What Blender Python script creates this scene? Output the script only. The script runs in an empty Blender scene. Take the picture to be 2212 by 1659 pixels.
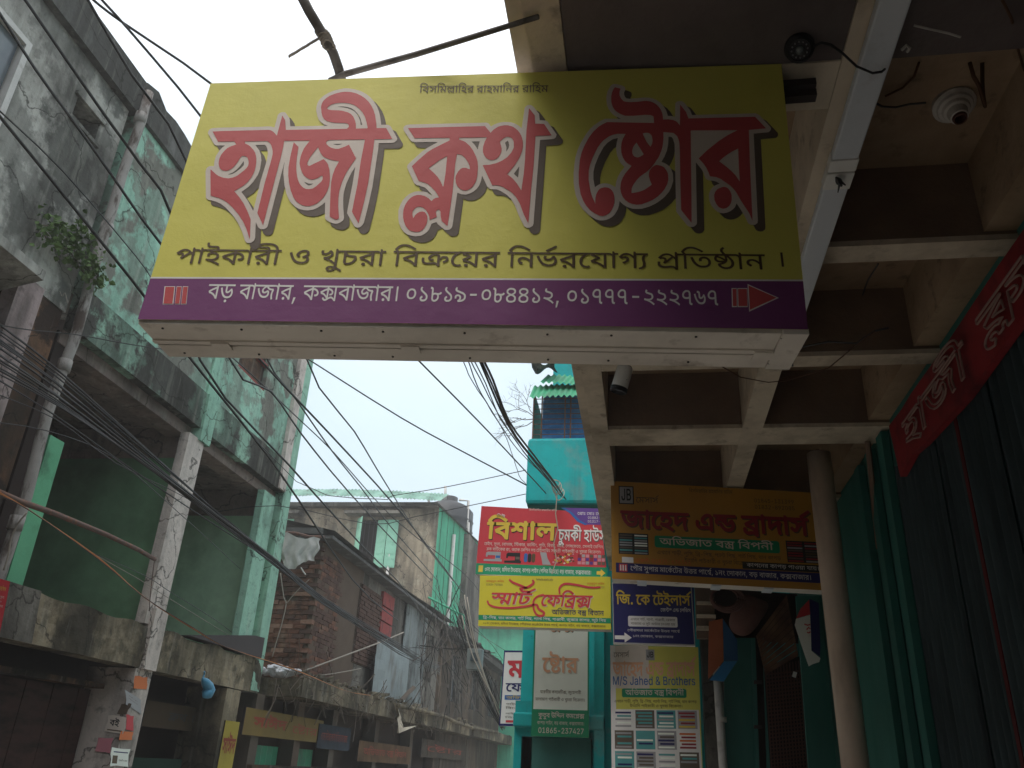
import bpy, math, random
from mathutils import Vector, Matrix, noise as mnoise
from mathutils.geometry import tessellate_polygon
random.seed(7)
sc = bpy.context.scene
COL = sc.collection

# ------------------------------------------------------------------ camera
# pinhole solved from the vanishing points of the photograph (picture width 2212 units)
FOC, PCX, PCY = 1790.0, 1106.0, 829.5
EYE = Vector((0, 0, 1.6))
def _dir(x, y):
    return Vector((x - PCX, -(y - PCY), -FOC))
_up = _dir(1300, -2990).normalized()
_fw = _dir(1400, 1695).normalized()
_fw = (_fw - _up * _fw.dot(_up)).normalized()
_rt = _fw.cross(_up)
ROT = Matrix((_rt, _fw, _up))
cam_d = bpy.data.cameras.new('camera'); cam = bpy.data.objects.new('camera', cam_d); COL.objects.link(cam)
cam_d.sensor_width = 36.0; cam_d.lens = 36.0 * FOC / 2212.0
cam_d.clip_start = 0.05; cam_d.clip_end = 2000
cam.matrix_world = Matrix.Translation(EYE) @ ROT.to_4x4()
sc.camera = cam

# ------------------------------------------------------------------ sky, sun, exposure
w = bpy.data.worlds.new('World'); sc.world = w; w.use_nodes = True
nt = w.node_tree; nt.nodes.clear()
def _n(t, tree=nt, **k):
    n = tree.nodes.new(t)
    for a, b in k.items(): setattr(n, a, b)
    return n
SUN_EL, SUN_AZ = math.radians(62), math.radians(205)
sky = _n('ShaderNodeTexSky', sky_type='NISHITA', sun_disc=False, sun_elevation=SUN_EL, sun_rotation=SUN_AZ, air_density=1.2, dust_density=4.0)
bg1 = _n('ShaderNodeBackground'); bg1.inputs[1].default_value = 0.05
nt.links.new(sky.outputs[0], bg1.inputs[0])
tc = _n('ShaderNodeTexCoord'); sx = _n('ShaderNodeSeparateXYZ'); nt.links.new(tc.outputs['Generated'], sx.inputs[0])
ramp = _n('ShaderNodeValToRGB'); nt.links.new(sx.outputs[2], ramp.inputs[0])
cr = ramp.color_ramp; cr.elements[0].position = 0.0; cr.elements[0].color = (.48, .53, .55, 1)
cr.elements[1].position = 1.0; cr.elements[1].color = (1.05, 1.05, 1.05, 1)
e = cr.elements.new(.35); e.color = (.50, .585, .62, 1)
e = cr.elements.new(.6); e.color = (.62, .70, .74, 1)
e = cr.elements.new(.75); e.color = (.98, .99, 1.0, 1)
cn = _n('ShaderNodeTexNoise'); cn.inputs['Scale'].default_value = 2.2; cn.inputs['Detail'].default_value = 5
nt.links.new(tc.outputs['Generated'], cn.inputs[0])
mr = _n('ShaderNodeMapRange'); mr.inputs[1].default_value = .3; mr.inputs[2].default_value = .7; mr.inputs[3].default_value = .90; mr.inputs[4].default_value = 1.08
nt.links.new(cn.outputs[0], mr.inputs[0])
bg2 = _n('ShaderNodeBackground'); nt.links.new(ramp.outputs[0], bg2.inputs[0]); nt.links.new(mr.outputs[0], bg2.inputs[1])
addn = _n('ShaderNodeAddShader'); nt.links.new(bg1.outputs[0], addn.inputs[0]); nt.links.new(bg2.outputs[0], addn.inputs[1])
outw = _n('ShaderNodeOutputWorld'); nt.links.new(addn.outputs[0], outw.inputs[0])
sun_d = bpy.data.lights.new('sun', 'SUN'); sun_d.energy = 1.0; sun_d.angle = math.radians(35); sun_d.color = (1, .97, .93)
sun = bpy.data.objects.new('sun', sun_d); COL.objects.link(sun)
sun.rotation_euler = (math.radians(90) - SUN_EL, 0, math.radians(180) - SUN_AZ + math.radians(0))
sv = Vector((math.sin(SUN_AZ) * math.cos(SUN_EL), math.cos(SUN_AZ) * math.cos(SUN_EL), math.sin(SUN_EL)))
sun.rotation_euler = sv.to_track_quat('Z', 'Y').to_euler()
sc.view_settings.view_transform = 'Standard'; sc.view_settings.look = 'None'
sc.view_settings.exposure = 0.5; sc.view_settings.gamma = 1; sc.view_settings.use_curve_mapping = False
sc.cycles.max_bounces = 6; sc.cycles.diffuse_bounces = 5; sc.cycles.use_denoising = True

# ------------------------------------------------------------------ measuring helpers: a picture ray met with a real plane
def ray(x, y): return ROT @ _dir(x, y)
def onX(x, y, X): d = ray(x, y); return EYE + d * ((X - EYE.x) / d.x)
def onY(x, y, Y): d = ray(x, y); return EYE + d * ((Y - EYE.y) / d.y)
def onZ(x, y, Z): d = ray(x, y); return EYE + d * ((Z - EYE.z) / d.z)
def V(*a): return Vector(a)

# ------------------------------------------------------------------ materials
def mat(name, col, rough=.85, layers=(), bump=0.0, bscale=30, spec=.25, metal=0.0, var=.12, vscale=3.0, trans=0.0, bdist=.01, crack=0.0):
    """layers: (colour, scale xyz, low, high, detail) noise-masked coats of paint, plaster, dirt"""
    m = bpy.data.materials.new(name); m.use_nodes = True; t = m.node_tree; nd = t.nodes; L = t.links
    bs = nd['Principled BSDF']; bs.inputs['Roughness'].default_value = rough; bs.inputs['Specular IOR Level'].default_value = spec; bs.inputs['Metallic'].default_value = metal
    g = nd.new('ShaderNodeNewGeometry')
    def noise(scl, det, seed):
        mp = nd.new('ShaderNodeMapping'); mp.inputs['Scale'].default_value = scl; mp.inputs['Location'].default_value = (seed * 3.1, seed * 7.7, seed * 1.9)
        L.new(g.outputs['Position'], mp.inputs[0])
        n = nd.new('ShaderNodeTexNoise'); n.inputs['Scale'].default_value = 1; n.inputs['Detail'].default_value = det; n.inputs['Roughness'].default_value = .62
        L.new(mp.outputs[0], n.inputs[0]); return n.outputs[0]
    cur = None
    n0 = noise((vscale,) * 3, 6, 1)
    mx = nd.new('ShaderNodeMix'); mx.data_type = 'RGBA'; mx.blend_type = 'MIX'
    a = [max(0, c * (1 - var)) for c in col]; b = [min(1, c * (1 + var)) for c in col]
    mx.inputs[6].default_value = (*a, 1); mx.inputs[7].default_value = (*b, 1); 
    r0 = nd.new('ShaderNodeMapRange'); r0.inputs[1].default_value = .3; r0.inputs[2].default_value = .7; L.new(n0, r0.inputs[0]); L.new(r0.outputs[0], mx.inputs[0])
    cur = mx.outputs[2]
    for i, (lc, scl, lo, hi, det) in enumerate(layers):
        nn = noise(scl if hasattr(scl, '__len__') else (scl,) * 3, det, i * 2.3 + 2)
        r = nd.new('ShaderNodeMapRange'); r.inputs[1].default_value = lo; r.inputs[2].default_value = hi; L.new(nn, r.inputs[0])
        k = nd.new('ShaderNodeMix'); k.data_type = 'RGBA'; L.new(r.outputs[0], k.inputs[0]); L.new(cur, k.inputs[6]); k.inputs[7].default_value = (*lc[:3], 1)
        if len(lc) == 4:
            mm = nd.new('ShaderNodeMath'); mm.operation = 'MULTIPLY'; mm.inputs[1].default_value = lc[3]; L.new(r.outputs[0], mm.inputs[0]); L.new(mm.outputs[0], k.inputs[0])
        cur = k.outputs[2]
    if crack:   # hairline cracks: the edges of noise-warped cells
        wn = nd.new('ShaderNodeTexNoise'); wn.inputs['Scale'].default_value = 1.8; wn.inputs['Detail'].default_value = 6; L.new(g.outputs['Position'], wn.inputs[0])
        vm = nd.new('ShaderNodeVectorMath'); vm.operation = 'MULTIPLY_ADD'; vm.inputs[1].default_value = (.9, .9, .9); L.new(wn.outputs[1], vm.inputs[0]); L.new(g.outputs['Position'], vm.inputs[2])
        vo = nd.new('ShaderNodeTexVoronoi'); vo.feature = 'DISTANCE_TO_EDGE'; vo.inputs['Scale'].default_value = .75; L.new(vm.outputs[0], vo.inputs['Vector'])
        r = nd.new('ShaderNodeMapRange'); r.inputs[1].default_value = .002; r.inputs[2].default_value = .011; r.inputs[3].default_value = crack; r.inputs[4].default_value = 0; L.new(vo.outputs['Distance'], r.inputs[0])
        k = nd.new('ShaderNodeMix'); k.data_type = 'RGBA'; L.new(r.outputs[0], k.inputs[0]); L.new(cur, k.inputs[6]); k.inputs[7].default_value = (.02, .018, .015, 1); cur = k.outputs[2]
    L.new(cur, bs.inputs['Base Color'])
    if bump:
        bn = noise((bscale,) * 3, 8, 9); bp = nd.new('ShaderNodeBump'); bp.inputs['Strength'].default_value = bump; bp.inputs['Distance'].default_value = bdist
        L.new(bn, bp.inputs['Height']); L.new(bp.outputs[0], bs.inputs['Normal'])
    if trans: bs.inputs['Transmission Weight'].default_value = trans
    return m

GRIME = (.03, .028, .024)
def wall_mat(name, col, g1=.5, moss=None, streak=.5, plaster=None, peel=.55):
    ls = []
    if plaster: ls.append((tuple(a * .4 + b * .6 for a, b in zip(col, plaster)), (1.1, 1.1, 1.1), peel - .03, peel + .005, 13)); ls.append((plaster, (1.1, 1.1, 1.1), peel, peel + .045, 13))
    ls.append(((*GRIME, .72), (1.0, 1.0, .5), g1 - .03, g1 + .13, 11))
    ls.append(((*GRIME, streak), (4.5, 4.5, .35), .46, .78, 8)); ls.append(((.52, .50, .43, .3), (7, 7, .5), .55, .75, 8))
    if moss: ls.append((moss, (1.4, 1.4, .8), .5, .62, 9))
    ls.append(((*GRIME, .5), 9.0, .55, .72, 6))
    return mat(name, col, .95, ls, bump=.6, bscale=14, spec=.08, var=.15, bdist=.02, crack=.75)

M = {}
M['concrete'] = wall_mat('old_concrete', (.42, .41, .37), .50, streak=.6, plaster=(.15, .15, .135), peel=.54)
M['parapet'] = wall_mat('blackened_parapet', (.17, .17, .16), .36, streak=.8)
M['teal'] = wall_mat('peeling_teal_wall', (.33, .56, .44), .58, streak=.5, plaster=(.20, .20, .17), peel=.53)
M['teal_clean'] = wall_mat('pale_green_wall', (.30, .52, .40), .58, streak=.45, plaster=(.22, .30, .24), peel=.64)
M['teal_band'] = wall_mat('mouldy_green_band', (.29, .47, .36), .46, streak=.85, plaster=(.085, .085, .075), peel=.48)
M['slab'] = wall_mat('weathered_slab', (.29, .24, .165), .46, streak=.9, plaster=(.13, .11, .075), peel=.5)
M['soffit'] = wall_mat('stained_soffit', (.25, .19, .165), .5, streak=.2)
M['pillar'] = wall_mat('stained_pillar', (.60, .53, .48), .58, streak=.5)
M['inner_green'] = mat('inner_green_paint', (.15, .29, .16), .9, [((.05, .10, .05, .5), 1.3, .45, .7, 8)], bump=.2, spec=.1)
M['inner_light'] = mat('daylit_inner_green', (.42, .64, .43), .9, [((.10, .20, .09, .5), 1.3, .5, .75, 8)], bump=.2, spec=.1)  # lighter copy of the inner green, daylight on the far partition put into colour
M['strip_green'] = mat('bright_green_paint', (.14, .42, .24), .85, [((*GRIME, .6), 2.5, .5, .7, 8)], bump=.2, spec=.1)
M['rust_wall'] = wall_mat('rust_stained_wall', (.18, .10, .06), .42, streak=.75, plaster=(.05, .032, .025), peel=.5)
M['pink'] = wall_mat('faded_pink_plaster', (.38, .30, .29), .5, streak=.7, plaster=(.16, .08, .05), peel=.58)
M['beige'] = wall_mat('beige_plaster', (.36, .30, .22), .46, streak=.8, plaster=(.46, .41, .31), peel=.6)
M['pipe_grey'] = mat('lime_stained_pipe', (.30, .28, .26), .9, [((.08, .06, .05), (9, 9, 2.5), .5, .62, 8)], bump=.6, bscale=30)
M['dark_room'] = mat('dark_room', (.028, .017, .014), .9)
M['wood_dark'] = mat('dark_shop_boards', (.06, .03, .025), .8, [((.02, .012, .01), (2, 2, 8), .45, .65, 5)], spec=.15)
M['brick'] = mat('red_brick', (.17, .085, .06), .95, [((.30, .24, .18, .5), 2.2, .55, .7, 8), ((.07, .045, .035), 3.0, .5, .65, 6)], bump=.6, bscale=60, spec=.05, var=.3, vscale=5)
M['brick_dark'] = mat('sooty_brick', (.10, .062, .05), .95, bump=.6, bscale=60, spec=.05, var=.3, vscale=5)
M['brick_pale'] = mat('pale_brick', (.25, .15, .11), .95, bump=.6, bscale=60, spec=.05, var=.25, vscale=5)
M['mortar'] = mat('sooty_mortar', (.12, .09, .07), 1.0, bump=.5, spec=.05)
M['render'] = wall_mat('grey_render', (.20, .185, .16), .44, streak=.6)
M['tin'] = mat('grey_tin_sheet', (.23, .27, .275), .6, [((.13, .12, .11), (2, 2, 1), .5, .7, 7)], spec=.3)
M['roof_tin'] = mat('blackened_roof_tin', (.10, .10, .095), .8, [((.2, .2, .19), 3, .5, .7, 6)], spec=.2)
M['roof_green'] = mat('pale_green_roof_tin', (.22, .38, .31), .7, [((.1, .13, .11), 3, .5, .7, 6)], spec=.2)
M['mint'] = mat('mint_green_tin_wall', (.10, .46, .29), .7, [((.07, .25, .17), (2, 2, .4), .5, .75, 6), ((*GRIME, .5), (5, 5, .5), .56, .75, 6)], spec=.2)
M['shutter_mint'] = mat('mint_shutter', (.28, .56, .42), .7, [((*GRIME, .4), 6, .55, .75, 6)], spec=.2)
M['red_door'] = mat('faded_red_door', (.28, .05, .045), .8, [((.1, .03, .03), 5, .5, .7, 5)])
M['turq'] = mat('turquoise_paint', (.008, .40, .41), .7, [((.01, .30, .31), 1.2, .45, .75, 6), ((.05, .14, .14, .6), (7, 7, .5), .54, .76, 8), ((.20, .30, .28, .5), 1.3, .58, .66, 10), ((.04, .08, .08, .5), 12, .62, .72, 6)], bump=.15, bscale=30, spec=.25)
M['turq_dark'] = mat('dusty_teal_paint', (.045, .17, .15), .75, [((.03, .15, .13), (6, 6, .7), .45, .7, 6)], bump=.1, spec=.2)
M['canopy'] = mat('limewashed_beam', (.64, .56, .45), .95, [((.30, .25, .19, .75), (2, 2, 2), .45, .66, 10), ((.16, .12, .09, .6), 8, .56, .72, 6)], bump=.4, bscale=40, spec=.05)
M['canopy_face'] = mat('shaded_beam_side', (.22, .155, .115), .95, [((.14, .10, .08, .6), 2.2, .42, .7, 8)], bump=.4, bscale=40, spec=.05)  # beam colour darkened: shade on the side faces put into it, plus random blotches
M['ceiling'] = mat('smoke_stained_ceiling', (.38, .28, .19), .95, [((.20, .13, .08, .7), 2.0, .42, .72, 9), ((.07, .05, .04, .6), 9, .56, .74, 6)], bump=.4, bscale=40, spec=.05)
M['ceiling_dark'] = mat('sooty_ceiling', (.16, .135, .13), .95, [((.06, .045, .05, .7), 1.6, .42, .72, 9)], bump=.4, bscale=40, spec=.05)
M['tube'] = mat('white_plastic', (.66, .70, .76), .45, [((.4, .4, .4, .4), 8, .6, .75, 5)], spec=.4, var=.04)
M['white'] = mat('chalk_white', (.80, .80, .78), .6, [((.45, .4, .35, .4), 7, .58, .75, 6)], var=.05)
M['frame'] = mat('white_sign_frame', (.80, .74, .67), .55, [((.22, .16, .12, .7), (6, 6, 6), .58, .7, 8), ((.3, .26, .22, .4), 2, .5, .7, 5)], bump=.1, spec=.35, var=.06)
M['dark_steel'] = mat('dark_steel', (.05, .04, .04), .7, spec=.3)
M['rust_steel'] = mat('rusty_steel', (.14, .09, .075), .85, [((.22, .1, .06), 14, .5, .65, 6)])
M['bamboo'] = mat('grey_steel_pipe', (.19, .18, .17), .7, [((.1, .09, .08), (10, 10, 10), .5, .65, 6)], spec=.3)
M['black'] = mat('black_rubber', (.022, .022, .026), .6, spec=.3)
M['wire'] = mat('weathered_black_cable', (.06, .06, .062), .6, spec=.3)
M['wire_brown'] = mat('brown_twisted_flex', (.09, .045, .025), .7)
M['wire_orange'] = mat('orange_flex', (.48, .19, .06), .7)
M['rope'] = mat('pale_rope', (.42, .37, .30), .9)
M['thread'] = mat('pale_string', (.30, .27, .23), .9)
M['leaf'] = mat('fig_leaves', (.10, .17, .045), .7, [((.05, .09, .025), 12, .45, .6, 4)], spec=.3)
M['twig'] = mat('dry_twigs', (.12, .095, .075), .95)
M['plastic_white'] = mat('crumpled_white_plastic', (.66, .65, .68), .45, [((.25, .22, .22, .6), 9, .5, .68, 7)], bump=.8, bscale=18, spec=.5, bdist=.03)
M['cloth_white'] = mat('grey_white_cloth', (.52, .51, .49), .9, [((.33, .31, .29, .6), 4, .45, .7, 6)], bump=.25, bscale=60)
M['bag_blue'] = mat('blue_polythene', (.06, .26, .42), .4, bump=.6, bscale=40, spec=.5)
M['tarp'] = mat('blue_tarpaulin', (.015, .16, .42), .5, [((.10, .30, .55), (3, 3, 9), .52, .66, 7)], bump=.9, bscale=9, spec=.4, bdist=.05)
M['corr_green'] = mat('green_corrugated_tin', (.05, .32, .17), .6, [((.10, .16, .12, .7), 3, .45, .68, 7)], spec=.3)
M['tank'] = mat('black_tank_plastic', (.03, .032, .035), .5, spec=.4)
M['pvc'] = mat('white_pvc_pipe', (.55, .53, .50), .6, [((.2, .17, .14, .5), 6, .55, .7, 6)])
M['column'] = mat('tan_round_column', (.60, .49, .40), .7, [((.22, .17, .13, .5), (5, 5, 1.5), .52, .75, 7), ((.5, .48, .46, .5), 1.2, .5, .7, 5)], bump=.1)
M['glass'] = mat('dusty_window_glass', (.08, .10, .115), .15, [((.18, .2, .2, .5), 1.5, .4, .7, 5)], spec=.6)
M['asphalt'] = mat('dusty_road', (.30, .275, .235), .95, [((.20, .18, .15), .7, .5, .65, 8)], bump=.5, bscale=60)
M['paving'] = mat('concrete_pavement', (.30, .28, .25), .95, [((.15, .13, .11), 1.5, .45, .65, 8)], bump=.4, bscale=30)
M['corr_dark'] = mat('dark_corrugated_shutter', (.05, .075, .085), .75, [((.02, .03, .035), (1.5, 6, .6), .42, .7, 7)], spec=.25)
M['strip_red'] = mat('dull_red_strip', (.10, .012, .015), .8)
M['fascia_red'] = mat('red_fascia', (.26, .02, .025), .8, [((.09, .01, .015), 3, .45, .68, 6)], spec=.3)
M['tube_letter'] = mat('pinkish_letter_outline', (.30, .19, .17), .6)
M['fabric_rose'] = mat('rose_cloth', (.16, .08, .07), .95, [((.10, .05, .045), (5, 5, 1), .45, .65, 5)], bump=.4, bscale=50)
M['plank'] = mat('striped_brown_boards', (.20, .11, .06), .85, [((.08, .04, .03), (3, 3, 3), .45, .65, 5)])
M['orange_panel'] = mat('orange_print', (.40, .12, .05), .7)
M['blue_panel'] = mat('blue_print', (.02, .09, .22), .7)
M['lattice'] = mat('maroon_grille', (.10, .045, .035), .7, spec=.3)
# flat print colours
def ink(name, c, r=.5, ribs=False):
    m = mat(name, c, r, [((*[x * .62 for x in c], .35), (2.5, 2.5, .9), .5, .78, 6)], spec=.3, var=.03, bump=.25, bscale=2.2, bdist=.03)
    return m
M['yellow'] = ink('printed_yellow', (.70, .66, .13)); M['yellow_sat'] = ink('printed_lemon', (.66, .58, .04)); M['orange_y'] = ink('printed_amber', (.46, .23, .03))
M['purple'] = ink('printed_purple', (.19, .05, .17)); M['red'] = ink('printed_red', (.55, .085, .09)); M['cream'] = ink('printed_cream', (.70, .62, .55))
M['shade'] = ink('printed_drop_shade', (.13, .10, .075)); M['dark_ink'] = ink('printed_dark_brown', (.10, .065, .03)); M['white_ink'] = ink('printed_white', (.78, .76, .74))
M['p_red'] = ink('printed_scarlet', (.58, .045, .06)); M['p_green'] = ink('printed_green', (.01, .26, .12)); M['p_navy'] = ink('printed_navy', (.018, .018, .12)); M['p_violet'] = ink('printed_violet', (.12, .05, .27))
M['p_gold'] = ink('printed_gold', (.70, .50, .06)); M['p_salmon'] = ink('printed_salmon', (.85, .46, .28)); M['p_black'] = ink('printed_black', (.02, .02, .02)); M['p_blue'] = ink('printed_blue', (.03, .14, .42))
M['p_orange'] = ink('printed_orange', (.65, .16, .03)); M['p_grey'] = ink('printed_grey', (.35, .35, .36)); M['p_teal'] = ink('printed_teal', (.10, .36, .36)); M['p_pale'] = ink('printed_pale_green', (.88, .92, .84)); M['p_maroon'] = ink('printed_maroon', (.30, .025, .035)); M['p_pink'] = ink('printed_pink', (.65, .25, .3))

# ------------------------------------------------------------------ mesh builder
class MB:
    def __init__(s): s.v = []; s.f = []
    def add(s, vs, fs):
        b = len(s.v); s.v += [tuple(v) for v in vs]; s.f += [tuple(b + i for i in f) for f in fs]; return s
    def box(s, x0, x1, y0, y1, z0, z1):
        return s.obox(V(x0, y0, z0), V(x1 - x0, 0, 0), V(0, y1 - y0, 0), V(0, 0, z1 - z0))
    def obox(s, o, a, b, c):
        o, a, b, c = map(Vector, (o, a, b, c))
        vs = [o, o + a, o + a + b, o + b, o + c, o + a + c, o + a + b + c, o + b + c]
        fs = [(0, 3, 2, 1), (4, 5, 6, 7), (0, 1, 5, 4), (1, 2, 6, 5), (2, 3, 7, 6), (3, 0, 4, 7)]
        if a.cross(b).dot(c) < 0: fs = [f[::-1] for f in fs]
        return s.add(vs, fs)
    def tube(s, pts, r, n=6, cap=True):
        pts = [Vector(p) for p in pts]; rs = r if hasattr(r, '__len__') else [r] * len(pts); rings = []
        up = None
        for i, p in enumerate(pts):
            d = (pts[min(i + 1, len(pts) - 1)] - pts[max(i - 1, 0)]).normalized()
            if up is None: up = d.orthogonal().normalized()
            a = (up - d * up.dot(d)).normalized(); b = d.cross(a); up = a
            rings.append([p + (a * math.cos(2 * math.pi * k / n) + b * math.sin(2 * math.pi * k / n)) * rs[i] for k in range(n)])
        vs = [q for R in rings for q in R]; fs = []
        for i in range(len(pts) - 1):
            for k in range(n): fs.append((i * n + k, i * n + (k + 1) % n, (i + 1) * n + (k + 1) % n, (i + 1) * n + k))
        if cap: fs += [tuple(range(n))[::-1], tuple((len(pts) - 1) * n + k for k in range(n))]
        return s.add(vs, fs)
    def prism(s, poly, d):
        d = Vector(d); poly = [Vector(p) for p in poly]; n = len(poly)
        vs = poly + [p + d for p in poly]
        fs = [tuple(range(n)), tuple(range(n, 2 * n))[::-1]] + [(i, i + n, (i + 1) % n + n, (i + 1) % n) for i in range(n)]
        return s.add(vs, fs)
    def sheet(s, o, a, b, na, nb, fn=None):
        """grid sheet from o spanned by a and b; fn(u,v) gives an offset vector"""
        o, a, b = map(Vector, (o, a, b)); vs = []; fs = []
        for j in range(nb + 1):
            for i in range(na + 1):
                p = o + a * (i / na) + b * (j / nb)
                if fn: p = p + Vector(fn(i / na, j / nb))
                vs.append(p)
        for j in range(nb):
            for i in range(na):
                k = j * (na + 1) + i; fs.append((k, k + 1, k + na + 2, k + na + 1))
        return s.add(vs, fs)
def obj(name, mb, m, parent=None, smooth=False, bevel=0, kind=None, label=None):
    me = bpy.data.meshes.new(name); me.from_pydata(mb.v, [], mb.f); me.update()
    if smooth: me.polygons.foreach_set('use_smooth', [True] * len(me.polygons))
    o = bpy.data.objects.new(name, me); COL.objects.link(o)
    if m: me.materials.append(M[m] if isinstance(m, str) else m)
    if parent is not None:
        o.parent = parent
        if parent.type == 'EMPTY': o.matrix_parent_inverse = Matrix.Translation(-parent.location)
    if bevel:
        b = o.modifiers.new('bevel', 'BEVEL'); b.width = bevel; b.segments = 2; b.limit_method = 'ANGLE'
    if kind: o['kind'] = kind
    if label: o['label'] = label
    return o
def tag(o, label, cat, group=None):
    o['label'] = label; o['category'] = cat
    if group: o['group'] = group
    return o
def thing(name, label, cat, loc=(0, 0, 0), group=None):
    o = bpy.data.objects.new(name, None); COL.objects.link(o); o.location = loc; o.empty_display_size = .1
    return tag(o, label, cat, group)
def struct(name, mb, m, **k): return obj(name, mb, m, kind='structure', **k)
def copy_tree(o, delta):
    c = o.copy(); COL.objects.link(c); c.location = Vector(o.location) + Vector(delta)
    for ch in o.children:
        d = ch.copy(); COL.objects.link(d); d.parent = c
        for g in ch.children:
            e = g.copy(); COL.objects.link(e); e.parent = d
    return c

# ------------------------------------------------------------------ lettering
def parse(s): return [[tuple(float(q) for q in p.split(',')) for p in c.split()] for c in s.split('|')]
def inside(p, c):
    r = False
    for (xa, ya), (xb, yb) in zip(c, c[1:] + c[:1]):
        if (ya > p[1]) != (yb > p[1]) and p[0] < (xb - xa) * (p[1] - ya) / (yb - ya) + xa: r = not r
    return r
def fill2d(cs):
    """triangulate outlines; contours lying inside another one are its holes"""
    cs = [list(c) for c in cs if len(c) >= 3]; dep = [sum(inside(c[0], q) for q in cs if q is not c) for c in cs]
    V_ = []; I_ = []
    for c, d in zip(cs, dep):
        if d % 2: continue
        grp = [c] + [h for h, e_ in zip(cs, dep) if e_ == d + 1 and inside(h[0], c)]
        b = len(V_); I_ += [tuple(b + i for i in f) for f in tessellate_polygon([[Vector((x, y, 0)) for x, y in q] for q in grp])]; V_ += [p for q in grp for p in q]
    return V_, I_
_gc = {}
def glyph(i):
    if i not in _gc: _gc[i] = fill2d([[(x * 4, y * 4) for x, y in c] for c in parse(GLYPHS[i])])
    return _gc[i]
class Face:
    """a sign face: o = lower left corner, a = full width vector, b = full height vector; n points to the viewer"""
    def __init__(s, o, a, b, par): s.o, s.a, s.b, s.par = Vector(o), Vector(a), Vector(b), par; s.n = s.a.cross(s.b).normalized(); s.k = 0
    def P(s, u, v, d=0): return s.o + s.a * u + s.b * v + s.n * d
    def rect(s, name, u0, u1, v0, v1, m, d=.001, label=None):
        mb = MB(); mb.add([s.P(u0, v0, d), s.P(u1, v0, d), s.P(u1, v1, d), s.P(u0, v1, d)], [(0, 1, 2, 3)]); return obj(name, mb, m, s.par, label=label)
    def poly(s, name, pts, m, d=.001):
        vs, idx = fill2d([pts]); mb = MB(); mb.add([s.P(u, v, d) for u, v in vs], [i for i in idx]); return obj(name, mb, m, s.par)
    def round(s, name, u0, u1, v0, v1, m, d=.001, r=.25):
        A = s.a.length; B = s.b.length; rr = r * (v1 - v0) * B; pts = []
        for cx, cy, a0 in ((u1, v1, 0), (u0, v1, 90), (u0, v0, 180), (u1, v0, 270)):
            sx = -1 if cx == u1 else 1; sy = -1 if cy == v1 else 1
            for k in range(5):
                t = math.radians(a0 + k * 22.5); pts.append((cx + (sx + math.cos(t)) * rr / A, cy + (sy + math.sin(t)) * rr / B))
        return s.poly(name, pts, m, d)
    def text(s, key, u0, u1, v0, v1, m, d=.003, skew=0.0, name='lettering', du=0, dv=0):
        wd, run = LINES[key]; mb = MB(); S = (u1 - u0) / wd; T = (v1 - v0) / 640.0
        for q in run.split():
            g, x, y = map(int, q.split(',')); vs, idx = glyph(g)
            mb.add([s.P(u0 + (px + x + (py + y) * skew) * S + du, v0 + (py + y) * T + dv, d) for px, py in vs], idx)
        o = obj(name, mb, m, s.par); o['kind'] = 'stuff'; return o
def sign_box(name, label, P00, P10, P11, P01, depth, face_m, frame_m='frame', group=None):
    """box sign whose front face has the four given corners (lower left, lower right, upper right, upper left)"""
    t = thing(name, label, 'sign', P00, group)
    P00, P10, P11, P01 = map(Vector, (P00, P10, P11, P01)); a = P10 - P00; n = a.cross(P01 - P00).normalized(); d = -n * depth
    mb = MB(); e = n * -.004; q = [P + e for P in (P00, P10, P11, P01)]
    mb.add(q + [p + d for p in q], [(0, 1, 2, 3), (5, 4, 7, 6), (4, 5, 1, 0), (6, 7, 3, 2), (5, 6, 2, 1), (7, 4, 0, 3)])
    obj('case', mb, frame_m, t)
    fb = MB(); fb.add([P00, P10, P11, P01], [(0, 1, 2, 3)]); obj('printed_face', fb, face_m, t)
    F = Face(P00, a, P01 - P00, t); F.depth = d; return F
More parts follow.
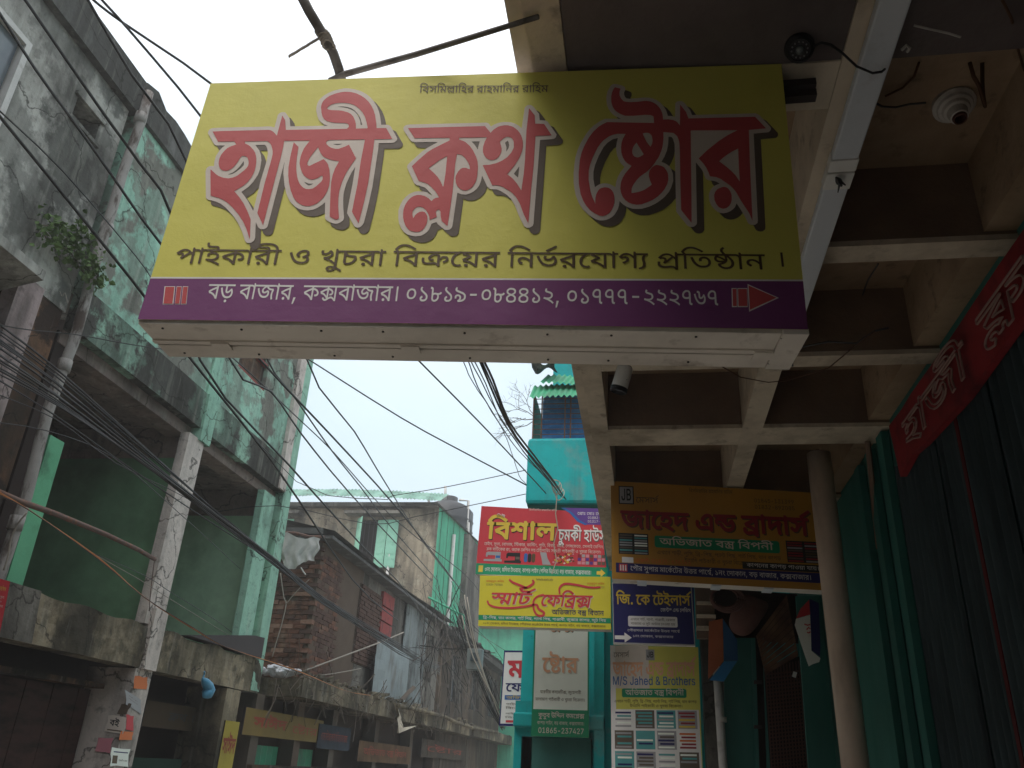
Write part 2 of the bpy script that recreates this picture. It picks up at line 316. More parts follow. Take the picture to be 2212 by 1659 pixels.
# outlines of the lettering printed on the signs: per glyph its contours, points x,y in 1/250 em
GLYPHS = [
'24,0 23,137 -2,138 -2,155 20,156 6,177 27,207 52,225 84,229 118,221 146,206 176,182 166,169 123,199 88,211 59,207 39,192 28,176 28,171 41,155 68,155 69,139 43,137 43,1',
'107,0 92,21 71,40 48,52 19,61 9,84 51,107 106,129 106,137 -2,138 -2,155 152,154 151,138 125,137 125,1|105,29 106,109 34,77 78,56',
'128,0 128,79 114,92 106,93 99,88 74,47 59,34 36,34 18,48 11,62 24,70 36,54 49,51 66,69 66,81 61,99 54,110 38,118 10,124 12,137 -2,138 -2,155 173,154 172,138 147,137 147,1|79,92 91,107 101,112 116,109 127,101 127,138 32,137 64,124 74,112',
'113,0 111,29 92,54 71,68 49,69 38,58 40,41 60,27 54,9 36,18 23,31 17,48 21,69 34,83 55,89 50,104 42,114 11,123 12,137 -2,138 -2,155 158,154 157,138 132,137 132,1|111,57 112,138 34,138 62,122 70,109 75,86 95,74',
'71,-17 49,-4 42,6 39,22 44,37 53,45 68,49 88,46 103,34 117,44 139,39 139,86 126,99 111,100 100,91 100,75 84,73 79,88 71,98 53,105 42,103 34,96 32,85 38,74 56,63 48,46 31,54 18,67 12,85 14,101 27,116 47,123 71,120 89,106 98,115 111,119 127,116 139,108 140,137 -2,138 -2,155 184,156 185,138 159,137 159,-10 140,-10 140,20 132,26 118,26 114,21 113,7 99,5 88,27 71,32 62,29 58,21 63,8 79,0',
'24,0 23,118 14,132 -2,138 -2,154 11,153 23,142 24,172 36,172 43,155 68,155 69,139 43,137 43,1',
'123,-16 67,20 12,39 16,56 56,51 83,57 94,69 96,85 84,102 58,108 41,102 38,85 21,81 18,94 20,107 41,124 23,138 -2,138 -2,156 135,155 134,138 54,137 62,125 86,121 99,114 114,95 116,76 107,54 91,42 69,36 99,22 134,-1',
'42,-1 33,7 32,18 41,27 52,27 60,20 61,9 53,0|107,0 91,22 69,41 43,54 19,61 9,84 58,111 105,129 106,137 -2,138 -2,156 151,155 151,138 125,137 125,2|106,29 106,109 34,77 77,57',
'108,0 108,52 78,80 66,86 49,88 34,78 32,67 35,58 53,46 44,29 23,42 12,64 13,81 19,92 31,101 49,106 83,97 108,76 108,137 -2,138 -2,155 153,155 153,138 127,137 127,1',
'137,-1 135,2 135,90 134,93 121,109 69,59 56,49 42,63 49,70 53,78 54,87 52,94 43,99 36,99 25,94 5,113 17,128 35,144 47,152 60,157 68,158 86,157 97,153 108,147 116,140 135,121 135,170 137,173 148,173 151,170 156,156 181,156 182,155 182,139 181,137 157,137 156,135 156,2 155,-1|73,90 108,123 106,126 97,132 88,136 71,138 60,136 52,132 36,119 35,116 50,117 62,112 69,104',
'24,-1 23,2 22,118 17,128 12,133 7,136 -1,137 -3,139 -3,154 -1,156 10,154 17,151 23,144 23,171 24,173 37,173 44,156 68,156 69,155 70,139 68,137 44,137 43,135 43,2 42,-1',
'123,-16 90,6 68,19 47,28 12,39 11,42 15,56 33,53 59,52 80,57 88,61 92,67 95,75 95,85 92,93 82,103 68,106 55,107 44,104 40,100 38,92 39,85 38,83 24,80 19,81 17,92 17,100 19,107 28,117 41,123 34,131 24,137 -2,137 -3,138 -3,155 -1,156 88,156 88,160 84,170 79,173 72,174 33,175 19,178 11,183 2,192 -2,203 -3,220 -2,227 -1,229 17,228 18,226 17,212 18,207 21,201 25,198 38,194 70,194 88,191 97,186 102,181 107,171 109,156 134,156 136,155 136,138 134,137 56,136 63,126 82,124 95,118 108,106 113,98 116,91 117,80 115,66 112,60 102,48 95,43 87,39 73,36 104,20 134,-1 135,-3',
'104,-1 88,22 67,41 44,53 19,60 9,84 18,91 52,108 102,128 103,129 103,137 -1,137 -3,139 -3,154 -1,156 203,156 205,154 205,139 203,137 124,137 124,129 139,126 153,121 167,113 178,103 188,88 191,79 191,65 187,54 181,47 175,43 162,39 148,39 142,40 141,42 142,58 144,59 159,60 165,62 170,70 169,82 163,91 152,100 134,106 124,107 124,2 122,-1|103,32 103,107 63,91 36,77 55,69 75,58 92,44',
'40,-1 36,1 31,8 31,19 40,28 52,28 61,20 62,13 61,6 53,-1|107,-1 91,21 72,38 48,52 19,60 9,84 10,86 19,92 55,110 104,129 105,136 -1,137 -3,139 -3,154 -1,156 150,156 152,155 152,139 150,137 126,136 126,1 124,-1|105,31 104,108 58,89 35,76 62,67 77,58 92,46',
'25,-1 23,2 23,137 -1,137 -3,139 -3,154 -1,156 21,156 22,158 19,173 14,183 8,191 -2,198 -16,205 -31,209 -52,211 -75,211 -95,208 -105,205 -109,200 -109,195 -107,194 -92,191 -51,191 -42,188 -36,184 -27,173 -25,164 -24,155 -26,153 -41,153 -45,167 -51,171 -60,172 -101,173 -114,175 -123,180 -130,190 -131,199 -129,208 -125,213 -117,219 -99,227 -67,230 -34,228 -6,222 14,212 30,197 39,180 45,156 68,156 70,154 70,139 68,137 44,137 44,2 41,-1',
'99,11 80,16 70,21 54,32 45,42 33,58 22,80 15,98 6,126 10,129 24,133 27,131 36,103 49,73 60,57 72,44 85,36 100,32 112,30 126,31 135,34 144,41 149,52 148,65 143,73 137,78 120,70 112,88 130,97 143,107 147,116 147,123 143,133 139,136 131,139 117,138 101,131 89,122 84,113 84,106 86,103 97,98 91,80 76,84 67,92 62,103 62,112 66,123 72,132 81,141 94,150 106,155 116,157 129,158 144,156 152,152 159,147 165,138 168,131 168,116 167,107 160,96 154,90 164,80 170,66 171,52 169,41 161,28 145,16 126,10',
'131,-1 114,20 94,37 75,48 59,55 44,58 40,62 35,82 38,84 66,89 84,97 92,109 93,119 89,130 88,132 75,117 60,109 50,107 40,107 31,109 25,112 18,118 13,128 12,142 14,150 18,157 35,153 37,152 33,139 34,134 37,129 44,126 54,127 61,131 68,137 80,154 93,157 101,148 109,137 113,126 113,110 111,102 106,93 95,83 84,76 67,70 86,63 105,52 130,28 130,170 133,173 144,173 151,156 175,156 177,154 177,139 175,137 151,137 151,2 149,-1',
'10,-68 -5,-56 -28,-40 -38,-55 -50,-64 -65,-67 -75,-67 -85,-65 -96,-59 -104,-50 -106,-41 -105,-30 -100,-21 -88,-12 -79,-10 -66,-9 -44,-13 -44,1 -42,3 -25,3 -23,1 -23,-21 6,-41 22,-54 15,-64 11,-68|-74,-50 -68,-50 -58,-47 -52,-42 -47,-31 -64,-27 -74,-27 -84,-31 -87,-37 -86,-44 -81,-48',
'49,6 39,10 32,16 26,25 24,33 23,136 -2,138 -3,139 -3,154 -1,156 143,156 145,154 145,139 143,137 44,136 45,131 52,122 59,114 65,111 80,107 109,105 118,102 127,93 130,79 129,66 124,50 114,34 103,22 89,13 77,7 65,5|58,25 74,27 85,33 95,41 106,59 108,69 108,78 106,83 100,86 75,87 63,91 54,96 44,105 45,36 49,28',
'24,-1 23,2 23,135 22,137 -1,137 -3,139 -3,154 -1,156 18,157 5,174 5,178 25,206 37,217 52,226 67,229 92,229 108,226 124,219 149,204 177,183 165,169 138,190 122,200 103,207 90,210 73,210 55,205 40,192 28,175 27,173 30,169 40,156 68,156 70,154 70,139 68,137 44,137 43,135 43,2 42,-1',
'105,0 89,23 68,41 40,55 19,60 9,84 24,94 55,110 104,130 104,137 -1,137 -3,139 -3,154 -1,156 150,156 152,155 152,139 150,137 127,137 126,135 126,2 124,-1|105,32 104,108 64,92 35,77 58,68 77,58 90,48',
'137,-1 128,15 120,20 108,21 82,18 57,17 39,20 29,25 18,37 13,48 11,69 13,87 15,89 22,88 32,86 34,84 32,72 33,53 39,44 45,40 55,37 68,37 97,41 115,41 127,37 134,30 135,100 133,107 127,112 115,114 104,111 92,103 84,92 82,85 83,80 87,77 92,76 105,77 106,75 108,59 102,56 83,56 69,63 64,69 61,78 61,89 64,98 70,108 78,117 90,126 102,130 113,133 130,132 143,127 152,118 155,108 157,90 170,102 184,107 202,106 212,101 221,90 224,78 223,65 218,54 211,47 203,40 185,33 183,36 178,52 192,57 200,63 203,69 204,78 202,82 198,86 190,88 182,87 174,83 164,73 156,60 156,2 154,-1|-1,137 -3,139 -3,154 -1,156 234,156 236,154 236,139 234,137',
'55,-1 38,6 24,20 15,38 11,60 13,82 19,102 32,123 48,137 -1,137 -3,139 -3,154 -1,156 88,156 90,154 89,138 72,132 56,120 43,104 35,83 33,65 33,53 36,42 42,30 49,24 62,18 74,19 87,24 96,8 89,3 78,-1',
'39,-1 35,1 30,8 30,19 39,28 50,28 59,20 61,13 60,6 52,-1|113,0 95,19 75,34 54,44 22,52 20,54 12,76 30,88 61,104 44,114 13,125 11,126 15,137 -1,137 -3,139 -3,154 -1,156 158,156 159,155 160,139 158,137 133,136 133,1 132,-1|113,28 112,136 43,137 63,125 80,113 85,108 86,95 84,93 39,70 62,63 82,53 100,39',
'109,-1 107,2 107,52 91,69 83,76 70,83 58,87 50,87 43,85 35,78 33,68 34,63 36,58 54,45 44,28 32,34 19,45 13,57 11,68 13,83 18,91 30,102 47,106 63,106 78,101 94,91 107,79 107,137 -1,137 -3,139 -3,154 -1,156 153,156 154,155 154,139 153,137 129,137 128,135 128,2 127,-1',
'90,11 77,14 63,21 52,29 38,45 25,65 17,82 9,107 7,115 8,117 25,122 27,120 39,86 47,69 56,55 67,44 83,34 104,30 118,32 125,34 134,39 141,47 146,62 146,74 142,87 140,92 138,93 123,78 105,71 94,70 78,74 68,81 62,91 61,104 65,118 68,122 87,116 88,115 84,104 85,96 88,92 94,90 104,91 114,96 122,104 132,117 147,120 150,117 162,94 167,71 166,54 159,37 149,24 133,14 113,10|-1,137 -3,139 -3,155 -1,156 182,156 183,155 183,139 182,137',
'-52,161 -63,175 -62,179 14,228 18,230 19,228 28,215 27,214',
'113,0 95,19 73,36 53,45 23,52 20,54 12,76 33,89 61,104 38,117 14,124 12,127 15,137 -1,137 -3,139 -3,154 -1,156 158,156 159,155 160,139 158,137 134,137 133,135 133,2 132,-1|113,28 112,137 42,137 63,125 78,114 85,108 86,95 84,92 49,76 39,69 57,65 79,54 94,44',
'122,-1 120,2 120,98 105,117 90,131 75,137 57,137 47,133 34,120 56,123 71,119 82,109 86,100 87,90 85,78 77,66 66,55 51,45 45,43 33,59 34,63 51,71 61,79 65,87 65,95 62,100 52,104 38,102 26,97 9,110 5,115 21,137 28,144 41,153 60,158 68,158 82,155 101,146 120,128 120,170 122,173 133,173 136,170 141,156 166,156 167,155 167,139 166,137 142,137 141,135 141,2 140,-1',
'-2,-13 -8,4 14,13 21,19 26,29 27,52 20,87 19,102 22,120 32,136 -2,137 -3,139 -3,155 -1,156 65,156 67,155 67,139 65,137 58,137 52,132 44,121 41,109 41,90 48,55 49,45 48,30 46,20 39,9 26,-3 14,-9',
'147,-11 139,2 127,9 110,10 74,6 50,7 37,11 29,14 23,19 16,27 12,36 11,47 11,66 12,71 15,72 32,70 33,68 31,55 32,45 36,36 45,29 54,26 72,25 105,29 119,29 130,27 138,24 144,18 145,20 145,91 132,109 67,48 51,62 62,77 64,88 61,95 55,98 47,99 34,94 15,113 37,138 50,149 63,155 73,157 84,158 99,156 119,146 144,121 145,171 147,173 159,172 165,157 190,156 192,155 192,138 191,137 166,136 166,-9 164,-11|82,91 83,90 117,122 118,123 115,126 104,134 97,137 77,138 60,131 45,118 44,116 49,117 63,116 73,111 80,102',
'89,13 72,18 60,24 50,32 38,45 26,63 16,85 7,115 9,118 26,122 42,78 55,57 70,41 84,35 94,33 115,34 128,38 134,43 140,53 142,64 141,82 133,97 127,102 117,106 105,106 100,105 95,99 93,90 95,82 93,79 75,76 72,83 71,95 73,105 76,112 84,119 92,123 103,126 117,126 128,123 137,119 152,105 160,89 163,75 162,54 158,43 153,34 143,24 130,16 109,12|-1,137 -3,139 -3,154 -1,156 178,156 180,154 180,139 178,137',
'85,0 70,5 58,13 46,24 36,42 40,57 42,59 60,62 71,67 57,66 46,68 35,71 25,78 18,86 14,93 11,108 13,122 22,137 -1,137 -3,139 -3,154 -1,156 76,157 61,183 60,200 65,213 75,224 83,230 96,215 86,205 82,199 81,193 82,184 87,174 100,157 178,156 179,154 179,139 178,137 122,137 144,110 154,94 158,83 161,72 161,49 158,38 153,27 143,14 127,4 105,-1|89,20 107,20 122,25 132,35 139,52 139,67 135,87 125,105 110,124 112,93 109,82 104,72 97,63 88,55 74,48 59,43 64,35 72,27 78,24|58,85 74,85 87,88 62,106 45,115 33,119 31,109 34,98 37,94 44,89|93,105 94,114 92,124 88,137 49,137 45,134 67,123',
'49,0 48,154 68,155 69,1',
'84,-37 78,-32 75,-27 76,-16 85,-8 97,-8 106,-17 106,-28 101,-34 97,-37|95,6 82,8 69,13 55,22 44,33 32,51 20,73 6,116 12,119 25,122 27,121 40,81 51,58 60,46 67,39 75,33 88,28 102,26 118,27 128,31 135,37 142,48 144,61 144,71 140,83 138,85 125,72 109,61 97,60 84,63 75,71 70,82 68,137 -1,137 -3,139 -3,154 -2,156 179,156 181,154 181,139 179,137 90,137 90,91 93,81 100,80 108,83 121,94 132,108 147,111 151,107 158,93 162,82 165,67 164,53 161,38 156,29 147,19 138,13 127,8 112,5',
'190,-2 189,0 184,19 180,44 181,70 187,96 165,98 148,104 136,112 126,122 120,131 105,123 94,114 88,107 85,97 86,87 94,83 108,84 119,91 130,99 152,92 154,89 158,71 157,51 153,41 148,34 140,26 129,19 108,15 94,15 77,18 60,26 50,33 33,54 16,86 8,111 7,116 8,117 25,122 27,120 38,87 52,61 63,49 72,43 83,38 103,35 114,37 127,42 132,47 136,55 137,64 137,76 135,78 118,67 105,64 94,63 80,67 72,74 67,81 64,91 64,100 67,110 72,119 83,130 92,136 -1,137 -3,139 -3,155 -1,156 231,156 233,155 233,139 230,137 141,136 150,126 163,119 183,115 201,116 212,99 204,76 201,56 202,32 210,4 207,1',
'15,-45 12,-42 23,24 25,26 47,26 50,24 31,-42 29,-45',
'187,-9 177,2 164,14 154,19 148,20 137,19 130,16 99,-2 87,-7 69,-7 62,-4 55,0 46,10 38,22 52,31 54,32 62,20 69,14 82,13 90,15 91,17 76,36 59,50 44,59 19,66 9,91 49,112 90,128 91,136 -1,137 -3,138 -3,155 -1,156 230,156 231,155 231,138 230,137 205,136 205,-7 203,-9|183,20 185,21 184,136 112,137 112,129 137,122 149,115 158,107 166,96 168,88 169,78 168,71 164,63 153,53 142,51 126,52 124,53 125,70 142,71 145,73 148,77 148,86 145,93 135,101 124,106 112,109 111,28 133,39 150,40 167,34|90,46 91,47 90,106 69,99 37,83 38,82 53,76 65,69',
'50,-1 48,2 48,154 50,156 68,156 69,154 69,2 68,-1',
'60,23 50,26 40,30 30,38 23,49 20,58 17,72 17,84 21,101 25,111 32,120 49,132 68,137 82,137 96,134 105,131 115,123 126,107 131,87 130,68 127,58 117,41 103,29 86,23|66,42 75,41 83,43 92,46 100,53 106,64 109,79 106,98 101,107 91,115 77,118 61,115 49,107 42,94 39,76 43,58 51,48 57,44',
'59,0 47,4 41,8 32,19 30,27 30,34 32,42 36,48 44,56 54,60 59,61 66,43 54,35 52,32 53,27 55,24 60,21 77,20 87,22 98,29 102,37 103,49 101,58 94,67 81,78 49,102 40,111 34,119 31,127 31,138 36,149 45,158 61,149 54,138 53,134 56,125 66,115 101,89 113,78 120,67 124,52 124,39 122,29 115,18 107,10 97,4 86,0',
'48,0 35,7 28,14 23,25 22,35 22,127 18,133 8,136 5,138 7,155 8,157 21,156 28,153 33,150 40,142 42,132 43,90 53,93 67,95 92,91 108,91 120,95 128,105 147,95 141,85 132,77 125,74 109,72 113,58 111,38 106,25 95,12 87,6 76,1 65,-1|54,19 62,18 72,21 81,26 87,34 90,43 92,55 89,65 82,72 75,75 60,75 48,72 43,69 43,35 44,28 47,23',
'46,0 39,17 56,26 61,33 63,43 61,52 58,56 51,60 36,60 31,57 28,50 30,38 12,33 9,35 7,43 6,55 10,65 16,72 30,78 50,79 61,77 72,70 80,62 84,52 83,33 76,20 98,26 110,34 114,38 118,48 118,59 113,72 101,81 87,87 35,104 22,110 13,117 8,128 8,138 12,148 21,158 37,149 32,142 31,138 32,132 33,129 42,124 52,120 98,105 117,96 134,80 138,73 140,63 140,47 136,33 130,24 120,15 106,8 88,3 61,-1',
'42,67 40,69 40,87 42,88 120,88 122,87 122,69 120,67',
'58,0 43,4 30,11 23,18 17,29 15,47 18,58 23,65 32,73 48,82 35,89 23,99 18,112 18,125 23,135 32,144 48,153 60,156 76,156 101,153 112,148 119,143 125,137 130,127 130,112 125,100 116,91 101,83 121,71 129,62 133,48 131,28 123,14 116,9 106,4 82,-1|66,19 88,20 97,22 104,27 109,32 112,40 110,50 107,57 93,66 75,72 58,67 45,59 39,53 37,47 36,42 39,33 43,27 48,24 55,21|70,93 75,92 85,95 97,101 104,107 109,115 108,123 105,128 92,135 68,137 56,135 43,128 39,119 40,112 43,107 52,100',
'125,-6 102,12 75,27 49,37 16,46 19,63 20,65 45,60 73,59 87,62 95,66 101,71 103,76 103,90 97,98 84,103 49,112 40,117 34,124 31,130 32,141 35,149 43,158 59,149 54,139 55,133 57,131 103,118 112,113 122,101 124,95 126,84 125,74 121,65 115,58 104,50 84,43 113,27 138,8 130,-3 127,-7',
'118,0 105,5 100,9 96,17 95,25 94,65 74,61 49,63 34,69 25,77 20,85 17,98 17,108 22,124 36,142 49,151 64,156 86,155 100,150 112,137 114,129 116,119 116,29 120,22 130,20 133,18 130,1 129,-1|61,82 79,82 95,88 94,125 92,129 87,135 78,137 63,135 52,128 42,117 38,103 41,90 48,85',
'74,10 62,14 53,18 39,31 33,39 24,54 16,71 5,113 22,119 25,118 34,84 44,59 57,41 66,34 74,31 84,29 97,31 103,33 111,39 116,48 119,55 120,66 119,80 117,85 104,70 91,64 79,64 68,69 63,75 59,84 58,119 56,124 52,127 43,128 41,130 43,148 44,149 57,148 66,145 70,143 76,135 78,126 79,93 80,86 83,83 91,83 94,85 104,95 111,110 124,114 132,103 140,79 140,60 139,48 133,34 126,23 114,15 106,11 93,9',
'24,-3 21,-2 21,1 21,134 -3,135 -6,139 -6,154 -4,157 12,158 13,159 2,174 3,179 24,209 34,218 51,228 68,232 89,232 104,229 119,224 136,216 153,205 178,186 179,182 169,169 164,167 121,197 105,204 87,208 76,208 61,204 51,199 40,188 30,173 42,158 71,157 72,154 72,139 69,135 46,134 46,1 45,-2 42,-3',
'109,-3 106,-2 105,1 105,51 89,68 78,76 64,83 54,85 45,83 37,76 35,68 37,61 43,55 56,47 55,42 47,27 43,26 31,32 21,40 13,51 9,64 10,79 14,91 24,101 41,108 62,108 73,105 89,97 104,85 105,134 -3,135 -6,139 -6,154 -4,157 152,158 156,157 156,139 154,136 130,134 130,-1 126,-3',
'99,3 82,6 67,11 55,19 43,30 34,42 22,63 11,92 4,115 5,118 24,124 29,123 42,82 55,57 69,40 80,33 91,29 98,28 116,29 127,34 134,39 139,47 142,55 142,68 138,81 123,67 111,60 104,58 92,58 82,61 73,69 68,79 67,89 67,134 -3,135 -6,139 -6,154 -4,158 -2,158 123,158 123,163 119,169 112,172 52,173 41,176 32,180 22,190 16,205 16,223 16,228 19,231 39,229 41,225 41,209 43,204 49,199 67,195 114,195 123,194 132,190 141,183 145,174 148,159 179,158 182,158 183,155 183,139 181,135 92,134 92,89 94,83 98,82 102,83 111,88 131,111 148,113 159,97 164,83 167,68 167,54 163,38 157,27 149,18 138,10 127,6',
'24,-7 19,-4 17,1 17,131 -4,131 -8,134 -9,139 -8,158 -4,162 4,162 5,163 -1,173 0,181 22,212 33,222 48,231 68,236 89,236 117,229 137,220 154,208 181,188 182,186 182,181 171,165 163,163 120,193 103,201 86,204 77,204 64,202 53,196 45,188 35,173 44,162 68,162 73,160 76,154 76,139 74,134 71,131 49,131 49,-2 47,-5 43,-7',
'107,-7 101,-4 86,17 67,34 46,46 14,56 3,82 5,89 21,99 58,118 89,131 -4,131 -8,134 -9,139 -9,156 -6,161 151,162 154,161 157,158 158,139 156,133 152,131 132,131 132,-2 129,-5 126,-7|98,49 99,49 99,99 79,92 50,78 76,66',
'127,-7 121,-4 120,1 120,111 114,119 102,129 91,132 86,132 80,128 76,121 77,112 82,106 93,102 103,101 109,97 110,88 108,74 105,69 93,69 78,72 67,78 57,86 50,79 40,73 21,68 11,69 7,76 6,97 11,100 22,102 32,106 37,111 38,119 35,127 26,132 12,132 1,130 -5,132 -7,136 -9,154 -8,158 -5,161 11,164 32,163 48,156 56,149 67,158 83,164 102,163 118,156 120,157 120,173 122,177 126,179 138,179 145,176 151,162 171,162 177,159 178,154 178,139 176,133 172,131 152,131 152,-2 150,-5 146,-7',
'24,-7 19,-4 17,1 17,114 9,127 3,131 -5,132 -8,134 -9,139 -9,154 -8,158 -4,162 7,162 16,159 17,159 17,173 19,177 23,179 36,179 43,176 48,162 68,162 73,160 76,154 76,139 74,134 71,131 49,131 49,-2 47,-5 43,-7',
'141,-7 135,-4 133,1 133,76 124,86 117,88 109,86 106,78 106,66 103,62 84,60 81,61 78,63 73,79 66,88 54,92 43,88 40,84 39,79 41,71 51,62 63,56 66,52 66,47 60,31 56,26 49,26 41,29 21,42 14,49 9,58 5,76 6,92 10,102 19,112 31,119 44,123 62,123 77,118 89,110 97,116 107,119 121,119 133,116 133,131 -4,131 -8,134 -9,139 -9,154 -7,160 -2,162 184,162 190,159 192,154 192,139 190,133 186,131 166,131 165,-2 163,-5 159,-7',
'56,3 43,6 34,10 29,15 24,25 21,42 21,134 -4,135 -6,139 -6,154 -4,158 145,158 147,154 147,139 144,135 46,134 58,118 69,112 79,109 108,108 121,103 127,97 132,83 132,68 129,55 119,37 111,26 98,15 83,7 73,4|55,28 62,27 76,30 83,35 94,44 102,56 106,65 107,74 104,81 97,84 73,86 61,90 47,99 46,98 46,42 49,33',
'-74,-70 -91,-65 -104,-55 -109,-41 -107,-27 -103,-20 -97,-15 -85,-9 -77,-7 -59,-7 -47,-10 -46,-8 -46,2 -44,5 -23,4 -21,0 -21,-20 15,-45 23,-51 25,-55 14,-69 10,-70 -27,-44 -36,-57 -45,-63 -57,-68|-77,-47 -71,-48 -61,-46 -53,-40 -50,-32 -69,-28 -81,-32 -84,-36 -85,-40 -83,-43',
'113,-3 110,-2 109,1 109,27 89,52 78,61 69,66 59,67 50,66 43,61 40,53 41,47 43,42 49,36 61,31 63,28 63,24 57,7 52,6 36,14 21,28 16,37 14,47 14,58 17,68 26,81 38,88 51,91 51,94 45,106 38,112 24,118 8,122 8,135 -3,135 -5,138 -6,154 -4,157 157,158 160,157 161,139 159,136 134,134 134,-1 131,-3|107,67 109,67 109,134 51,134 60,128 70,117 75,103 78,88 92,81',
'104,-3 101,-2 86,21 66,39 44,51 17,59 7,83 9,88 44,107 74,120 100,129 101,134 -3,135 -6,139 -6,154 -4,157 203,158 206,157 207,139 204,135 126,134 127,131 154,123 175,109 185,99 190,89 193,78 193,67 188,52 178,42 164,37 141,38 139,42 141,60 144,62 159,62 163,64 166,67 168,73 167,80 161,89 154,95 144,101 127,105 126,104 126,1 125,-2 122,-3|99,41 101,41 101,103 77,94 41,77 59,70 76,61 90,49',
'24,-3 21,-2 20,1 20,134 -2,135 -5,139 -4,157 -1,158 19,158 20,159 18,171 11,183 3,192 -6,197 -19,203 -33,207 -68,209 -92,207 -103,203 -107,198 -102,194 -53,193 -41,190 -32,184 -28,179 -24,169 -22,153 -26,151 -42,151 -44,152 -48,166 -53,169 -103,171 -116,174 -126,179 -132,188 -133,196 -133,203 -126,216 -117,222 -100,229 -80,232 -46,232 -10,225 14,215 28,203 34,196 40,184 47,158 68,158 71,157 72,139 70,136 45,134 45,-1 42,-3',
'121,-18 89,4 63,19 41,27 10,36 9,44 13,58 17,58 32,55 47,54 73,56 84,62 89,66 93,76 93,84 91,91 84,98 72,104 59,105 51,104 43,100 40,94 40,82 26,79 18,79 14,94 16,106 23,116 37,125 29,132 23,135 -4,136 -6,139 -6,155 -4,158 134,159 137,157 138,139 136,135 62,135 61,134 64,128 82,126 98,119 108,110 116,96 119,86 119,76 116,65 113,57 109,51 98,42 79,35 108,20 137,0 137,-5 130,-14 124,-18',
'24,-3 21,-2 21,1 21,116 17,123 12,130 4,134 -4,136 -6,139 -6,154 -3,158 6,158 19,151 21,152 21,171 22,174 36,175 40,173 46,158 71,157 72,154 72,139 69,135 46,134 46,1 45,-2 42,-3',
'128,-3 125,-2 124,1 124,78 112,90 107,91 101,86 76,44 69,37 61,31 49,29 38,30 28,34 17,44 6,59 8,64 21,72 24,73 27,71 38,56 44,54 48,54 56,61 62,69 64,72 63,79 58,98 51,109 44,113 33,117 8,122 8,135 -3,135 -5,138 -6,154 -4,157 172,158 175,157 176,139 174,136 149,134 149,-1 146,-3|80,101 90,111 99,115 112,114 123,108 124,109 124,134 52,134 64,128 72,121 76,113',
'58,-1 43,4 25,19 16,37 12,57 14,84 20,103 33,122 51,138 -2,138 -2,155 89,154 89,138 73,134 55,121 41,102 33,78 34,46 44,27 63,18 87,23 96,8 79,0',
'147,-11 139,2 129,9 49,8 31,14 16,29 11,49 14,72 32,69 32,44 44,28 76,25 117,29 133,25 146,16 146,90 132,109 67,49 52,62 64,79 62,94 49,100 33,96 16,112 51,148 72,156 99,155 121,144 146,118 147,172 159,171 166,156 191,155 191,138 165,137 165,-10|81,89 118,122 116,127 99,137 79,139 59,132 41,115 54,116 69,113 79,102',
'48,0 35,5 24,17 20,31 21,46 29,58 38,64 65,67 78,61 86,52 89,26 76,6 61,0|50,17 63,18 72,27 72,41 61,51 48,51 38,40 38,26|46,88 33,94 23,104 20,118 21,132 36,151 64,155 75,150 85,139 89,113 84,102 73,91|49,104 60,104 71,112 72,128 64,137 49,138 38,129 38,113',
'191,-2 181,46 182,71 188,97 147,106 121,132 104,123 86,105 85,88 93,82 107,83 131,99 152,91 157,73 156,50 147,33 131,21 106,16 76,20 53,32 33,55 18,84 8,116 26,121 51,61 64,47 83,37 107,35 128,42 137,55 137,79 107,65 79,69 67,81 65,104 76,122 97,138 -2,138 -2,155 231,155 231,138 139,138 151,125 162,119 201,115 211,99 200,60 202,31 209,3',
'73,-2 47,8 29,31 19,64 18,106 25,142 38,164 58,180 85,184 115,173 133,151 142,123 145,77 137,39 123,16 103,1|76,18 94,20 110,33 118,53 122,79 122,108 115,139 102,157 83,164 64,160 51,147 44,129 40,103 40,73 48,42 62,24',
'28,0 28,20 76,21 76,159 32,128 31,152 71,182 98,182 99,21 139,20 140,1',
'72,-2 38,10 21,32 19,52 24,71 34,85 53,94 37,105 30,114 25,141 32,161 48,176 68,183 90,184 115,175 133,153 136,131 132,116 122,103 109,94 123,88 134,77 142,61 143,42 134,21 120,8 98,-1|73,18 102,21 118,38 118,62 109,74 98,81 79,84 63,81 53,75 44,62 41,46 45,34 55,24|72,104 95,106 112,122 112,146 105,156 94,162 67,162 50,147 48,131 52,118 60,109',
'24,0 23,17 102,103 114,131 108,152 89,163 71,163 57,157 50,148 45,130 24,131 28,153 40,170 56,180 74,184 104,180 121,169 132,153 136,134 133,116 113,84 55,22 137,20 139,1',
'41,68 41,88 121,87 120,68',
'68,-2 48,3 31,13 19,29 16,46 38,46 50,26 73,18 97,21 111,32 117,56 109,74 90,86 57,89 57,107 102,161 25,162 24,181 132,182 133,164 80,103 108,99 130,82 140,57 137,33 127,17 112,6 95,-1',
'48,0 98,76 71,70 41,82 30,97 25,111 26,146 37,166 51,177 69,183 98,182 118,172 131,155 138,137 137,107 122,74 73,1|74,88 88,88 103,94 111,104 117,119 112,147 103,157 89,164 73,164 61,159 50,146 46,133 46,117 52,102 60,94',
'35,0 116,161 23,162 23,182 139,182 140,159 60,1',
'73,-2 49,7 33,22 25,42 25,72 38,104 89,181 114,182 64,107 78,111 95,111 119,101 130,88 136,74 138,43 131,24 115,8 95,-1|74,18 88,18 100,23 111,33 115,44 117,61 113,74 103,87 90,93 74,94 59,87 46,64 46,48 52,32',
'52,6 34,14 25,30 24,137 -2,138 -2,155 143,156 143,138 43,137 54,118 66,110 118,101 125,94 129,80 125,53 108,28 82,10|59,24 77,27 96,42 107,60 110,75 104,85 66,91 43,107 44,38 49,27',
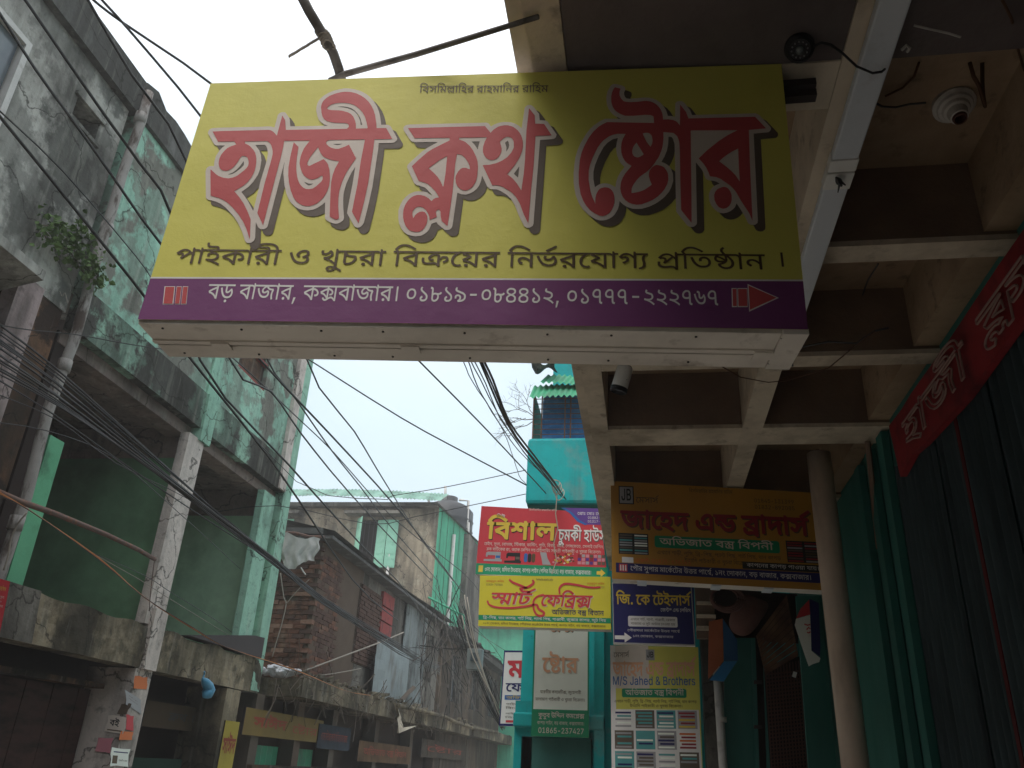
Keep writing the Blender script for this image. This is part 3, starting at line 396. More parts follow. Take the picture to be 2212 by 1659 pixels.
'123,-16 67,20 12,39 16,56 56,51 83,57 92,66 96,82 87,100 73,106 58,108 41,102 38,85 20,81 18,94 20,107 41,124 23,138 -2,138 -2,155 90,156 87,167 81,173 31,176 11,184 -1,202 -1,228 17,226 18,206 26,197 91,189 102,179 108,156 135,155 134,138 54,137 62,125 86,121 99,114 114,95 116,76 107,54 91,42 69,36 99,22 134,-1',
'14,-44 24,24 48,25 30,-43',
'11,-67 -29,-39 -38,-55 -50,-63 -67,-66 -86,-64 -102,-51 -104,-28 -96,-18 -85,-12 -62,-10 -44,-14 -42,2 -25,2 -24,-22 22,-55|-74,-51 -57,-48 -45,-31 -67,-26 -84,-30 -88,-36 -87,-43',
'93,13 63,23 41,42 21,76 8,117 26,121 43,76 57,53 74,38 96,32 119,34 133,42 142,59 142,81 129,101 107,107 94,99 94,81 76,77 72,98 76,111 92,122 113,125 132,121 150,107 159,92 162,73 161,54 155,38 131,18|-2,138 -2,155 179,154 178,138',
'157,6 141,13 133,22 128,39 128,79 113,93 99,89 73,47 56,33 41,32 31,36 9,60 24,70 34,55 48,51 59,59 67,73 57,107 42,117 10,124 12,137 -2,138 -2,156 202,157 200,168 193,173 138,176 119,184 107,204 108,228 125,227 125,208 134,196 203,189 216,178 222,156 248,154 247,138 147,137 147,43 153,27 167,24 184,29 201,43 211,60 212,84 202,91 183,90 181,107 204,110 218,106 230,94 233,78 228,50 209,25 183,9|79,92 91,107 99,112 116,110 128,100 128,137 33,137 66,123 75,109',
'104,0 91,20 68,41 46,54 19,61 9,84 47,105 103,127 103,138 -2,138 -2,155 204,154 203,138 123,137 123,128 156,119 180,101 189,84 190,64 184,52 176,44 164,40 142,41 143,58 166,61 171,72 170,81 163,92 153,100 123,108 123,1|103,29 103,108 34,77 73,59',
'94,6 64,16 43,35 25,64 8,115 26,120 38,84 55,50 71,35 89,26 117,26 135,35 145,55 139,85 109,62 84,64 72,79 69,137 -2,138 -2,156 180,155 179,138 89,137 92,82 98,79 107,81 132,108 147,111 159,87 164,62 159,38 147,20 126,9',
'90,-10 60,29 18,63 30,78 60,57 95,15 106,-2|48,88 26,100 21,110 20,128 25,140 34,150 46,155 64,155 78,148 86,139 89,113 76,94 61,88|50,104 63,105 72,114 72,129 61,138 48,138 38,128 38,113',
'136,0 135,92 121,110 56,49 43,62 54,79 52,94 41,100 25,95 6,113 39,146 67,157 91,155 114,142 136,118 136,172 149,172 156,155 181,155 181,138 155,137 155,1|71,89 108,124 91,136 75,139 57,136 41,125 31,114 46,116 60,112 69,102',
'141,0 140,79 128,91 119,95 107,93 100,84 100,68 84,67 77,86 67,95 49,98 38,93 33,84 34,69 43,59 60,49 53,32 23,50 12,76 18,101 29,111 43,116 71,114 89,100 101,110 113,113 124,111 139,102 139,137 -2,138 -2,155 185,154 185,138 159,137 159,1',
'112,0 74,35 21,54 12,76 62,103 42,116 12,126 17,137 -2,138 -2,155 212,155 211,138 39,137 79,112 84,108 85,94 36,69 74,55 111,26 112,128 138,126 161,120 178,110 192,94 198,68 191,51 174,40 151,40 151,58 174,62 178,71 177,82 159,101 131,108 130,1',
'127,0 126,113 119,124 108,134 95,139 81,137 70,127 69,116 74,104 83,98 103,93 101,75 75,81 57,99 40,80 15,75 12,93 40,103 45,122 41,131 31,137 0,137 -2,155 35,155 57,137 67,150 86,157 108,154 126,140 127,172 140,171 146,155 172,154 171,138 146,137 146,1',
'43,-20 22,-8 13,6 12,22 21,38 34,45 48,46 64,40 77,28 91,38 107,32 78,57 32,72 23,93 59,111 107,128 108,137 -2,138 -2,155 153,155 153,138 127,137 127,-10 108,-10 108,15 102,20 94,21 88,17 85,1 72,0 60,23 43,29 34,25 31,17 36,5 51,-4|107,56 107,110 49,86 81,75',
'24,0 23,137 -2,138 -2,154 20,156 5,176 32,212 49,224 64,228 108,225 137,211 174,183 181,172 184,156 211,155 209,138 110,137 110,43 117,27 132,24 151,31 165,44 175,63 173,86 163,91 146,90 143,107 157,110 178,107 190,98 195,86 192,56 178,32 157,14 133,6 107,10 98,18 92,31 90,137 43,137 43,1|40,156 164,155 165,159 162,167 154,172 108,174 86,180 74,191 67,210 46,199 28,176|136,191 111,206 87,211 90,201 99,194',
'-2,-13 -8,4 19,16 27,31 28,49 20,105 24,121 34,138 -2,138 -2,155 65,155 66,139 58,138 52,133 40,110 40,91 48,48 45,20 29,0',
'52,6 34,14 25,30 24,137 -2,138 -2,155 98,156 98,160 95,169 88,174 34,176 17,183 4,199 3,228 21,227 22,207 31,196 98,190 112,178 117,156 144,154 143,138 43,137 43,47 49,27 62,24 79,29 96,42 107,60 110,78 107,85 98,91 79,90 77,107 101,110 115,105 126,94 129,80 125,53 108,28 82,10',
'140,-11 130,5 118,10 62,6 31,14 16,30 12,59 13,71 32,69 33,40 47,27 72,25 111,29 126,25 138,16 139,97 112,128 93,138 78,139 65,134 49,119 67,122 87,119 98,110 104,97 104,85 97,70 66,45 54,62 80,79 84,87 83,97 70,104 43,98 24,115 50,146 77,157 110,150 138,126 139,171 151,172 158,156 184,155 184,139 158,136 158,-10',
'24,0 24,137 -2,139 -2,155 23,156 16,182 -1,198 -26,208 -70,212 -102,207 -110,201 -107,193 -51,190 -35,182 -27,170 -25,154 -41,154 -46,168 -52,172 -103,174 -123,181 -129,189 -130,202 -120,217 -98,226 -73,229 -46,229 -11,222 14,211 28,198 37,183 44,155 69,154 68,138 43,137 43,1',
'104,11 74,19 46,42 23,79 8,127 26,131 47,75 70,45 91,33 120,30 140,36 150,51 149,64 143,74 138,78 120,71 113,87 144,107 148,120 144,132 134,139 119,139 91,125 83,111 86,102 96,99 90,80 75,86 66,95 63,105 65,119 83,141 110,155 143,155 161,144 167,131 167,112 154,90 169,66 168,41 160,28 143,16',
'132,0 112,23 92,40 68,52 41,61 37,83 70,89 88,101 94,117 89,132 62,110 33,109 21,116 14,127 13,143 18,157 36,152 33,134 43,125 62,130 80,153 93,156 99,149 112,126 109,101 94,83 64,71 102,53 130,26 131,172 144,172 150,155 176,154 176,138 150,137 150,1',
'136,0 129,16 118,21 54,18 27,28 13,51 14,88 33,84 32,57 35,47 44,39 66,36 114,40 127,36 136,28 133,108 124,114 109,113 88,100 82,88 83,79 89,76 105,76 107,59 87,57 71,63 62,76 64,96 77,115 96,127 122,132 138,129 149,121 153,112 156,88 170,101 183,106 201,105 212,100 223,79 222,64 215,51 202,41 184,34 179,52 199,62 205,77 201,84 193,88 174,84 155,61 155,1|-2,138 -2,155 235,154 234,138',
'78,10 55,17 35,38 19,74 7,122 26,127 41,70 56,43 75,30 95,30 111,40 118,62 118,87 110,110 97,125 80,126 73,117 77,98 58,92 52,113 54,128 62,138 78,144 92,144 109,138 126,122 136,98 138,65 131,35 120,21 102,11',
'112,-2 102,54 104,78 111,98 74,78 34,44 20,54 20,136 -2,138 -2,155 153,155 152,138 40,136 41,73 73,99 116,120 119,121 135,105 126,83 122,56 130,3',
'41,-1 31,7 31,18 39,27 51,27 58,20 60,9 52,0|114,0 74,36 20,54 13,76 62,104 37,118 13,125 17,137 -2,138 -2,156 159,155 159,138 133,137 133,2|112,27 113,137 39,137 81,111 85,94 36,69 78,54',
'87,-37 78,-30 76,-20 81,-12 92,-8 103,-14 106,-24 99,-35|91,7 63,17 42,36 23,70 8,116 26,121 39,81 54,52 71,35 89,26 119,27 138,40 145,58 140,85 138,87 123,71 108,62 94,61 83,64 75,72 70,85 70,137 -2,138 -2,156 180,155 179,138 89,137 92,82 99,79 108,82 132,108 147,110 160,86 164,61 160,38 144,18 122,8',
'63,-34 49,-7 36,30 31,89 39,133 54,177 63,193 83,193 60,127 54,64 61,22 84,-33',
'121,0 121,98 97,126 81,136 60,139 46,133 32,119 68,119 80,111 86,96 85,82 76,66 46,43 33,61 62,80 66,88 65,97 52,104 26,98 6,114 30,145 59,157 91,151 121,125 121,171 134,172 140,156 166,155 166,139 140,137 140,1',
'96,11 64,21 41,41 22,74 8,116 26,120 42,78 63,46 83,33 111,30 128,35 142,48 147,65 142,90 138,95 122,79 108,72 81,73 71,79 64,90 62,105 66,119 68,121 87,115 84,96 96,89 116,96 132,116 149,118 165,81 166,60 161,43 149,26 134,16|-2,138 -2,155 183,154 182,138',
'14,-34 36,20 43,55 40,118 14,193 34,193 49,165 61,125 66,93 66,57 57,15 40,-26 34,-34',
'186,-8 166,14 149,21 132,18 83,-7 67,-6 54,2 39,22 53,31 69,13 83,12 92,16 58,52 19,67 10,91 90,127 91,137 -2,138 -2,155 231,155 231,138 205,136 205,-8|184,19 185,137 111,137 111,129 137,121 158,106 166,92 168,76 164,64 156,56 143,52 126,53 126,70 146,72 149,85 137,101 111,110 110,27 132,38 148,39 167,33|91,44 91,108 34,82 63,69',
'200,-4 198,0 197,7 184,22 170,32 159,36 149,36 146,33 147,28 156,23 159,18 148,-3 144,-3 135,1 123,12 117,24 116,38 119,47 123,52 129,57 139,62 138,67 134,71 119,71 104,74 93,81 80,94 75,85 68,77 58,71 39,71 26,78 10,95 5,103 6,107 24,117 29,114 40,100 47,98 52,100 55,103 59,109 63,133 -3,134 -7,139 -6,158 -1,160 247,160 250,159 252,154 252,139 250,135 247,133 227,133 226,132 226,0 223,-3 220,-4|197,44 197,132 197,133 163,133 167,117 167,105 164,93 159,84 165,74 168,62 180,56|120,98 132,98 138,104 139,113 137,119 131,132 129,133 92,133 95,120 103,108 112,101',
'22,-4 19,2 19,117 14,125 9,130 -3,134 -6,136 -7,154 -6,158 -1,160 8,159 18,155 19,170 20,175 24,176 37,176 41,174 47,160 68,160 72,158 73,154 73,139 70,134 48,133 47,132 47,0 45,-3 42,-4',
'48,3 37,7 31,11 22,26 19,40 19,133 -1,133 -5,135 -7,139 -6,156 -1,160 93,160 93,161 91,166 85,169 37,171 22,175 12,181 2,191 -3,206 -2,226 1,231 4,232 20,232 24,230 26,226 25,216 26,208 33,200 47,198 88,197 100,194 108,190 115,183 119,173 122,160 143,160 146,159 149,154 148,136 143,133 48,133 48,45 49,38 52,31 55,29 64,29 79,34 92,44 99,54 103,64 105,78 102,84 93,86 80,85 75,88 72,106 75,111 89,114 103,114 118,109 128,99 132,91 134,78 133,64 129,50 117,31 104,18 92,10 79,4 65,2',
'-54,157 -67,174 -67,179 -65,181 12,231 18,233 22,231 31,218 32,215 30,211 -48,158',
'54,-5 39,1 25,12 14,29 9,49 8,69 13,97 24,118 37,133 -4,134 -7,139 -7,154 -3,160 88,160 91,159 93,155 93,139 92,135 79,131 67,124 59,118 47,102 38,82 37,54 43,37 52,27 59,23 67,22 77,23 85,27 89,26 95,19 100,8 97,3 84,-3 72,-6',
'109,-4 92,15 77,28 53,40 20,49 16,53 8,74 9,79 28,91 54,104 35,114 10,121 8,127 10,133 -4,134 -7,139 -7,154 -4,159 -1,160 210,160 215,158 216,139 215,136 210,133 58,133 74,122 87,112 89,105 90,94 87,90 48,70 67,64 82,56 107,37 107,127 108,130 112,132 125,133 145,129 172,120 180,114 193,102 201,87 203,74 202,64 200,57 194,47 185,40 178,37 164,35 150,36 147,38 145,42 147,60 150,63 169,64 173,70 173,78 170,85 163,93 149,100 135,103 135,-1 129,-4',
'22,-4 19,2 19,132 18,133 -3,134 -7,139 -6,158 -1,160 10,160 2,172 1,179 23,210 34,220 50,229 67,233 92,233 109,229 127,222 148,210 172,192 180,185 180,180 169,167 164,165 135,187 119,197 102,204 89,206 73,206 62,203 50,197 42,188 33,175 33,172 42,161 71,159 73,154 73,139 70,134 48,133 47,132 47,0 45,-3 42,-4',
'122,-33 119,-30 114,-20 110,-16 104,-13 93,-12 63,-16 49,-16 35,-14 28,-11 18,-4 11,6 8,16 7,25 8,37 10,46 14,48 30,46 35,45 37,41 36,22 38,17 42,14 48,12 58,11 95,15 112,11 100,25 78,41 57,51 33,57 22,85 23,88 27,91 64,111 117,132 -1,133 -5,135 -7,139 -7,155 -5,159 -1,160 167,160 172,157 173,139 171,135 167,133 146,132 146,-30 140,-34|118,45 118,103 90,92 62,77 83,69 97,62',
'184,-12 175,-2 162,11 153,15 147,17 133,13 102,-5 88,-10 69,-11 59,-7 53,-3 43,7 35,20 34,23 37,27 50,35 54,35 58,33 69,18 79,16 85,18 67,38 53,50 42,56 17,63 13,68 5,88 5,92 8,95 42,113 87,132 -2,133 -6,135 -7,138 -6,158 -1,160 229,160 233,158 235,155 234,135 229,133 209,132 208,-9 203,-13|180,28 181,132 119,133 144,123 160,110 170,95 173,78 171,70 167,61 155,50 142,47 124,49 121,53 122,72 125,75 142,76 145,80 145,85 142,91 137,96 125,102 115,104 115,35 132,42 150,44 165,39|86,56 87,101 45,83 68,71',
'179,-1 167,18 143,40 132,31 122,25 107,21 97,21 83,21 69,25 55,32 45,40 31,57 21,73 6,107 5,110 7,112 24,118 27,118 39,88 52,67 67,52 84,45 107,45 120,51 126,58 130,67 130,82 128,88 124,97 118,102 110,105 99,105 93,102 91,98 91,82 72,77 69,80 66,89 66,103 71,113 82,123 78,128 74,132 65,135 -1,136 -4,139 -3,156 -1,158 224,158 226,157 228,154 228,139 226,137 201,135 201,2 198,-2|178,35 178,135 100,136 105,127 125,123 134,117 142,109 148,100 152,89 153,79 152,60 165,49',
'23,-1 21,2 21,134 20,136 -1,136 -4,138 -4,154 -3,156 -1,158 16,158 4,173 4,178 25,208 40,221 52,227 67,231 92,231 108,227 125,220 150,205 178,184 175,178 167,168 164,168 142,185 124,197 107,205 90,209 73,209 55,203 49,199 39,189 29,174 31,170 40,158 69,157 71,154 71,139 68,136 45,136 45,134 45,2 42,-2',
'90,10 77,13 62,20 52,28 37,44 25,64 16,82 7,107 6,115 7,118 24,123 28,121 43,80 58,55 69,44 79,38 92,33 107,32 118,33 127,36 134,41 140,49 145,64 145,74 140,89 138,91 124,78 117,73 105,70 88,69 78,72 67,80 61,91 60,104 65,120 68,123 88,117 90,115 85,104 86,96 89,93 95,91 104,92 114,97 122,105 132,119 147,121 150,119 161,100 167,80 168,62 166,49 162,39 150,24 133,13 113,9|-1,136 -4,139 -4,155 -1,158 182,158 185,155 185,139 182,136',
'190,-3 187,0 184,14 179,44 179,70 185,95 165,97 147,104 135,111 120,129 102,119 93,111 88,104 86,96 88,87 94,84 107,85 118,91 130,101 153,93 156,89 159,71 158,51 155,41 149,32 142,25 129,18 108,14 88,14 77,17 55,28 41,41 32,52 25,65 15,86 7,111 6,117 24,123 28,121 42,84 54,61 69,46 83,40 103,37 114,38 125,43 132,49 135,55 136,61 135,76 125,69 110,63 94,62 79,66 71,72 66,80 63,91 63,100 65,110 71,120 88,135 -1,136 -4,139 -4,156 -1,158 230,158 233,157 234,139 230,136 143,135 152,126 167,119 184,117 199,118 203,117 213,99 205,76 202,55 205,25 211,4 208,0',
'23,-1 21,2 21,118 16,127 10,133 -3,137 -4,154 -1,158 7,157 14,154 20,149 22,173 37,174 40,170 44,158 70,157 71,154 71,139 68,136 45,136 45,134 45,2 42,-2',
'89,11 75,15 59,23 49,31 37,44 26,62 17,79 5,115 7,118 24,123 27,123 29,119 43,79 53,62 60,52 70,43 79,38 89,35 100,33 119,36 133,44 138,53 141,64 140,82 135,92 129,99 117,105 105,105 98,102 95,97 95,79 75,75 73,78 70,94 71,105 75,112 83,120 92,124 103,127 117,127 128,124 138,120 153,107 161,92 164,75 163,54 159,43 154,33 144,23 130,15 109,11|-2,136 -4,139 -4,154 -1,158 178,158 181,154 181,139 178,136',
'105,-1 89,22 72,37 47,51 18,59 7,84 12,89 54,111 103,130 103,135 -1,136 -4,139 -4,154 -3,157 -1,158 150,158 152,157 153,154 153,139 152,136 128,136 127,134 127,2 124,-2|104,35 103,106 69,93 39,78 39,77 58,70 78,59 92,48',
'139,-31 137,-29 132,-16 124,-11 113,-9 79,-14 58,-13 40,-7 32,-1 26,6 20,19 18,34 20,57 22,60 25,60 39,58 43,56 42,29 47,17 53,12 63,9 74,9 102,13 118,13 129,9 137,4 136,66 133,71 124,74 114,73 100,66 93,57 91,49 93,46 97,44 112,44 113,41 114,25 108,22 95,21 80,25 71,34 67,46 68,56 73,67 92,86 80,100 75,89 67,79 56,74 45,73 34,76 25,82 16,91 7,104 12,108 24,115 38,99 47,96 53,98 58,102 62,111 66,135 -1,136 -4,139 -3,157 -1,158 183,158 186,156 186,139 185,137 183,136 158,135 163,122 165,111 162,94 153,84 158,75 160,65 160,-28 157,-31|125,95 135,97 139,101 141,107 140,120 132,135 88,135 94,117 103,104 113,97',
'108,-1 106,2 106,50 99,59 82,75 69,82 57,86 47,85 40,82 37,78 34,68 37,59 40,55 55,45 46,28 44,27 30,33 18,44 11,57 9,68 12,83 17,93 29,102 42,107 57,108 73,104 90,95 105,82 106,135 -1,136 -4,139 -4,154 -3,157 -1,158 153,158 155,157 156,139 154,136 130,136 129,134 129,2 127,-2',
'127,-29 120,-16 108,-8 41,-10 26,-4 16,8 12,31 13,41 17,43 32,41 32,20 42,9 61,6 100,10 126,-2 120,11 92,37 67,51 36,60 32,83 60,87 76,95 85,105 88,119 84,130 77,135 65,139 47,137 37,124 45,111 33,97 21,109 17,124 22,139 35,151 51,156 73,155 92,148 101,139 108,116 102,95 87,81 61,70 97,54 126,28 126,171 140,171 146,155 171,155 171,138 146,136 146,-29',
'162,-12 104,11 37,24 38,41 82,38 117,48 132,66 133,87 125,98 112,104 110,83 93,64 63,54 37,58 27,68 23,82 23,137 -2,138 -2,156 174,155 173,138 42,137 59,123 118,120 134,114 145,105 153,83 150,57 134,38 111,27 169,4|52,72 66,72 79,77 92,90 93,100 58,107 42,116 42,82',
'119,0 80,38 58,51 28,61 24,83 65,93 77,104 80,121 74,132 65,137 38,136 29,124 37,111 26,96 15,107 10,121 12,137 23,148 39,155 61,156 79,151 93,139 100,119 94,96 78,80 52,71 90,52 118,26 119,172 131,172 138,155 164,154 163,138 137,137 137,1',
'-52,161 -63,177 18,229 26,214',
'122,6 107,12 99,22 94,38 94,74 72,93 49,100 34,92 34,75 50,62 41,45 23,57 13,74 12,88 16,102 27,112 39,117 68,114 93,97 93,138 -2,139 -2,156 168,156 166,168 158,174 104,176 86,184 73,203 73,228 91,227 92,207 101,196 168,190 182,178 187,156 215,154 213,138 113,137 113,47 119,27 132,24 149,29 166,42 177,60 180,78 177,85 168,91 149,90 147,107 171,110 185,105 196,94 199,80 195,53 178,28 152,10',
'175,-2 167,34 170,63 154,64 140,70 128,81 116,99 88,76 87,64 91,60 101,59 123,70 140,64 144,54 144,31 139,19 128,8 96,0 65,6 40,25 20,59 8,99 26,103 44,54 64,29 86,20 110,21 123,30 126,49 100,41 84,44 71,54 67,70 77,91 110,119 110,133 104,138 93,139 73,131 64,119 72,106 59,93 45,110 48,131 64,146 86,156 114,153 129,138 156,155 174,157 188,152 199,136 198,123 191,111 199,100 201,86 194,73 196,68 186,41 192,3|160,80 175,81 182,90 176,103 164,100 160,114 179,125 179,135 173,139 150,135 129,114 140,91',
'107,0 92,21 71,40 48,52 19,61 9,84 51,107 106,129 106,137 -2,138 -2,155 246,155 246,138 220,137 220,1 202,0 188,19 169,37 127,58 125,1|202,28 201,109 129,77 176,55|105,29 106,109 34,77 78,56|125,98 201,129 201,137 126,137',
'64,23 41,30 26,46 18,70 21,97 30,116 49,131 74,136 95,134 112,125 125,107 130,82 128,62 118,42 102,29 87,24|67,41 84,42 96,48 109,71 105,102 96,113 85,117 67,118 55,113 45,102 39,90 38,72 43,56 52,46',
'127,-6 74,28 16,47 21,64 48,58 81,60 96,65 105,79 104,89 98,98 51,113 36,123 32,137 42,157 58,149 53,139 57,130 103,117 121,100 125,83 120,65 106,51 82,43 137,8',
'25,0 24,137 -3,139 -3,154 24,156 22,167 10,175 -54,175 -72,180 -88,198 -89,228 -72,226 -71,207 -63,197 -48,193 21,191 36,181 43,155 69,154 68,138 43,137 43,1',
'94,6 64,16 43,35 25,64 8,115 26,120 38,84 55,50 71,35 89,26 117,26 135,35 145,55 139,85 109,62 84,64 72,79 69,137 -2,138 -2,154 126,156 126,163 122,170 113,174 58,175 34,182 20,200 21,228 37,227 38,208 47,196 66,193 123,191 139,180 146,156 180,154 179,138 89,137 92,82 98,79 107,81 132,108 147,111 159,87 164,62 159,38 147,20 126,9',
'98,0 66,10 43,29 21,63 8,104 26,109 43,64 68,32 88,22 114,19 134,25 142,36 142,49 135,59 114,53 107,69 138,87 141,96 139,107 129,113 117,114 88,103 78,89 81,84 91,79 86,62 63,73 59,86 60,97 78,118 103,130 134,131 153,121 160,109 161,94 149,72 162,52 161,28 153,16 141,7 118,0|-2,138 -2,155 183,154 182,138',
'127,-10 98,10 66,20 56,40 127,74 127,111 120,122 110,133 95,139 80,137 71,127 69,116 73,105 86,97 103,94 101,75 74,82 57,99 41,81 15,75 12,94 38,102 45,112 45,122 41,131 30,138 1,137 -2,155 33,155 47,148 57,137 70,152 87,157 107,154 127,138 128,172 141,172 147,156 173,155 172,138 147,136 147,-10|126,11 127,54 80,34 107,24',
'191,-9 187,-8 184,-4 177,20 175,38 174,68 178,91 159,94 164,68 163,50 156,33 142,19 126,12 106,9 84,10 69,15 58,20 46,29 36,40 23,58 12,80 4,104 1,115 3,121 22,127 28,127 31,126 34,120 44,89 55,69 68,53 79,46 97,41 106,41 117,44 127,51 131,59 132,66 118,61 104,58 89,58 74,64 63,75 58,89 58,101 60,109 64,119 74,130 73,131 -4,132 -8,135 -9,139 -9,154 -7,160 -2,162 231,162 236,160 238,154 238,139 237,135 234,132 156,131 155,130 162,126 173,123 204,121 208,118 218,100 218,95 211,79 207,59 208,33 215,1 212,-4|93,90 96,89 104,90 112,93 128,105 135,105 118,123 104,114 95,105 91,96',
'63,-8 47,-5 33,2 21,13 13,27 9,39 6,57 7,84 11,99 17,111 31,131 -2,131 -7,133 -9,139 -9,154 -8,158 -6,161 88,162 92,161 95,158 96,139 94,134 91,131 77,128 60,116 47,98 42,86 39,76 39,62 41,48 44,39 49,32 54,28 63,24 73,24 84,29 91,28 101,12 101,4 93,-2 81,-7',
'119,-21 92,-2 63,14 39,24 7,34 5,37 6,45 9,59 12,61 18,62 33,59 48,57 72,60 85,67 88,74 89,82 87,90 81,96 71,100 61,101 52,100 46,97 44,92 45,82 42,79 23,74 16,76 13,82 11,94 13,107 20,119 30,126 21,131 -2,131 -7,133 -9,139 -9,155 -8,159 -6,161 134,162 138,161 141,159 142,139 141,135 138,132 81,131 79,130 92,126 106,118 116,106 121,92 122,75 117,56 107,44 91,34 119,18 141,1 141,-6 129,-20 126,-22',
'108,-7 105,-4 101,10 96,44 96,65 98,85 68,64 39,38 31,39 16,49 14,55 14,130 13,131 -4,132 -8,135 -9,154 -8,159 -5,161 152,162 158,159 160,154 160,136 154,132 47,131 46,130 47,88 76,109 94,119 114,127 123,127 141,109 141,103 136,91 131,75 128,54 130,34 136,6 136,0 134,-3 131,-5 114,-8',
'148,-7 143,-4 139,4 135,10 127,14 115,15 76,11 63,11 43,14 26,22 18,28 13,35 6,52 5,74 8,94 9,98 13,100 18,101 32,99 39,96 40,91 38,74 38,62 43,51 51,46 60,43 70,43 105,47 122,47 140,42 141,43 141,121 140,127 137,130 130,132 122,132 110,126 98,116 91,103 90,98 92,94 111,93 115,89 117,71 116,66 111,62 100,61 88,61 77,64 67,70 61,79 58,88 57,107 62,121 71,134 85,148 101,158 116,163 131,164 147,161 158,156 170,143 173,129 173,1 173,-3 168,-6',
'124,-1 112,1 98,5 89,9 76,19 58,39 42,69 33,60 28,58 21,61 13,69 8,77 5,85 4,100 6,108 9,114 18,123 23,127 34,130 -2,131 -7,133 -9,139 -9,154 -7,161 -2,162 204,162 210,160 212,154 212,139 210,134 207,131 121,130 121,90 122,86 126,87 134,92 153,114 174,117 180,112 188,95 193,83 196,65 194,47 191,37 185,24 176,15 164,7 152,2|117,33 124,32 139,33 154,40 162,53 163,64 162,73 146,60 139,57 131,54 114,55 106,58 98,63 88,79 71,92 59,98 49,100 39,98 38,94 39,90 48,81 62,87 69,86 82,62 90,50 103,39|86,119 88,119 88,130 87,131 58,130 72,127',
'124,-36 118,-34 111,-20 102,-15 92,-14 61,-19 51,-19 38,-17 27,-13 18,-7 12,0 7,9 5,19 5,35 8,46 11,49 17,50 33,48 38,45 39,40 38,23 40,19 44,15 57,13 83,17 105,16 92,29 73,41 55,49 32,55 29,59 20,84 22,90 43,103 71,116 104,130 103,131 -4,132 -8,135 -9,139 -9,156 -5,161 167,162 173,159 175,155 175,139 173,134 169,132 149,131 149,130 149,-31 143,-36|116,50 116,100 68,79 68,78 83,72 99,63',
'128,-7 123,-4 121,1 121,77 111,86 107,86 104,83 79,43 72,34 63,28 51,25 37,26 25,32 13,43 3,58 3,64 7,68 19,76 26,76 29,74 39,60 43,58 47,58 52,62 59,71 59,78 56,94 49,105 36,112 7,118 3,122 4,131 -7,133 -9,139 -9,154 -7,160 -2,162 172,162 178,159 179,154 179,139 177,133 173,131 153,131 153,-2 151,-5 147,-7|82,109 91,116 98,119 109,119 121,116 121,131 68,131 78,118',
'-54,155 -59,158 -69,173 -70,178 -68,182 13,234 17,235 23,233 34,218 34,213 31,209 -48,156',
'136,-1 134,2 134,89 122,106 121,107 63,52 56,47 45,57 40,63 47,70 51,78 53,87 51,93 48,95 42,97 36,97 23,94 4,112 5,115 16,129 26,139 41,150 56,157 68,159 91,157 103,152 115,144 133,124 134,170 136,173 150,173 157,158 183,157 184,139 182,136 158,136 157,134 157,2 155,-2|73,93 106,124 92,133 77,137 61,135 46,127 37,118 50,118 63,113 69,105',
'24,-1 22,2 22,135 -1,136 -5,139 -5,154 -3,157 20,158 21,159 18,172 13,183 8,189 -4,198 -17,204 -31,207 -52,210 -75,210 -95,207 -104,204 -107,201 -108,198 -107,195 -102,194 -52,192 -42,189 -35,185 -26,173 -23,164 -23,155 -26,152 -41,152 -44,154 -46,165 -52,170 -60,171 -101,171 -114,174 -125,180 -132,190 -132,199 -129,209 -119,220 -99,228 -67,231 -44,231 -11,225 14,214 26,204 34,194 38,185 46,158 68,158 70,156 71,139 70,137 45,135 45,2 41,-2',
'148,0 142,13 127,21 58,18 30,28 19,38 13,53 15,94 34,91 32,59 37,48 46,40 67,36 122,40 137,36 147,28 147,123 142,136 132,139 113,136 96,124 86,109 83,99 86,91 92,87 108,87 110,69 88,68 76,73 65,86 64,102 75,129 100,150 126,157 153,151 164,139 166,129 167,1',
'143,-2 133,43 134,66 141,88 111,72 72,26 61,22 46,24 24,45 38,54 51,42 63,43 79,64 77,89 66,103 47,106 37,100 37,83 20,80 16,94 18,108 35,123 19,137 -2,138 -2,155 184,155 183,138 157,138 149,118 131,109 111,109 97,114 75,138 47,138 56,124 71,120 86,109 97,82 122,99 152,109 165,95 154,66 152,49 160,3|116,124 131,126 137,137 98,138 106,128',
'102,0 100,37 15,38 15,57 88,182 109,181 39,58 100,58 101,113 122,113 122,58 147,58 147,38 123,37 122,1',
'70,-2 52,3 38,12 27,26 22,46 44,46 48,33 57,24 75,18 89,19 100,24 110,34 116,49 116,66 107,85 89,97 71,98 46,89 25,92 35,181 130,182 130,161 55,161 49,109 76,119 107,113 129,94 139,66 135,34 119,12 99,0',
'148,-2 146,0 140,12 129,19 116,20 78,16 62,16 43,19 27,27 17,38 13,47 10,55 10,77 13,94 16,96 21,96 32,94 35,92 33,72 34,60 38,49 48,42 59,39 74,38 102,42 124,42 138,38 144,33 145,120 144,129 141,134 137,136 127,137 111,133 98,123 89,110 85,100 87,92 93,89 107,89 111,87 112,70 108,67 86,66 72,73 67,78 63,87 62,103 66,118 75,132 87,144 98,151 117,158 134,159 146,157 157,151 164,143 169,129 169,2 166,-2',
'55,-2 44,1 37,6 23,19 14,38 10,60 11,82 18,102 30,122 44,135 -2,136 -4,139 -4,154 -1,158 88,158 91,154 91,139 90,137 78,134 65,126 57,119 47,107 37,88 34,65 35,53 37,43 43,32 48,26 58,21 65,19 74,20 87,25 90,22 97,8 93,3 83,-1 72,-3',
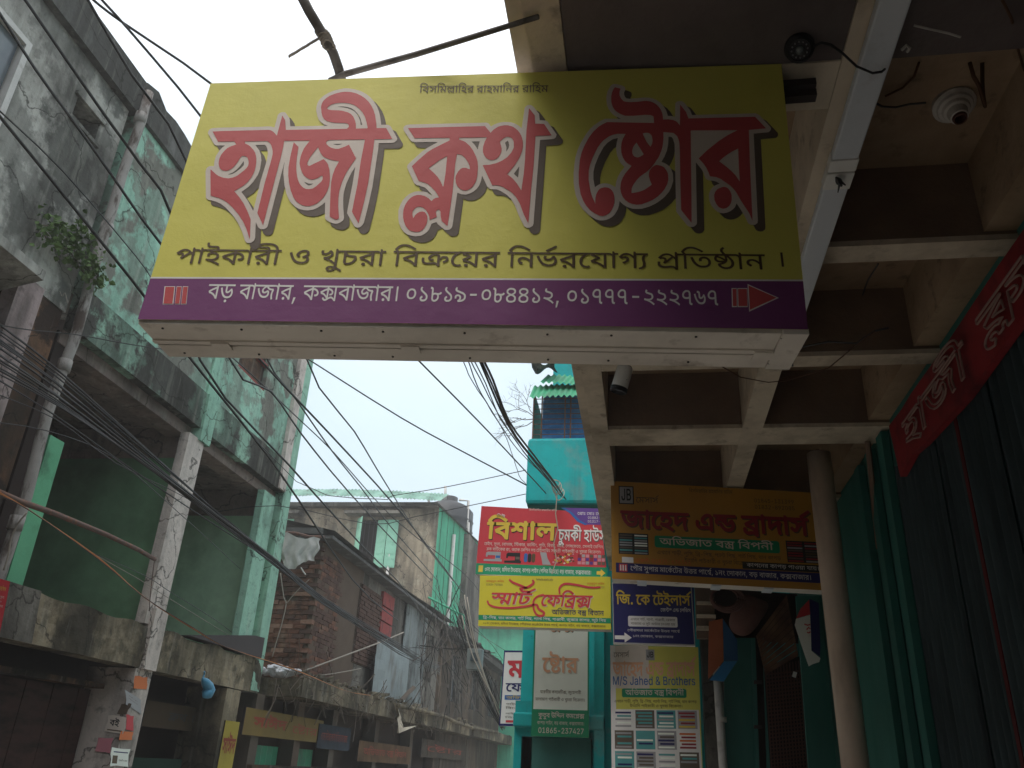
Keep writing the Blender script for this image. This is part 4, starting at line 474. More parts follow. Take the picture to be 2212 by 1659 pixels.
'119,5 104,12 97,21 93,32 92,40 91,74 72,91 63,96 52,98 45,97 37,91 34,83 36,76 39,71 52,63 44,45 42,43 30,48 18,59 13,66 10,76 10,91 14,103 22,111 35,118 50,120 64,118 79,111 92,101 92,135 -1,136 -4,139 -4,154 -1,157 166,158 166,161 164,167 157,172 107,174 93,177 84,182 75,193 70,205 70,225 72,229 74,230 90,229 93,228 93,208 96,203 100,199 109,196 158,194 169,191 178,186 184,179 187,171 189,157 213,157 216,154 216,139 213,136 115,135 115,44 116,36 120,29 128,26 139,27 154,34 169,49 176,63 178,76 175,84 169,88 162,89 150,87 148,89 145,106 147,109 159,112 168,112 184,108 190,104 196,98 200,90 201,78 200,64 196,51 185,33 174,21 160,12 148,6 135,4',
'28,-3 23,0 17,8 16,13 17,21 19,26 27,32 34,34 39,33 47,29 50,24 53,15 52,10 49,4 42,-2 37,-4|28,96 23,99 17,106 16,111 17,120 19,125 27,131 34,132 39,132 47,127 50,123 53,114 52,109 49,103 42,97 37,95',
'69,-4 55,1 45,7 34,18 26,32 20,49 16,69 16,113 20,132 26,149 33,162 41,171 51,179 65,185 80,187 90,186 104,182 116,175 127,164 136,149 142,134 146,115 147,103 146,67 142,48 136,32 129,19 119,9 106,1 95,-3 86,-4|76,20 83,20 94,23 101,27 108,34 117,57 120,83 118,119 111,141 108,148 99,157 90,161 81,162 68,159 61,156 55,149 46,129 42,105 42,75 44,59 48,47 55,33 60,28 67,23',
'28,-1 26,2 26,18 28,21 73,21 74,23 74,155 73,157 32,126 29,129 29,153 69,183 98,184 101,180 101,23 102,21 140,21 142,18 142,1 139,-2',
'66,-4 49,2 34,11 22,25 17,38 17,58 23,74 33,86 48,95 39,101 28,114 24,128 24,144 26,153 33,165 41,174 49,179 69,186 93,186 105,182 120,174 129,165 136,153 139,134 135,118 129,107 123,101 114,95 128,87 139,74 144,60 146,43 143,32 139,23 129,12 119,5 109,0 95,-4|72,20 85,20 98,22 109,29 115,36 118,49 117,59 112,69 100,78 85,82 70,81 55,74 46,63 43,49 45,40 48,34 56,26|72,107 84,106 93,107 101,112 109,121 112,132 111,143 107,152 99,158 84,162 70,161 59,156 53,148 49,134 53,121 60,112',
'23,-1 21,2 21,17 22,19 101,105 110,122 112,133 110,144 102,155 93,160 80,162 63,159 56,153 50,144 46,129 25,128 22,132 22,138 26,154 31,163 38,171 47,178 60,183 68,186 83,186 97,185 106,181 121,172 127,165 133,155 138,142 136,119 131,105 114,83 58,23 138,23 141,19 141,0 138,-2',
'66,-4 45,4 33,14 23,29 20,38 20,47 23,48 44,48 50,35 57,27 70,21 88,21 102,28 110,37 114,49 114,67 111,76 105,85 90,95 70,96 60,94 46,87 30,89 23,92 23,99 33,180 36,184 130,184 133,180 133,163 130,159 57,159 56,158 52,113 63,118 77,121 96,120 111,114 118,109 131,95 137,83 141,68 141,50 139,38 131,22 120,9 111,3 96,-3 85,-4',
'41,66 39,69 39,87 42,90 120,90 123,87 123,69 120,66',
'69,-4 55,1 45,7 34,18 29,25 22,45 21,63 23,74 28,89 36,105 88,182 91,184 114,184 115,183 116,179 70,112 84,114 101,112 115,106 128,94 137,80 140,68 141,52 139,39 130,19 122,11 114,4 94,-4|73,20 86,20 100,25 109,34 114,48 114,63 110,76 104,84 91,91 77,92 64,88 55,80 48,65 48,48 52,35 60,27',
'63,-3 42,4 28,13 17,29 13,45 17,48 39,48 44,35 51,28 62,22 72,20 83,20 93,22 101,25 109,33 114,42 115,54 112,65 108,73 101,79 91,84 72,86 58,86 55,89 55,108 99,159 26,159 22,163 22,180 26,184 132,184 135,180 134,163 84,105 98,104 111,100 123,92 133,82 140,68 142,57 142,45 140,34 136,27 129,17 122,9 109,2 92,-4',
'63,0 44,7 34,18 31,36 38,49 48,57 59,60 65,42 54,37 51,29 56,22 68,19 94,25 102,34 104,47 94,68 48,104 35,118 32,138 44,158 60,149 53,136 57,122 111,79 123,53 121,29 110,13 88,2',
'113,0 92,23 74,36 21,54 12,76 62,103 42,116 12,126 17,137 -2,138 -2,155 159,154 159,138 133,137 133,1|112,27 113,137 39,138 79,112 84,108 85,94 36,69 77,55',
'54,-6 34,1 25,8 18,15 10,32 8,47 8,63 14,67 37,65 40,60 41,44 43,37 48,29 55,25 64,23 74,23 81,26 86,30 91,39 93,49 93,183 99,187 123,186 125,180 125,49 122,30 118,20 113,12 102,3 94,-2 78,-6',
'21,-4 18,2 18,183 24,186 92,186 107,184 120,180 129,174 138,164 143,154 146,143 146,125 143,114 137,105 125,95 135,90 141,84 147,77 151,68 154,54 154,43 148,23 141,13 132,6 112,-2 97,-4|50,25 92,25 111,29 117,35 122,43 122,55 119,63 112,70 97,77 50,78|50,108 92,107 104,112 109,115 114,125 116,135 112,145 105,153 95,156 50,157',
'189,-5 186,-3 183,7 176,44 176,66 182,93 164,95 145,101 133,110 119,126 108,120 97,111 92,105 89,97 90,90 95,87 105,88 117,94 130,103 154,95 158,90 162,71 162,57 159,45 153,34 145,25 128,15 115,12 94,11 72,16 58,23 47,31 30,51 19,71 9,94 3,115 5,120 24,125 30,123 41,92 53,68 65,52 82,43 102,39 113,40 124,45 131,54 134,61 134,70 133,71 117,62 102,60 85,61 75,66 69,71 64,79 60,90 60,100 66,117 79,133 -2,133 -6,136 -7,139 -6,158 -1,160 230,160 235,159 236,155 236,139 235,136 232,133 149,132 157,126 168,122 184,119 203,120 206,117 215,100 215,96 207,75 205,55 206,34 213,2 209,-2',
'27,-5 21,-1 15,6 13,13 14,23 21,31 27,35 34,36 42,35 49,30 54,23 55,15 54,9 50,2 43,-4 37,-6',
'102,-4 85,19 64,38 42,50 16,58 5,84 8,89 34,104 67,119 98,131 99,133 -3,134 -7,139 -7,154 -4,159 -1,160 203,160 208,158 209,139 205,134 128,133 145,128 160,121 174,112 180,107 187,98 193,85 194,79 194,64 191,54 187,48 175,39 165,35 157,35 144,35 139,37 137,42 139,60 143,63 158,63 163,65 166,72 166,77 163,85 155,93 144,99 128,103 127,-1 122,-4|99,43 99,101 77,93 46,78 78,61',
'122,-19 92,1 68,15 45,24 12,34 8,36 7,42 10,56 13,59 17,60 44,56 72,58 80,61 87,66 90,72 91,80 90,88 86,95 79,99 65,103 54,102 44,99 42,93 43,85 39,80 20,76 16,80 13,92 14,106 22,117 34,126 23,133 -1,133 -5,135 -7,138 -6,158 -1,160 84,161 82,167 77,169 29,172 18,175 7,181 -1,191 -6,205 -6,227 -2,232 17,231 20,229 22,226 21,213 22,208 24,204 28,201 39,198 70,197 90,194 99,189 105,183 109,175 113,160 134,160 139,157 140,138 135,133 64,132 65,129 83,127 98,121 111,108 118,96 121,80 118,65 115,57 103,44 84,35 113,19 138,1 139,-3 138,-6 127,-19',
'138,-4 135,2 135,78 126,87 118,90 108,88 105,83 105,69 103,65 99,63 84,62 79,65 74,82 65,90 53,94 42,90 37,83 37,75 39,70 45,63 62,54 64,50 58,32 53,27 35,34 20,46 10,62 7,78 8,90 12,100 21,110 30,117 44,121 60,121 77,116 89,107 95,112 108,117 122,117 134,111 134,133 -1,133 -6,135 -7,139 -7,154 -4,159 -1,160 184,160 188,158 190,154 190,139 188,135 184,133 164,133 163,132 163,0 161,-3 158,-4',
'127,-4 123,2 123,78 113,88 107,89 102,84 77,43 70,35 59,29 50,27 35,29 22,37 12,48 6,57 5,62 7,65 20,74 27,74 38,58 45,56 54,60 61,69 62,74 58,95 51,107 43,112 34,115 8,120 5,123 6,133 -3,134 -6,136 -7,154 -4,159 -1,160 172,160 177,158 178,139 175,134 151,133 151,-1 145,-4|81,104 92,114 102,117 113,116 123,110 123,133 60,133 71,124 77,115',
'43,75 27,83 10,104 24,113 38,96 49,94 56,97 65,112 68,137 -2,138 -2,155 173,154 172,138 155,137 161,122 162,104 156,88 147,80 128,75 108,78 92,88 79,104 72,88 63,79|120,93 134,94 142,103 142,119 133,136 86,138 98,107 109,96',
'121,6 98,12 81,24 64,43 48,73 64,81 78,55 93,37 111,27 134,25 153,31 166,44 170,67 163,87 142,66 117,61 103,68 93,83 74,98 44,107 33,100 32,90 41,79 28,65 17,75 11,88 11,100 17,113 29,122 52,125 73,118 94,104 95,137 -2,138 -2,156 205,155 204,138 114,137 114,90 117,81 124,79 132,82 157,108 172,110 182,92 189,65 185,39 171,19 151,9',
'181,0 164,24 142,43 127,30 102,23 74,25 49,39 26,67 8,111 26,116 40,81 54,61 67,49 84,43 112,44 126,53 132,72 129,91 117,105 99,107 89,98 90,83 72,79 68,101 71,111 84,122 80,129 64,138 -2,138 -2,155 226,155 225,138 200,137 200,1|180,29 180,137 97,138 104,125 127,119 142,106 151,84 150,59',
'22,-1 20,2 20,180 21,183 24,184 54,184 57,182 114,34 123,64 169,183 171,184 202,184 205,183 206,180 206,2 205,-1 202,-2 182,-2 179,2 179,140 164,99 126,2 122,-2 104,-2 101,0 98,5 58,107 46,141 46,2 44,-2',
'6,-29 4,-26 6,-18 62,189 65,192 83,192 86,189 85,184 28,-26 25,-29',
'65,-4 42,3 32,9 25,16 16,31 13,41 13,48 16,50 37,50 40,46 44,35 54,26 71,20 90,20 105,25 116,33 121,46 121,56 118,62 108,70 91,77 56,87 41,94 31,101 24,110 19,118 17,131 18,143 23,156 29,165 43,177 66,185 82,186 98,185 118,178 133,167 143,152 146,141 145,136 142,134 122,134 119,137 116,146 110,154 95,160 75,162 61,158 50,150 44,137 45,127 51,119 59,113 110,97 131,86 139,77 146,65 149,50 147,38 143,26 138,18 128,9 121,4 111,-1 96,-4',
'54,-3 35,3 26,10 20,17 12,33 10,47 10,60 14,64 36,63 37,60 38,43 41,35 46,27 54,23 61,20 71,20 80,23 88,28 93,37 95,48 95,180 99,184 120,184 123,180 123,49 121,33 114,18 106,9 98,3 78,-4',
'45,-4 33,0 26,4 20,10 14,17 9,33 10,48 12,56 18,65 24,69 35,75 49,79 94,86 97,90 96,102 89,112 75,117 64,117 54,113 45,108 38,98 35,97 15,104 13,106 14,108 21,120 28,127 45,136 66,140 78,140 91,137 101,133 112,125 117,117 122,106 123,93 123,1 120,-2 100,-2 97,1 96,12 86,3 74,-3 64,-5|59,18 75,20 84,25 90,30 94,36 97,46 96,64 53,56 43,52 38,47 35,40 36,32 38,28 46,21',
'20,-1 17,2 17,180 21,184 40,184 43,180 43,120 50,128 61,136 72,140 87,140 102,137 112,131 121,123 126,114 130,99 131,89 131,2 127,-2 105,-1 104,85 103,97 97,108 93,112 82,116 75,116 65,115 56,110 50,104 45,95 43,82 43,0 40,-2',
'63,-4 48,1 38,6 28,15 21,25 15,37 11,52 11,82 20,107 26,117 36,127 43,132 56,138 68,140 79,140 89,139 103,134 113,127 122,117 129,106 134,92 136,71 136,61 133,59 38,59 38,54 42,39 51,27 59,22 68,19 86,19 93,22 102,29 111,39 131,34 133,31 129,21 122,12 107,1 89,-4|37,82 109,82 105,96 98,107 88,114 77,116 64,116 51,108 42,97',
'59,-4 46,0 34,8 23,20 15,36 11,52 11,76 13,90 18,105 25,117 37,130 49,136 64,140 77,140 91,137 99,131 109,120 109,181 113,184 134,184 136,181 136,0 133,-2 112,-1 110,1 109,16 99,4 88,-3 76,-5|65,20 81,19 92,24 102,34 109,52 110,74 106,94 101,104 96,109 83,116 66,116 53,110 44,100 39,85 37,60 41,44 46,34 52,27 56,24',
'57,-4 39,2 29,8 21,17 15,27 12,36 11,53 14,65 21,77 46,99 33,115 27,130 25,145 30,162 38,174 49,181 59,185 77,186 93,182 107,173 114,163 118,148 117,134 112,122 97,106 82,94 117,52 121,63 124,81 127,82 146,82 148,80 148,72 146,55 141,43 134,30 159,0 156,-2 132,-2 127,0 118,12 104,3 89,-2 77,-4|64,19 74,19 84,21 98,28 102,32 62,79 51,71 42,62 39,55 37,44 40,35 46,27 56,21|65,114 82,125 87,130 91,138 92,147 89,155 87,158 78,162 68,162 62,160 55,155 52,149 52,135 58,124',
'22,-1 20,2 21,182 24,184 92,184 106,182 119,177 126,173 136,163 140,154 144,143 144,125 140,113 132,104 119,95 135,87 142,79 148,69 151,54 151,43 146,24 139,15 131,8 111,0 97,-2|47,23 94,23 106,25 114,28 121,35 124,43 124,55 121,64 114,73 99,80 47,81|47,105 92,105 105,109 114,118 118,129 118,137 114,148 107,154 96,158 47,159',
'20,-1 17,2 18,137 21,138 41,138 43,135 43,123 51,131 63,138 76,141 88,140 91,137 90,115 70,115 63,113 53,108 46,98 43,84 43,2 40,-2',
'62,-4 49,0 39,5 30,14 22,24 15,37 11,52 11,82 15,97 20,107 26,117 36,127 48,135 61,139 81,140 89,139 102,135 114,127 124,117 130,107 135,97 138,82 138,52 135,37 130,27 124,17 114,8 104,2 89,-4 82,-5|65,20 82,19 96,25 103,32 107,39 112,57 112,77 107,96 97,109 84,116 66,116 56,111 46,101 39,84 37,60 42,42 51,28 56,24',
'49,-3 40,0 33,5 26,14 22,21 21,30 21,115 4,116 0,119 2,137 4,138 20,139 21,167 24,171 46,170 47,167 48,138 72,138 75,135 74,117 72,116 47,115 47,31 49,25 54,21 73,21 79,1 75,-2 67,-4',
'52,-4 36,1 24,9 15,21 12,34 34,40 36,39 40,30 46,23 56,19 70,19 80,21 90,26 94,34 94,41 90,48 84,51 46,61 30,69 21,77 17,86 16,105 19,115 23,121 29,127 37,133 49,138 62,140 82,139 94,136 106,127 115,116 118,105 115,102 97,98 95,100 90,109 82,115 76,117 60,117 51,114 45,109 42,101 43,94 47,88 55,85 91,75 107,67 116,59 119,52 121,44 121,32 115,16 109,9 99,3 79,-4',
'9,-71 -26,-46 -36,-59 -49,-67 -65,-71 -80,-70 -89,-68 -100,-61 -107,-52 -110,-41 -108,-27 -103,-17 -89,-8 -70,-5 -48,-7 -47,1 -45,6 -41,7 -23,6 -19,1 -19,-20 9,-38 26,-52 26,-57 15,-70 11,-72|-74,-46 -60,-44 -55,-40 -51,-34 -65,-30 -74,-31 -80,-32 -83,-36 -83,-41 -81,-44',
'88,9 70,14 55,22 47,29 35,43 23,60 13,84 3,115 5,120 24,126 29,124 46,80 58,59 67,49 75,43 85,38 100,36 118,38 130,45 136,55 138,64 139,74 136,84 130,94 124,99 115,102 107,102 101,100 98,97 97,90 99,82 96,77 79,72 73,73 69,80 67,95 69,107 73,114 82,122 90,127 103,129 117,129 129,127 139,122 150,114 155,108 164,90 167,69 164,48 156,32 145,21 128,12 109,8|-3,134 -7,139 -7,154 -6,158 -1,160 178,160 181,159 184,154 183,137 178,133',
'104,-4 87,20 70,34 47,48 16,58 5,84 8,89 30,102 62,117 101,133 -3,134 -7,139 -7,154 -4,159 -1,160 150,160 155,158 156,154 156,139 154,135 150,133 130,133 130,132 129,0 127,-3 124,-4|100,44 101,45 100,103 69,90 45,78 75,63 88,55',
'62,-7 50,-3 39,3 34,9 28,19 25,32 27,45 33,57 40,65 25,72 12,86 8,99 7,111 9,124 13,132 -1,133 -6,136 -7,155 -5,159 -1,160 92,160 93,162 89,167 85,169 38,171 22,175 12,182 3,192 -1,205 -1,226 0,230 4,233 22,232 25,230 27,226 26,216 27,209 33,201 43,198 83,197 100,194 109,188 115,181 122,160 144,160 148,156 148,139 147,135 143,133 120,132 123,121 123,105 119,92 114,84 103,74 63,50 57,43 54,35 57,25 65,20 79,19 97,24 103,29 106,35 104,39 97,45 97,49 110,65 114,66 124,60 130,54 134,46 135,39 135,30 130,17 120,7 102,-4 83,-7|57,89 70,89 74,91 55,104 37,113 35,110 36,104 40,95 47,91|94,109 95,120 89,129 82,132 73,134 56,132 79,119',
'39,-5 33,-1 28,5 27,10 28,20 30,25 38,31 44,32 53,32 60,28 64,21 66,13 64,5 60,-1 54,-5 49,-6|104,-4 88,18 69,35 45,49 16,58 5,84 8,89 38,106 70,121 101,133 -2,134 -6,136 -7,139 -7,154 -4,159 -1,160 150,160 155,158 156,154 156,139 154,135 150,133 130,133 129,0 127,-4 124,-5|100,44 101,46 101,103 74,92 44,78 72,66 88,55',
'98,9 81,12 63,19 52,27 39,39 29,53 17,77 6,109 4,116 6,119 24,124 29,123 42,86 58,57 74,42 84,37 96,34 116,36 126,40 131,44 136,51 139,59 141,68 139,79 134,92 126,100 114,104 108,104 99,101 96,96 96,78 81,74 73,74 69,87 69,101 74,113 81,120 91,125 106,128 113,128 123,127 136,122 146,116 152,109 161,93 166,73 164,54 158,38 147,24 136,16 118,11|-3,135 -6,139 -6,154 -4,157 -2,158 178,158 181,157 182,154 182,139 181,136 178,135',
'107,-3 103,-1 90,18 72,35 47,50 17,59 7,83 9,89 36,103 72,120 102,131 103,134 -3,135 -6,139 -6,154 -4,157 151,158 154,157 154,139 153,136 128,134 128,-1 124,-3|101,41 103,41 103,104 97,103 69,92 41,77 59,70 74,62 91,51',
'169,-5 166,-2 159,26 158,40 158,53 161,70 159,71 137,56 112,34 108,33 92,42 90,46 88,69 89,96 63,78 37,56 32,56 19,64 18,68 18,134 17,135 -4,136 -6,139 -6,154 -4,157 212,158 213,154 213,139 212,136 209,135 43,135 42,134 43,93 62,108 79,118 102,128 108,128 122,113 114,89 113,80 113,70 114,69 141,88 173,104 179,103 192,90 193,86 186,66 184,50 184,31 190,1 188,-1',
'63,-4 48,-1 31,8 24,16 18,26 11,47 9,73 15,98 27,119 41,134 -4,136 -6,139 -6,154 -4,157 88,158 91,157 92,139 91,136 76,132 57,118 43,99 36,77 35,61 37,47 40,38 46,29 53,24 62,21 74,21 88,25 98,11 97,5 88,0 78,-3',
'65,-12 50,-4 40,4 36,11 32,22 32,33 36,43 44,52 53,57 41,69 38,75 49,87 51,93 50,100 46,104 40,106 25,101 21,102 4,119 4,125 24,142 37,151 55,158 70,160 84,160 102,153 114,146 132,127 133,171 134,173 137,175 151,174 157,158 180,158 183,157 183,136 180,135 159,135 158,133 157,-1 154,-3 137,-3 134,-1 133,26 126,31 120,32 114,28 111,12 95,10 92,11 89,23 83,31 76,36 67,37 62,35 59,32 58,25 64,16 77,10 78,7 71,-11 67,-13|100,47 106,52 112,54 124,55 133,52 133,90 119,109 59,60 75,60 82,58 92,53|73,103 100,125 100,127 92,132 80,136 61,135 46,128 57,125 65,121 70,113',
'187,-11 183,-10 176,0 163,12 155,16 148,18 139,17 133,15 104,-2 88,-9 79,-10 67,-9 59,-6 52,0 40,14 36,22 37,25 49,33 53,34 57,32 66,20 72,15 82,15 88,17 72,36 56,49 38,59 17,65 9,84 7,91 8,94 37,109 88,130 88,134 87,135 -3,135 -6,139 -5,157 -2,159 229,159 233,157 233,136 229,135 208,135 208,134 207,-9 203,-11|182,25 182,135 114,135 113,134 114,131 127,128 143,122 153,115 161,108 169,94 171,86 171,74 165,60 154,52 143,49 131,49 123,51 122,55 124,72 142,74 146,77 147,84 142,92 134,99 122,105 113,106 113,34 114,32 133,41 148,42 157,41 167,36|88,52 89,52 88,102 87,103 42,84 66,71',
'78,-6 67,-4 52,1 39,11 30,22 22,38 18,53 15,68 14,98 17,122 22,143 30,159 38,169 50,180 60,184 72,187 89,187 98,185 112,180 122,172 132,159 140,143 145,123 148,86 147,68 143,47 137,32 129,18 120,8 108,0 94,-4|73,22 84,21 90,22 98,26 104,32 113,47 119,74 119,107 117,123 112,138 105,149 99,155 92,159 82,161 74,161 67,158 56,148 47,128 43,108 43,74 48,50 53,39 58,32 65,25',
'28,-3 26,-2 24,1 24,18 26,22 73,23 73,153 72,154 32,126 29,126 28,129 29,154 69,185 99,185 102,181 102,23 142,22 143,18 143,-1 139,-3',
'77,-6 65,-4 50,0 32,11 25,18 19,31 15,52 18,66 25,79 32,87 45,96 34,103 27,113 24,121 22,141 28,159 39,173 52,181 72,187 90,187 107,183 119,176 131,164 136,154 139,143 139,129 138,122 129,106 117,96 129,87 138,77 144,66 147,48 145,36 141,24 136,17 127,8 115,2 104,-2|69,22 87,21 94,22 104,26 114,36 117,48 116,59 110,68 100,77 89,81 73,81 57,74 48,63 44,52 44,47 47,37 55,28|78,107 88,107 100,112 106,118 110,127 111,137 107,148 99,156 89,161 73,161 60,155 54,147 50,137 52,126 58,115 67,109',
'78,-6 61,-3 49,3 39,10 31,19 26,29 22,43 20,54 21,71 27,88 36,107 87,183 91,184 114,184 117,182 117,178 72,113 91,114 100,113 113,108 124,101 134,88 138,78 141,66 141,46 134,24 126,13 119,7 101,-2|71,22 86,21 97,24 106,32 112,44 114,59 109,74 100,85 89,91 73,90 61,85 53,76 49,66 49,48 53,38 61,27',
'75,-6 55,-2 36,9 27,19 22,31 19,44 20,48 45,49 51,36 60,26 70,22 82,21 96,25 106,33 110,40 114,51 114,64 107,81 99,89 87,94 72,96 65,94 46,86 27,88 22,91 22,101 33,182 36,184 131,184 134,181 134,162 131,158 59,158 57,157 52,116 54,115 62,119 76,122 87,122 101,119 111,115 122,107 131,97 138,83 142,66 142,51 139,37 134,24 128,16 116,5 104,-1 92,-4',
'41,64 39,65 38,68 38,87 40,90 120,91 124,88 124,68 121,65',
'24,-3 21,-2 20,1 21,19 96,101 107,117 111,132 110,142 107,148 101,154 92,159 77,161 67,159 56,152 51,143 47,128 24,128 21,130 21,133 22,146 26,156 31,164 38,172 49,180 59,184 71,187 90,187 106,182 124,171 134,156 139,139 137,119 130,103 120,88 62,24 62,23 139,23 142,21 142,-1 137,-3',
'72,-6 51,-1 31,9 18,24 12,44 15,49 40,49 46,35 53,27 62,23 75,21 90,22 96,24 103,29 109,34 113,43 113,59 109,69 103,75 95,81 88,83 76,85 56,85 53,89 53,106 55,109 96,157 95,158 25,158 22,161 22,182 26,184 133,184 136,181 135,162 87,107 87,106 98,105 111,101 122,94 132,84 138,76 142,63 143,51 141,34 132,18 123,9 116,4 95,-4',
'37,-3 33,-2 32,2 111,158 22,159 19,163 19,181 20,184 141,184 143,181 142,158 62,-2 58,-3',
'102,-3 99,-2 98,1 98,33 97,34 15,34 13,35 12,38 12,58 84,183 88,185 110,185 112,183 112,179 45,62 45,61 97,61 98,62 99,114 102,116 122,116 124,115 125,112 125,62 127,61 147,61 149,60 150,57 150,38 149,35 127,34 125,33 124,-2 122,-3',
'113,-7 108,-5 106,-1 105,26 87,49 77,57 68,62 59,63 51,62 46,58 44,52 44,48 48,42 63,34 67,29 65,18 61,6 58,3 51,3 36,9 26,17 17,27 13,36 10,46 10,59 13,69 18,78 25,84 34,90 46,94 42,103 37,109 27,113 7,118 3,122 4,131 -7,133 -9,139 -9,154 -8,158 -6,161 157,162 161,161 164,158 164,139 162,133 158,131 138,131 138,-2 136,-5 132,-7|103,77 104,76 106,77 106,131 63,131 76,113 81,91 93,85',
'109,-7 104,-5 101,-2 101,49 88,64 78,72 66,78 58,81 49,81 41,76 39,68 41,62 58,51 60,47 59,42 51,26 48,23 43,22 29,28 18,37 9,51 5,64 5,77 10,92 21,103 34,110 49,112 71,110 87,103 101,93 101,131 -4,131 -8,134 -9,139 -9,156 -6,161 152,162 158,159 160,156 160,139 158,134 154,131 134,131 134,-2 128,-6',
'112,-3 108,-1 90,19 72,33 49,43 22,50 18,52 10,73 10,78 56,104 35,116 11,123 10,127 12,135 -4,136 -6,139 -6,154 -4,157 211,158 214,157 215,139 212,135 52,134 71,123 86,111 88,94 87,92 44,71 68,61 83,53 107,35 108,36 108,127 109,130 122,131 136,129 154,125 166,121 183,110 190,103 198,89 201,79 201,66 197,54 192,47 183,40 172,37 151,37 147,40 146,42 148,59 151,61 161,61 171,63 176,72 174,81 169,89 157,98 144,103 133,104 133,1 132,-2 129,-3',
'124,-32 121,-30 114,-17 103,-11 91,-11 61,-15 51,-15 41,-13 28,-9 20,-4 14,4 11,10 9,21 9,33 11,45 17,46 28,45 35,43 35,21 38,15 43,11 58,9 84,13 97,13 107,11 117,6 115,10 106,22 83,40 63,50 34,59 23,84 27,89 67,110 120,131 119,135 -2,135 -4,136 -6,139 -6,154 -4,158 167,158 171,156 170,136 167,135 146,135 145,134 145,-30 141,-32|119,41 120,41 120,105 90,94 58,78 92,63 108,52',
'139,-29 133,-15 123,-8 62,-11 41,-5 29,5 20,29 23,59 42,55 40,28 51,11 69,7 118,11 129,7 138,-2 138,65 134,73 127,76 103,70 91,59 89,48 96,42 111,42 112,26 93,24 79,28 70,40 70,56 78,70 95,85 81,104 66,81 47,75 28,82 9,104 24,113 38,96 54,96 64,111 67,138 -2,138 -2,155 184,155 184,138 155,138 162,114 160,95 151,84 158,63 158,-29|116,94 132,94 141,100 143,111 137,130 131,138 86,138 96,109',
'131,-8 126,-2 118,31 117,48 118,77 80,28 67,18 59,16 48,16 39,19 28,26 15,41 14,46 16,51 32,61 39,60 49,49 53,49 57,51 70,68 73,78 72,84 69,91 63,97 57,100 51,101 46,100 43,98 44,85 44,81 41,78 23,74 16,75 13,79 10,89 10,106 13,115 23,126 14,131 -4,132 -8,134 -9,139 -9,154 -7,160 -2,162 111,163 109,166 104,168 43,169 33,172 22,178 12,188 6,201 5,223 6,230 10,234 29,234 36,232 38,226 37,214 38,209 44,203 59,200 99,200 119,197 128,193 138,183 141,175 144,162 176,162 181,157 181,136 176,132 66,131 65,130 76,127 86,120 95,110 99,101 117,115 136,125 143,124 162,106 162,100 153,78 150,56 151,36 158,8 158,0 153,-4 137,-8',
'42,-23 24,-14 17,-8 11,1 9,10 8,20 10,27 15,37 26,45 38,48 51,48 58,47 67,42 76,34 83,39 94,42 83,50 68,59 52,65 30,70 21,90 21,95 23,97 47,109 71,119 105,131 105,133 104,135 -2,135 -4,136 -6,138 -6,155 -4,158 203,158 204,155 204,138 202,135 131,135 129,133 129,132 147,128 159,123 176,112 186,100 191,85 191,71 189,65 184,56 179,51 172,46 158,43 141,45 138,48 140,67 161,70 165,76 166,82 162,90 156,97 143,103 131,107 129,-11 126,-14 107,-13 105,-9 105,13 97,18 93,18 90,15 88,8 89,1 87,-2 79,-3 69,-2 66,10 61,19 53,24 43,26 38,23 35,20 35,11 39,6 53,-1 54,-5 47,-23|104,63 106,63 104,106 57,87 84,76',
'119,-3 115,-1 94,23 74,39 56,48 26,58 20,81 21,85 44,88 63,95 73,104 76,111 77,117 75,126 71,130 67,133 58,136 41,134 34,129 32,123 33,119 39,114 40,109 29,94 26,93 24,94 11,107 6,122 7,129 10,138 15,146 23,152 39,158 58,159 70,157 80,154 94,143 99,134 103,123 103,109 100,99 93,88 86,82 73,74 63,71 93,54 106,43 114,35 115,36 116,173 119,175 134,174 140,158 163,158 166,157 166,139 165,136 140,134 140,-1 136,-3',
'66,-2 47,3 34,16 30,41 38,55 50,66 29,75 18,86 12,114 22,138 -2,138 -2,154 97,155 97,163 93,170 86,174 37,176 17,183 4,203 4,228 22,226 23,206 32,196 98,189 111,179 117,155 143,155 143,138 112,138 118,121 119,108 110,86 61,54 49,36 51,24 59,17 82,15 97,19 110,31 109,39 101,48 113,61 129,46 127,23 118,11 104,2|60,84 73,85 83,90 33,120 30,109 35,94 44,87|94,103 99,105 100,119 89,134 68,139 45,133',
]
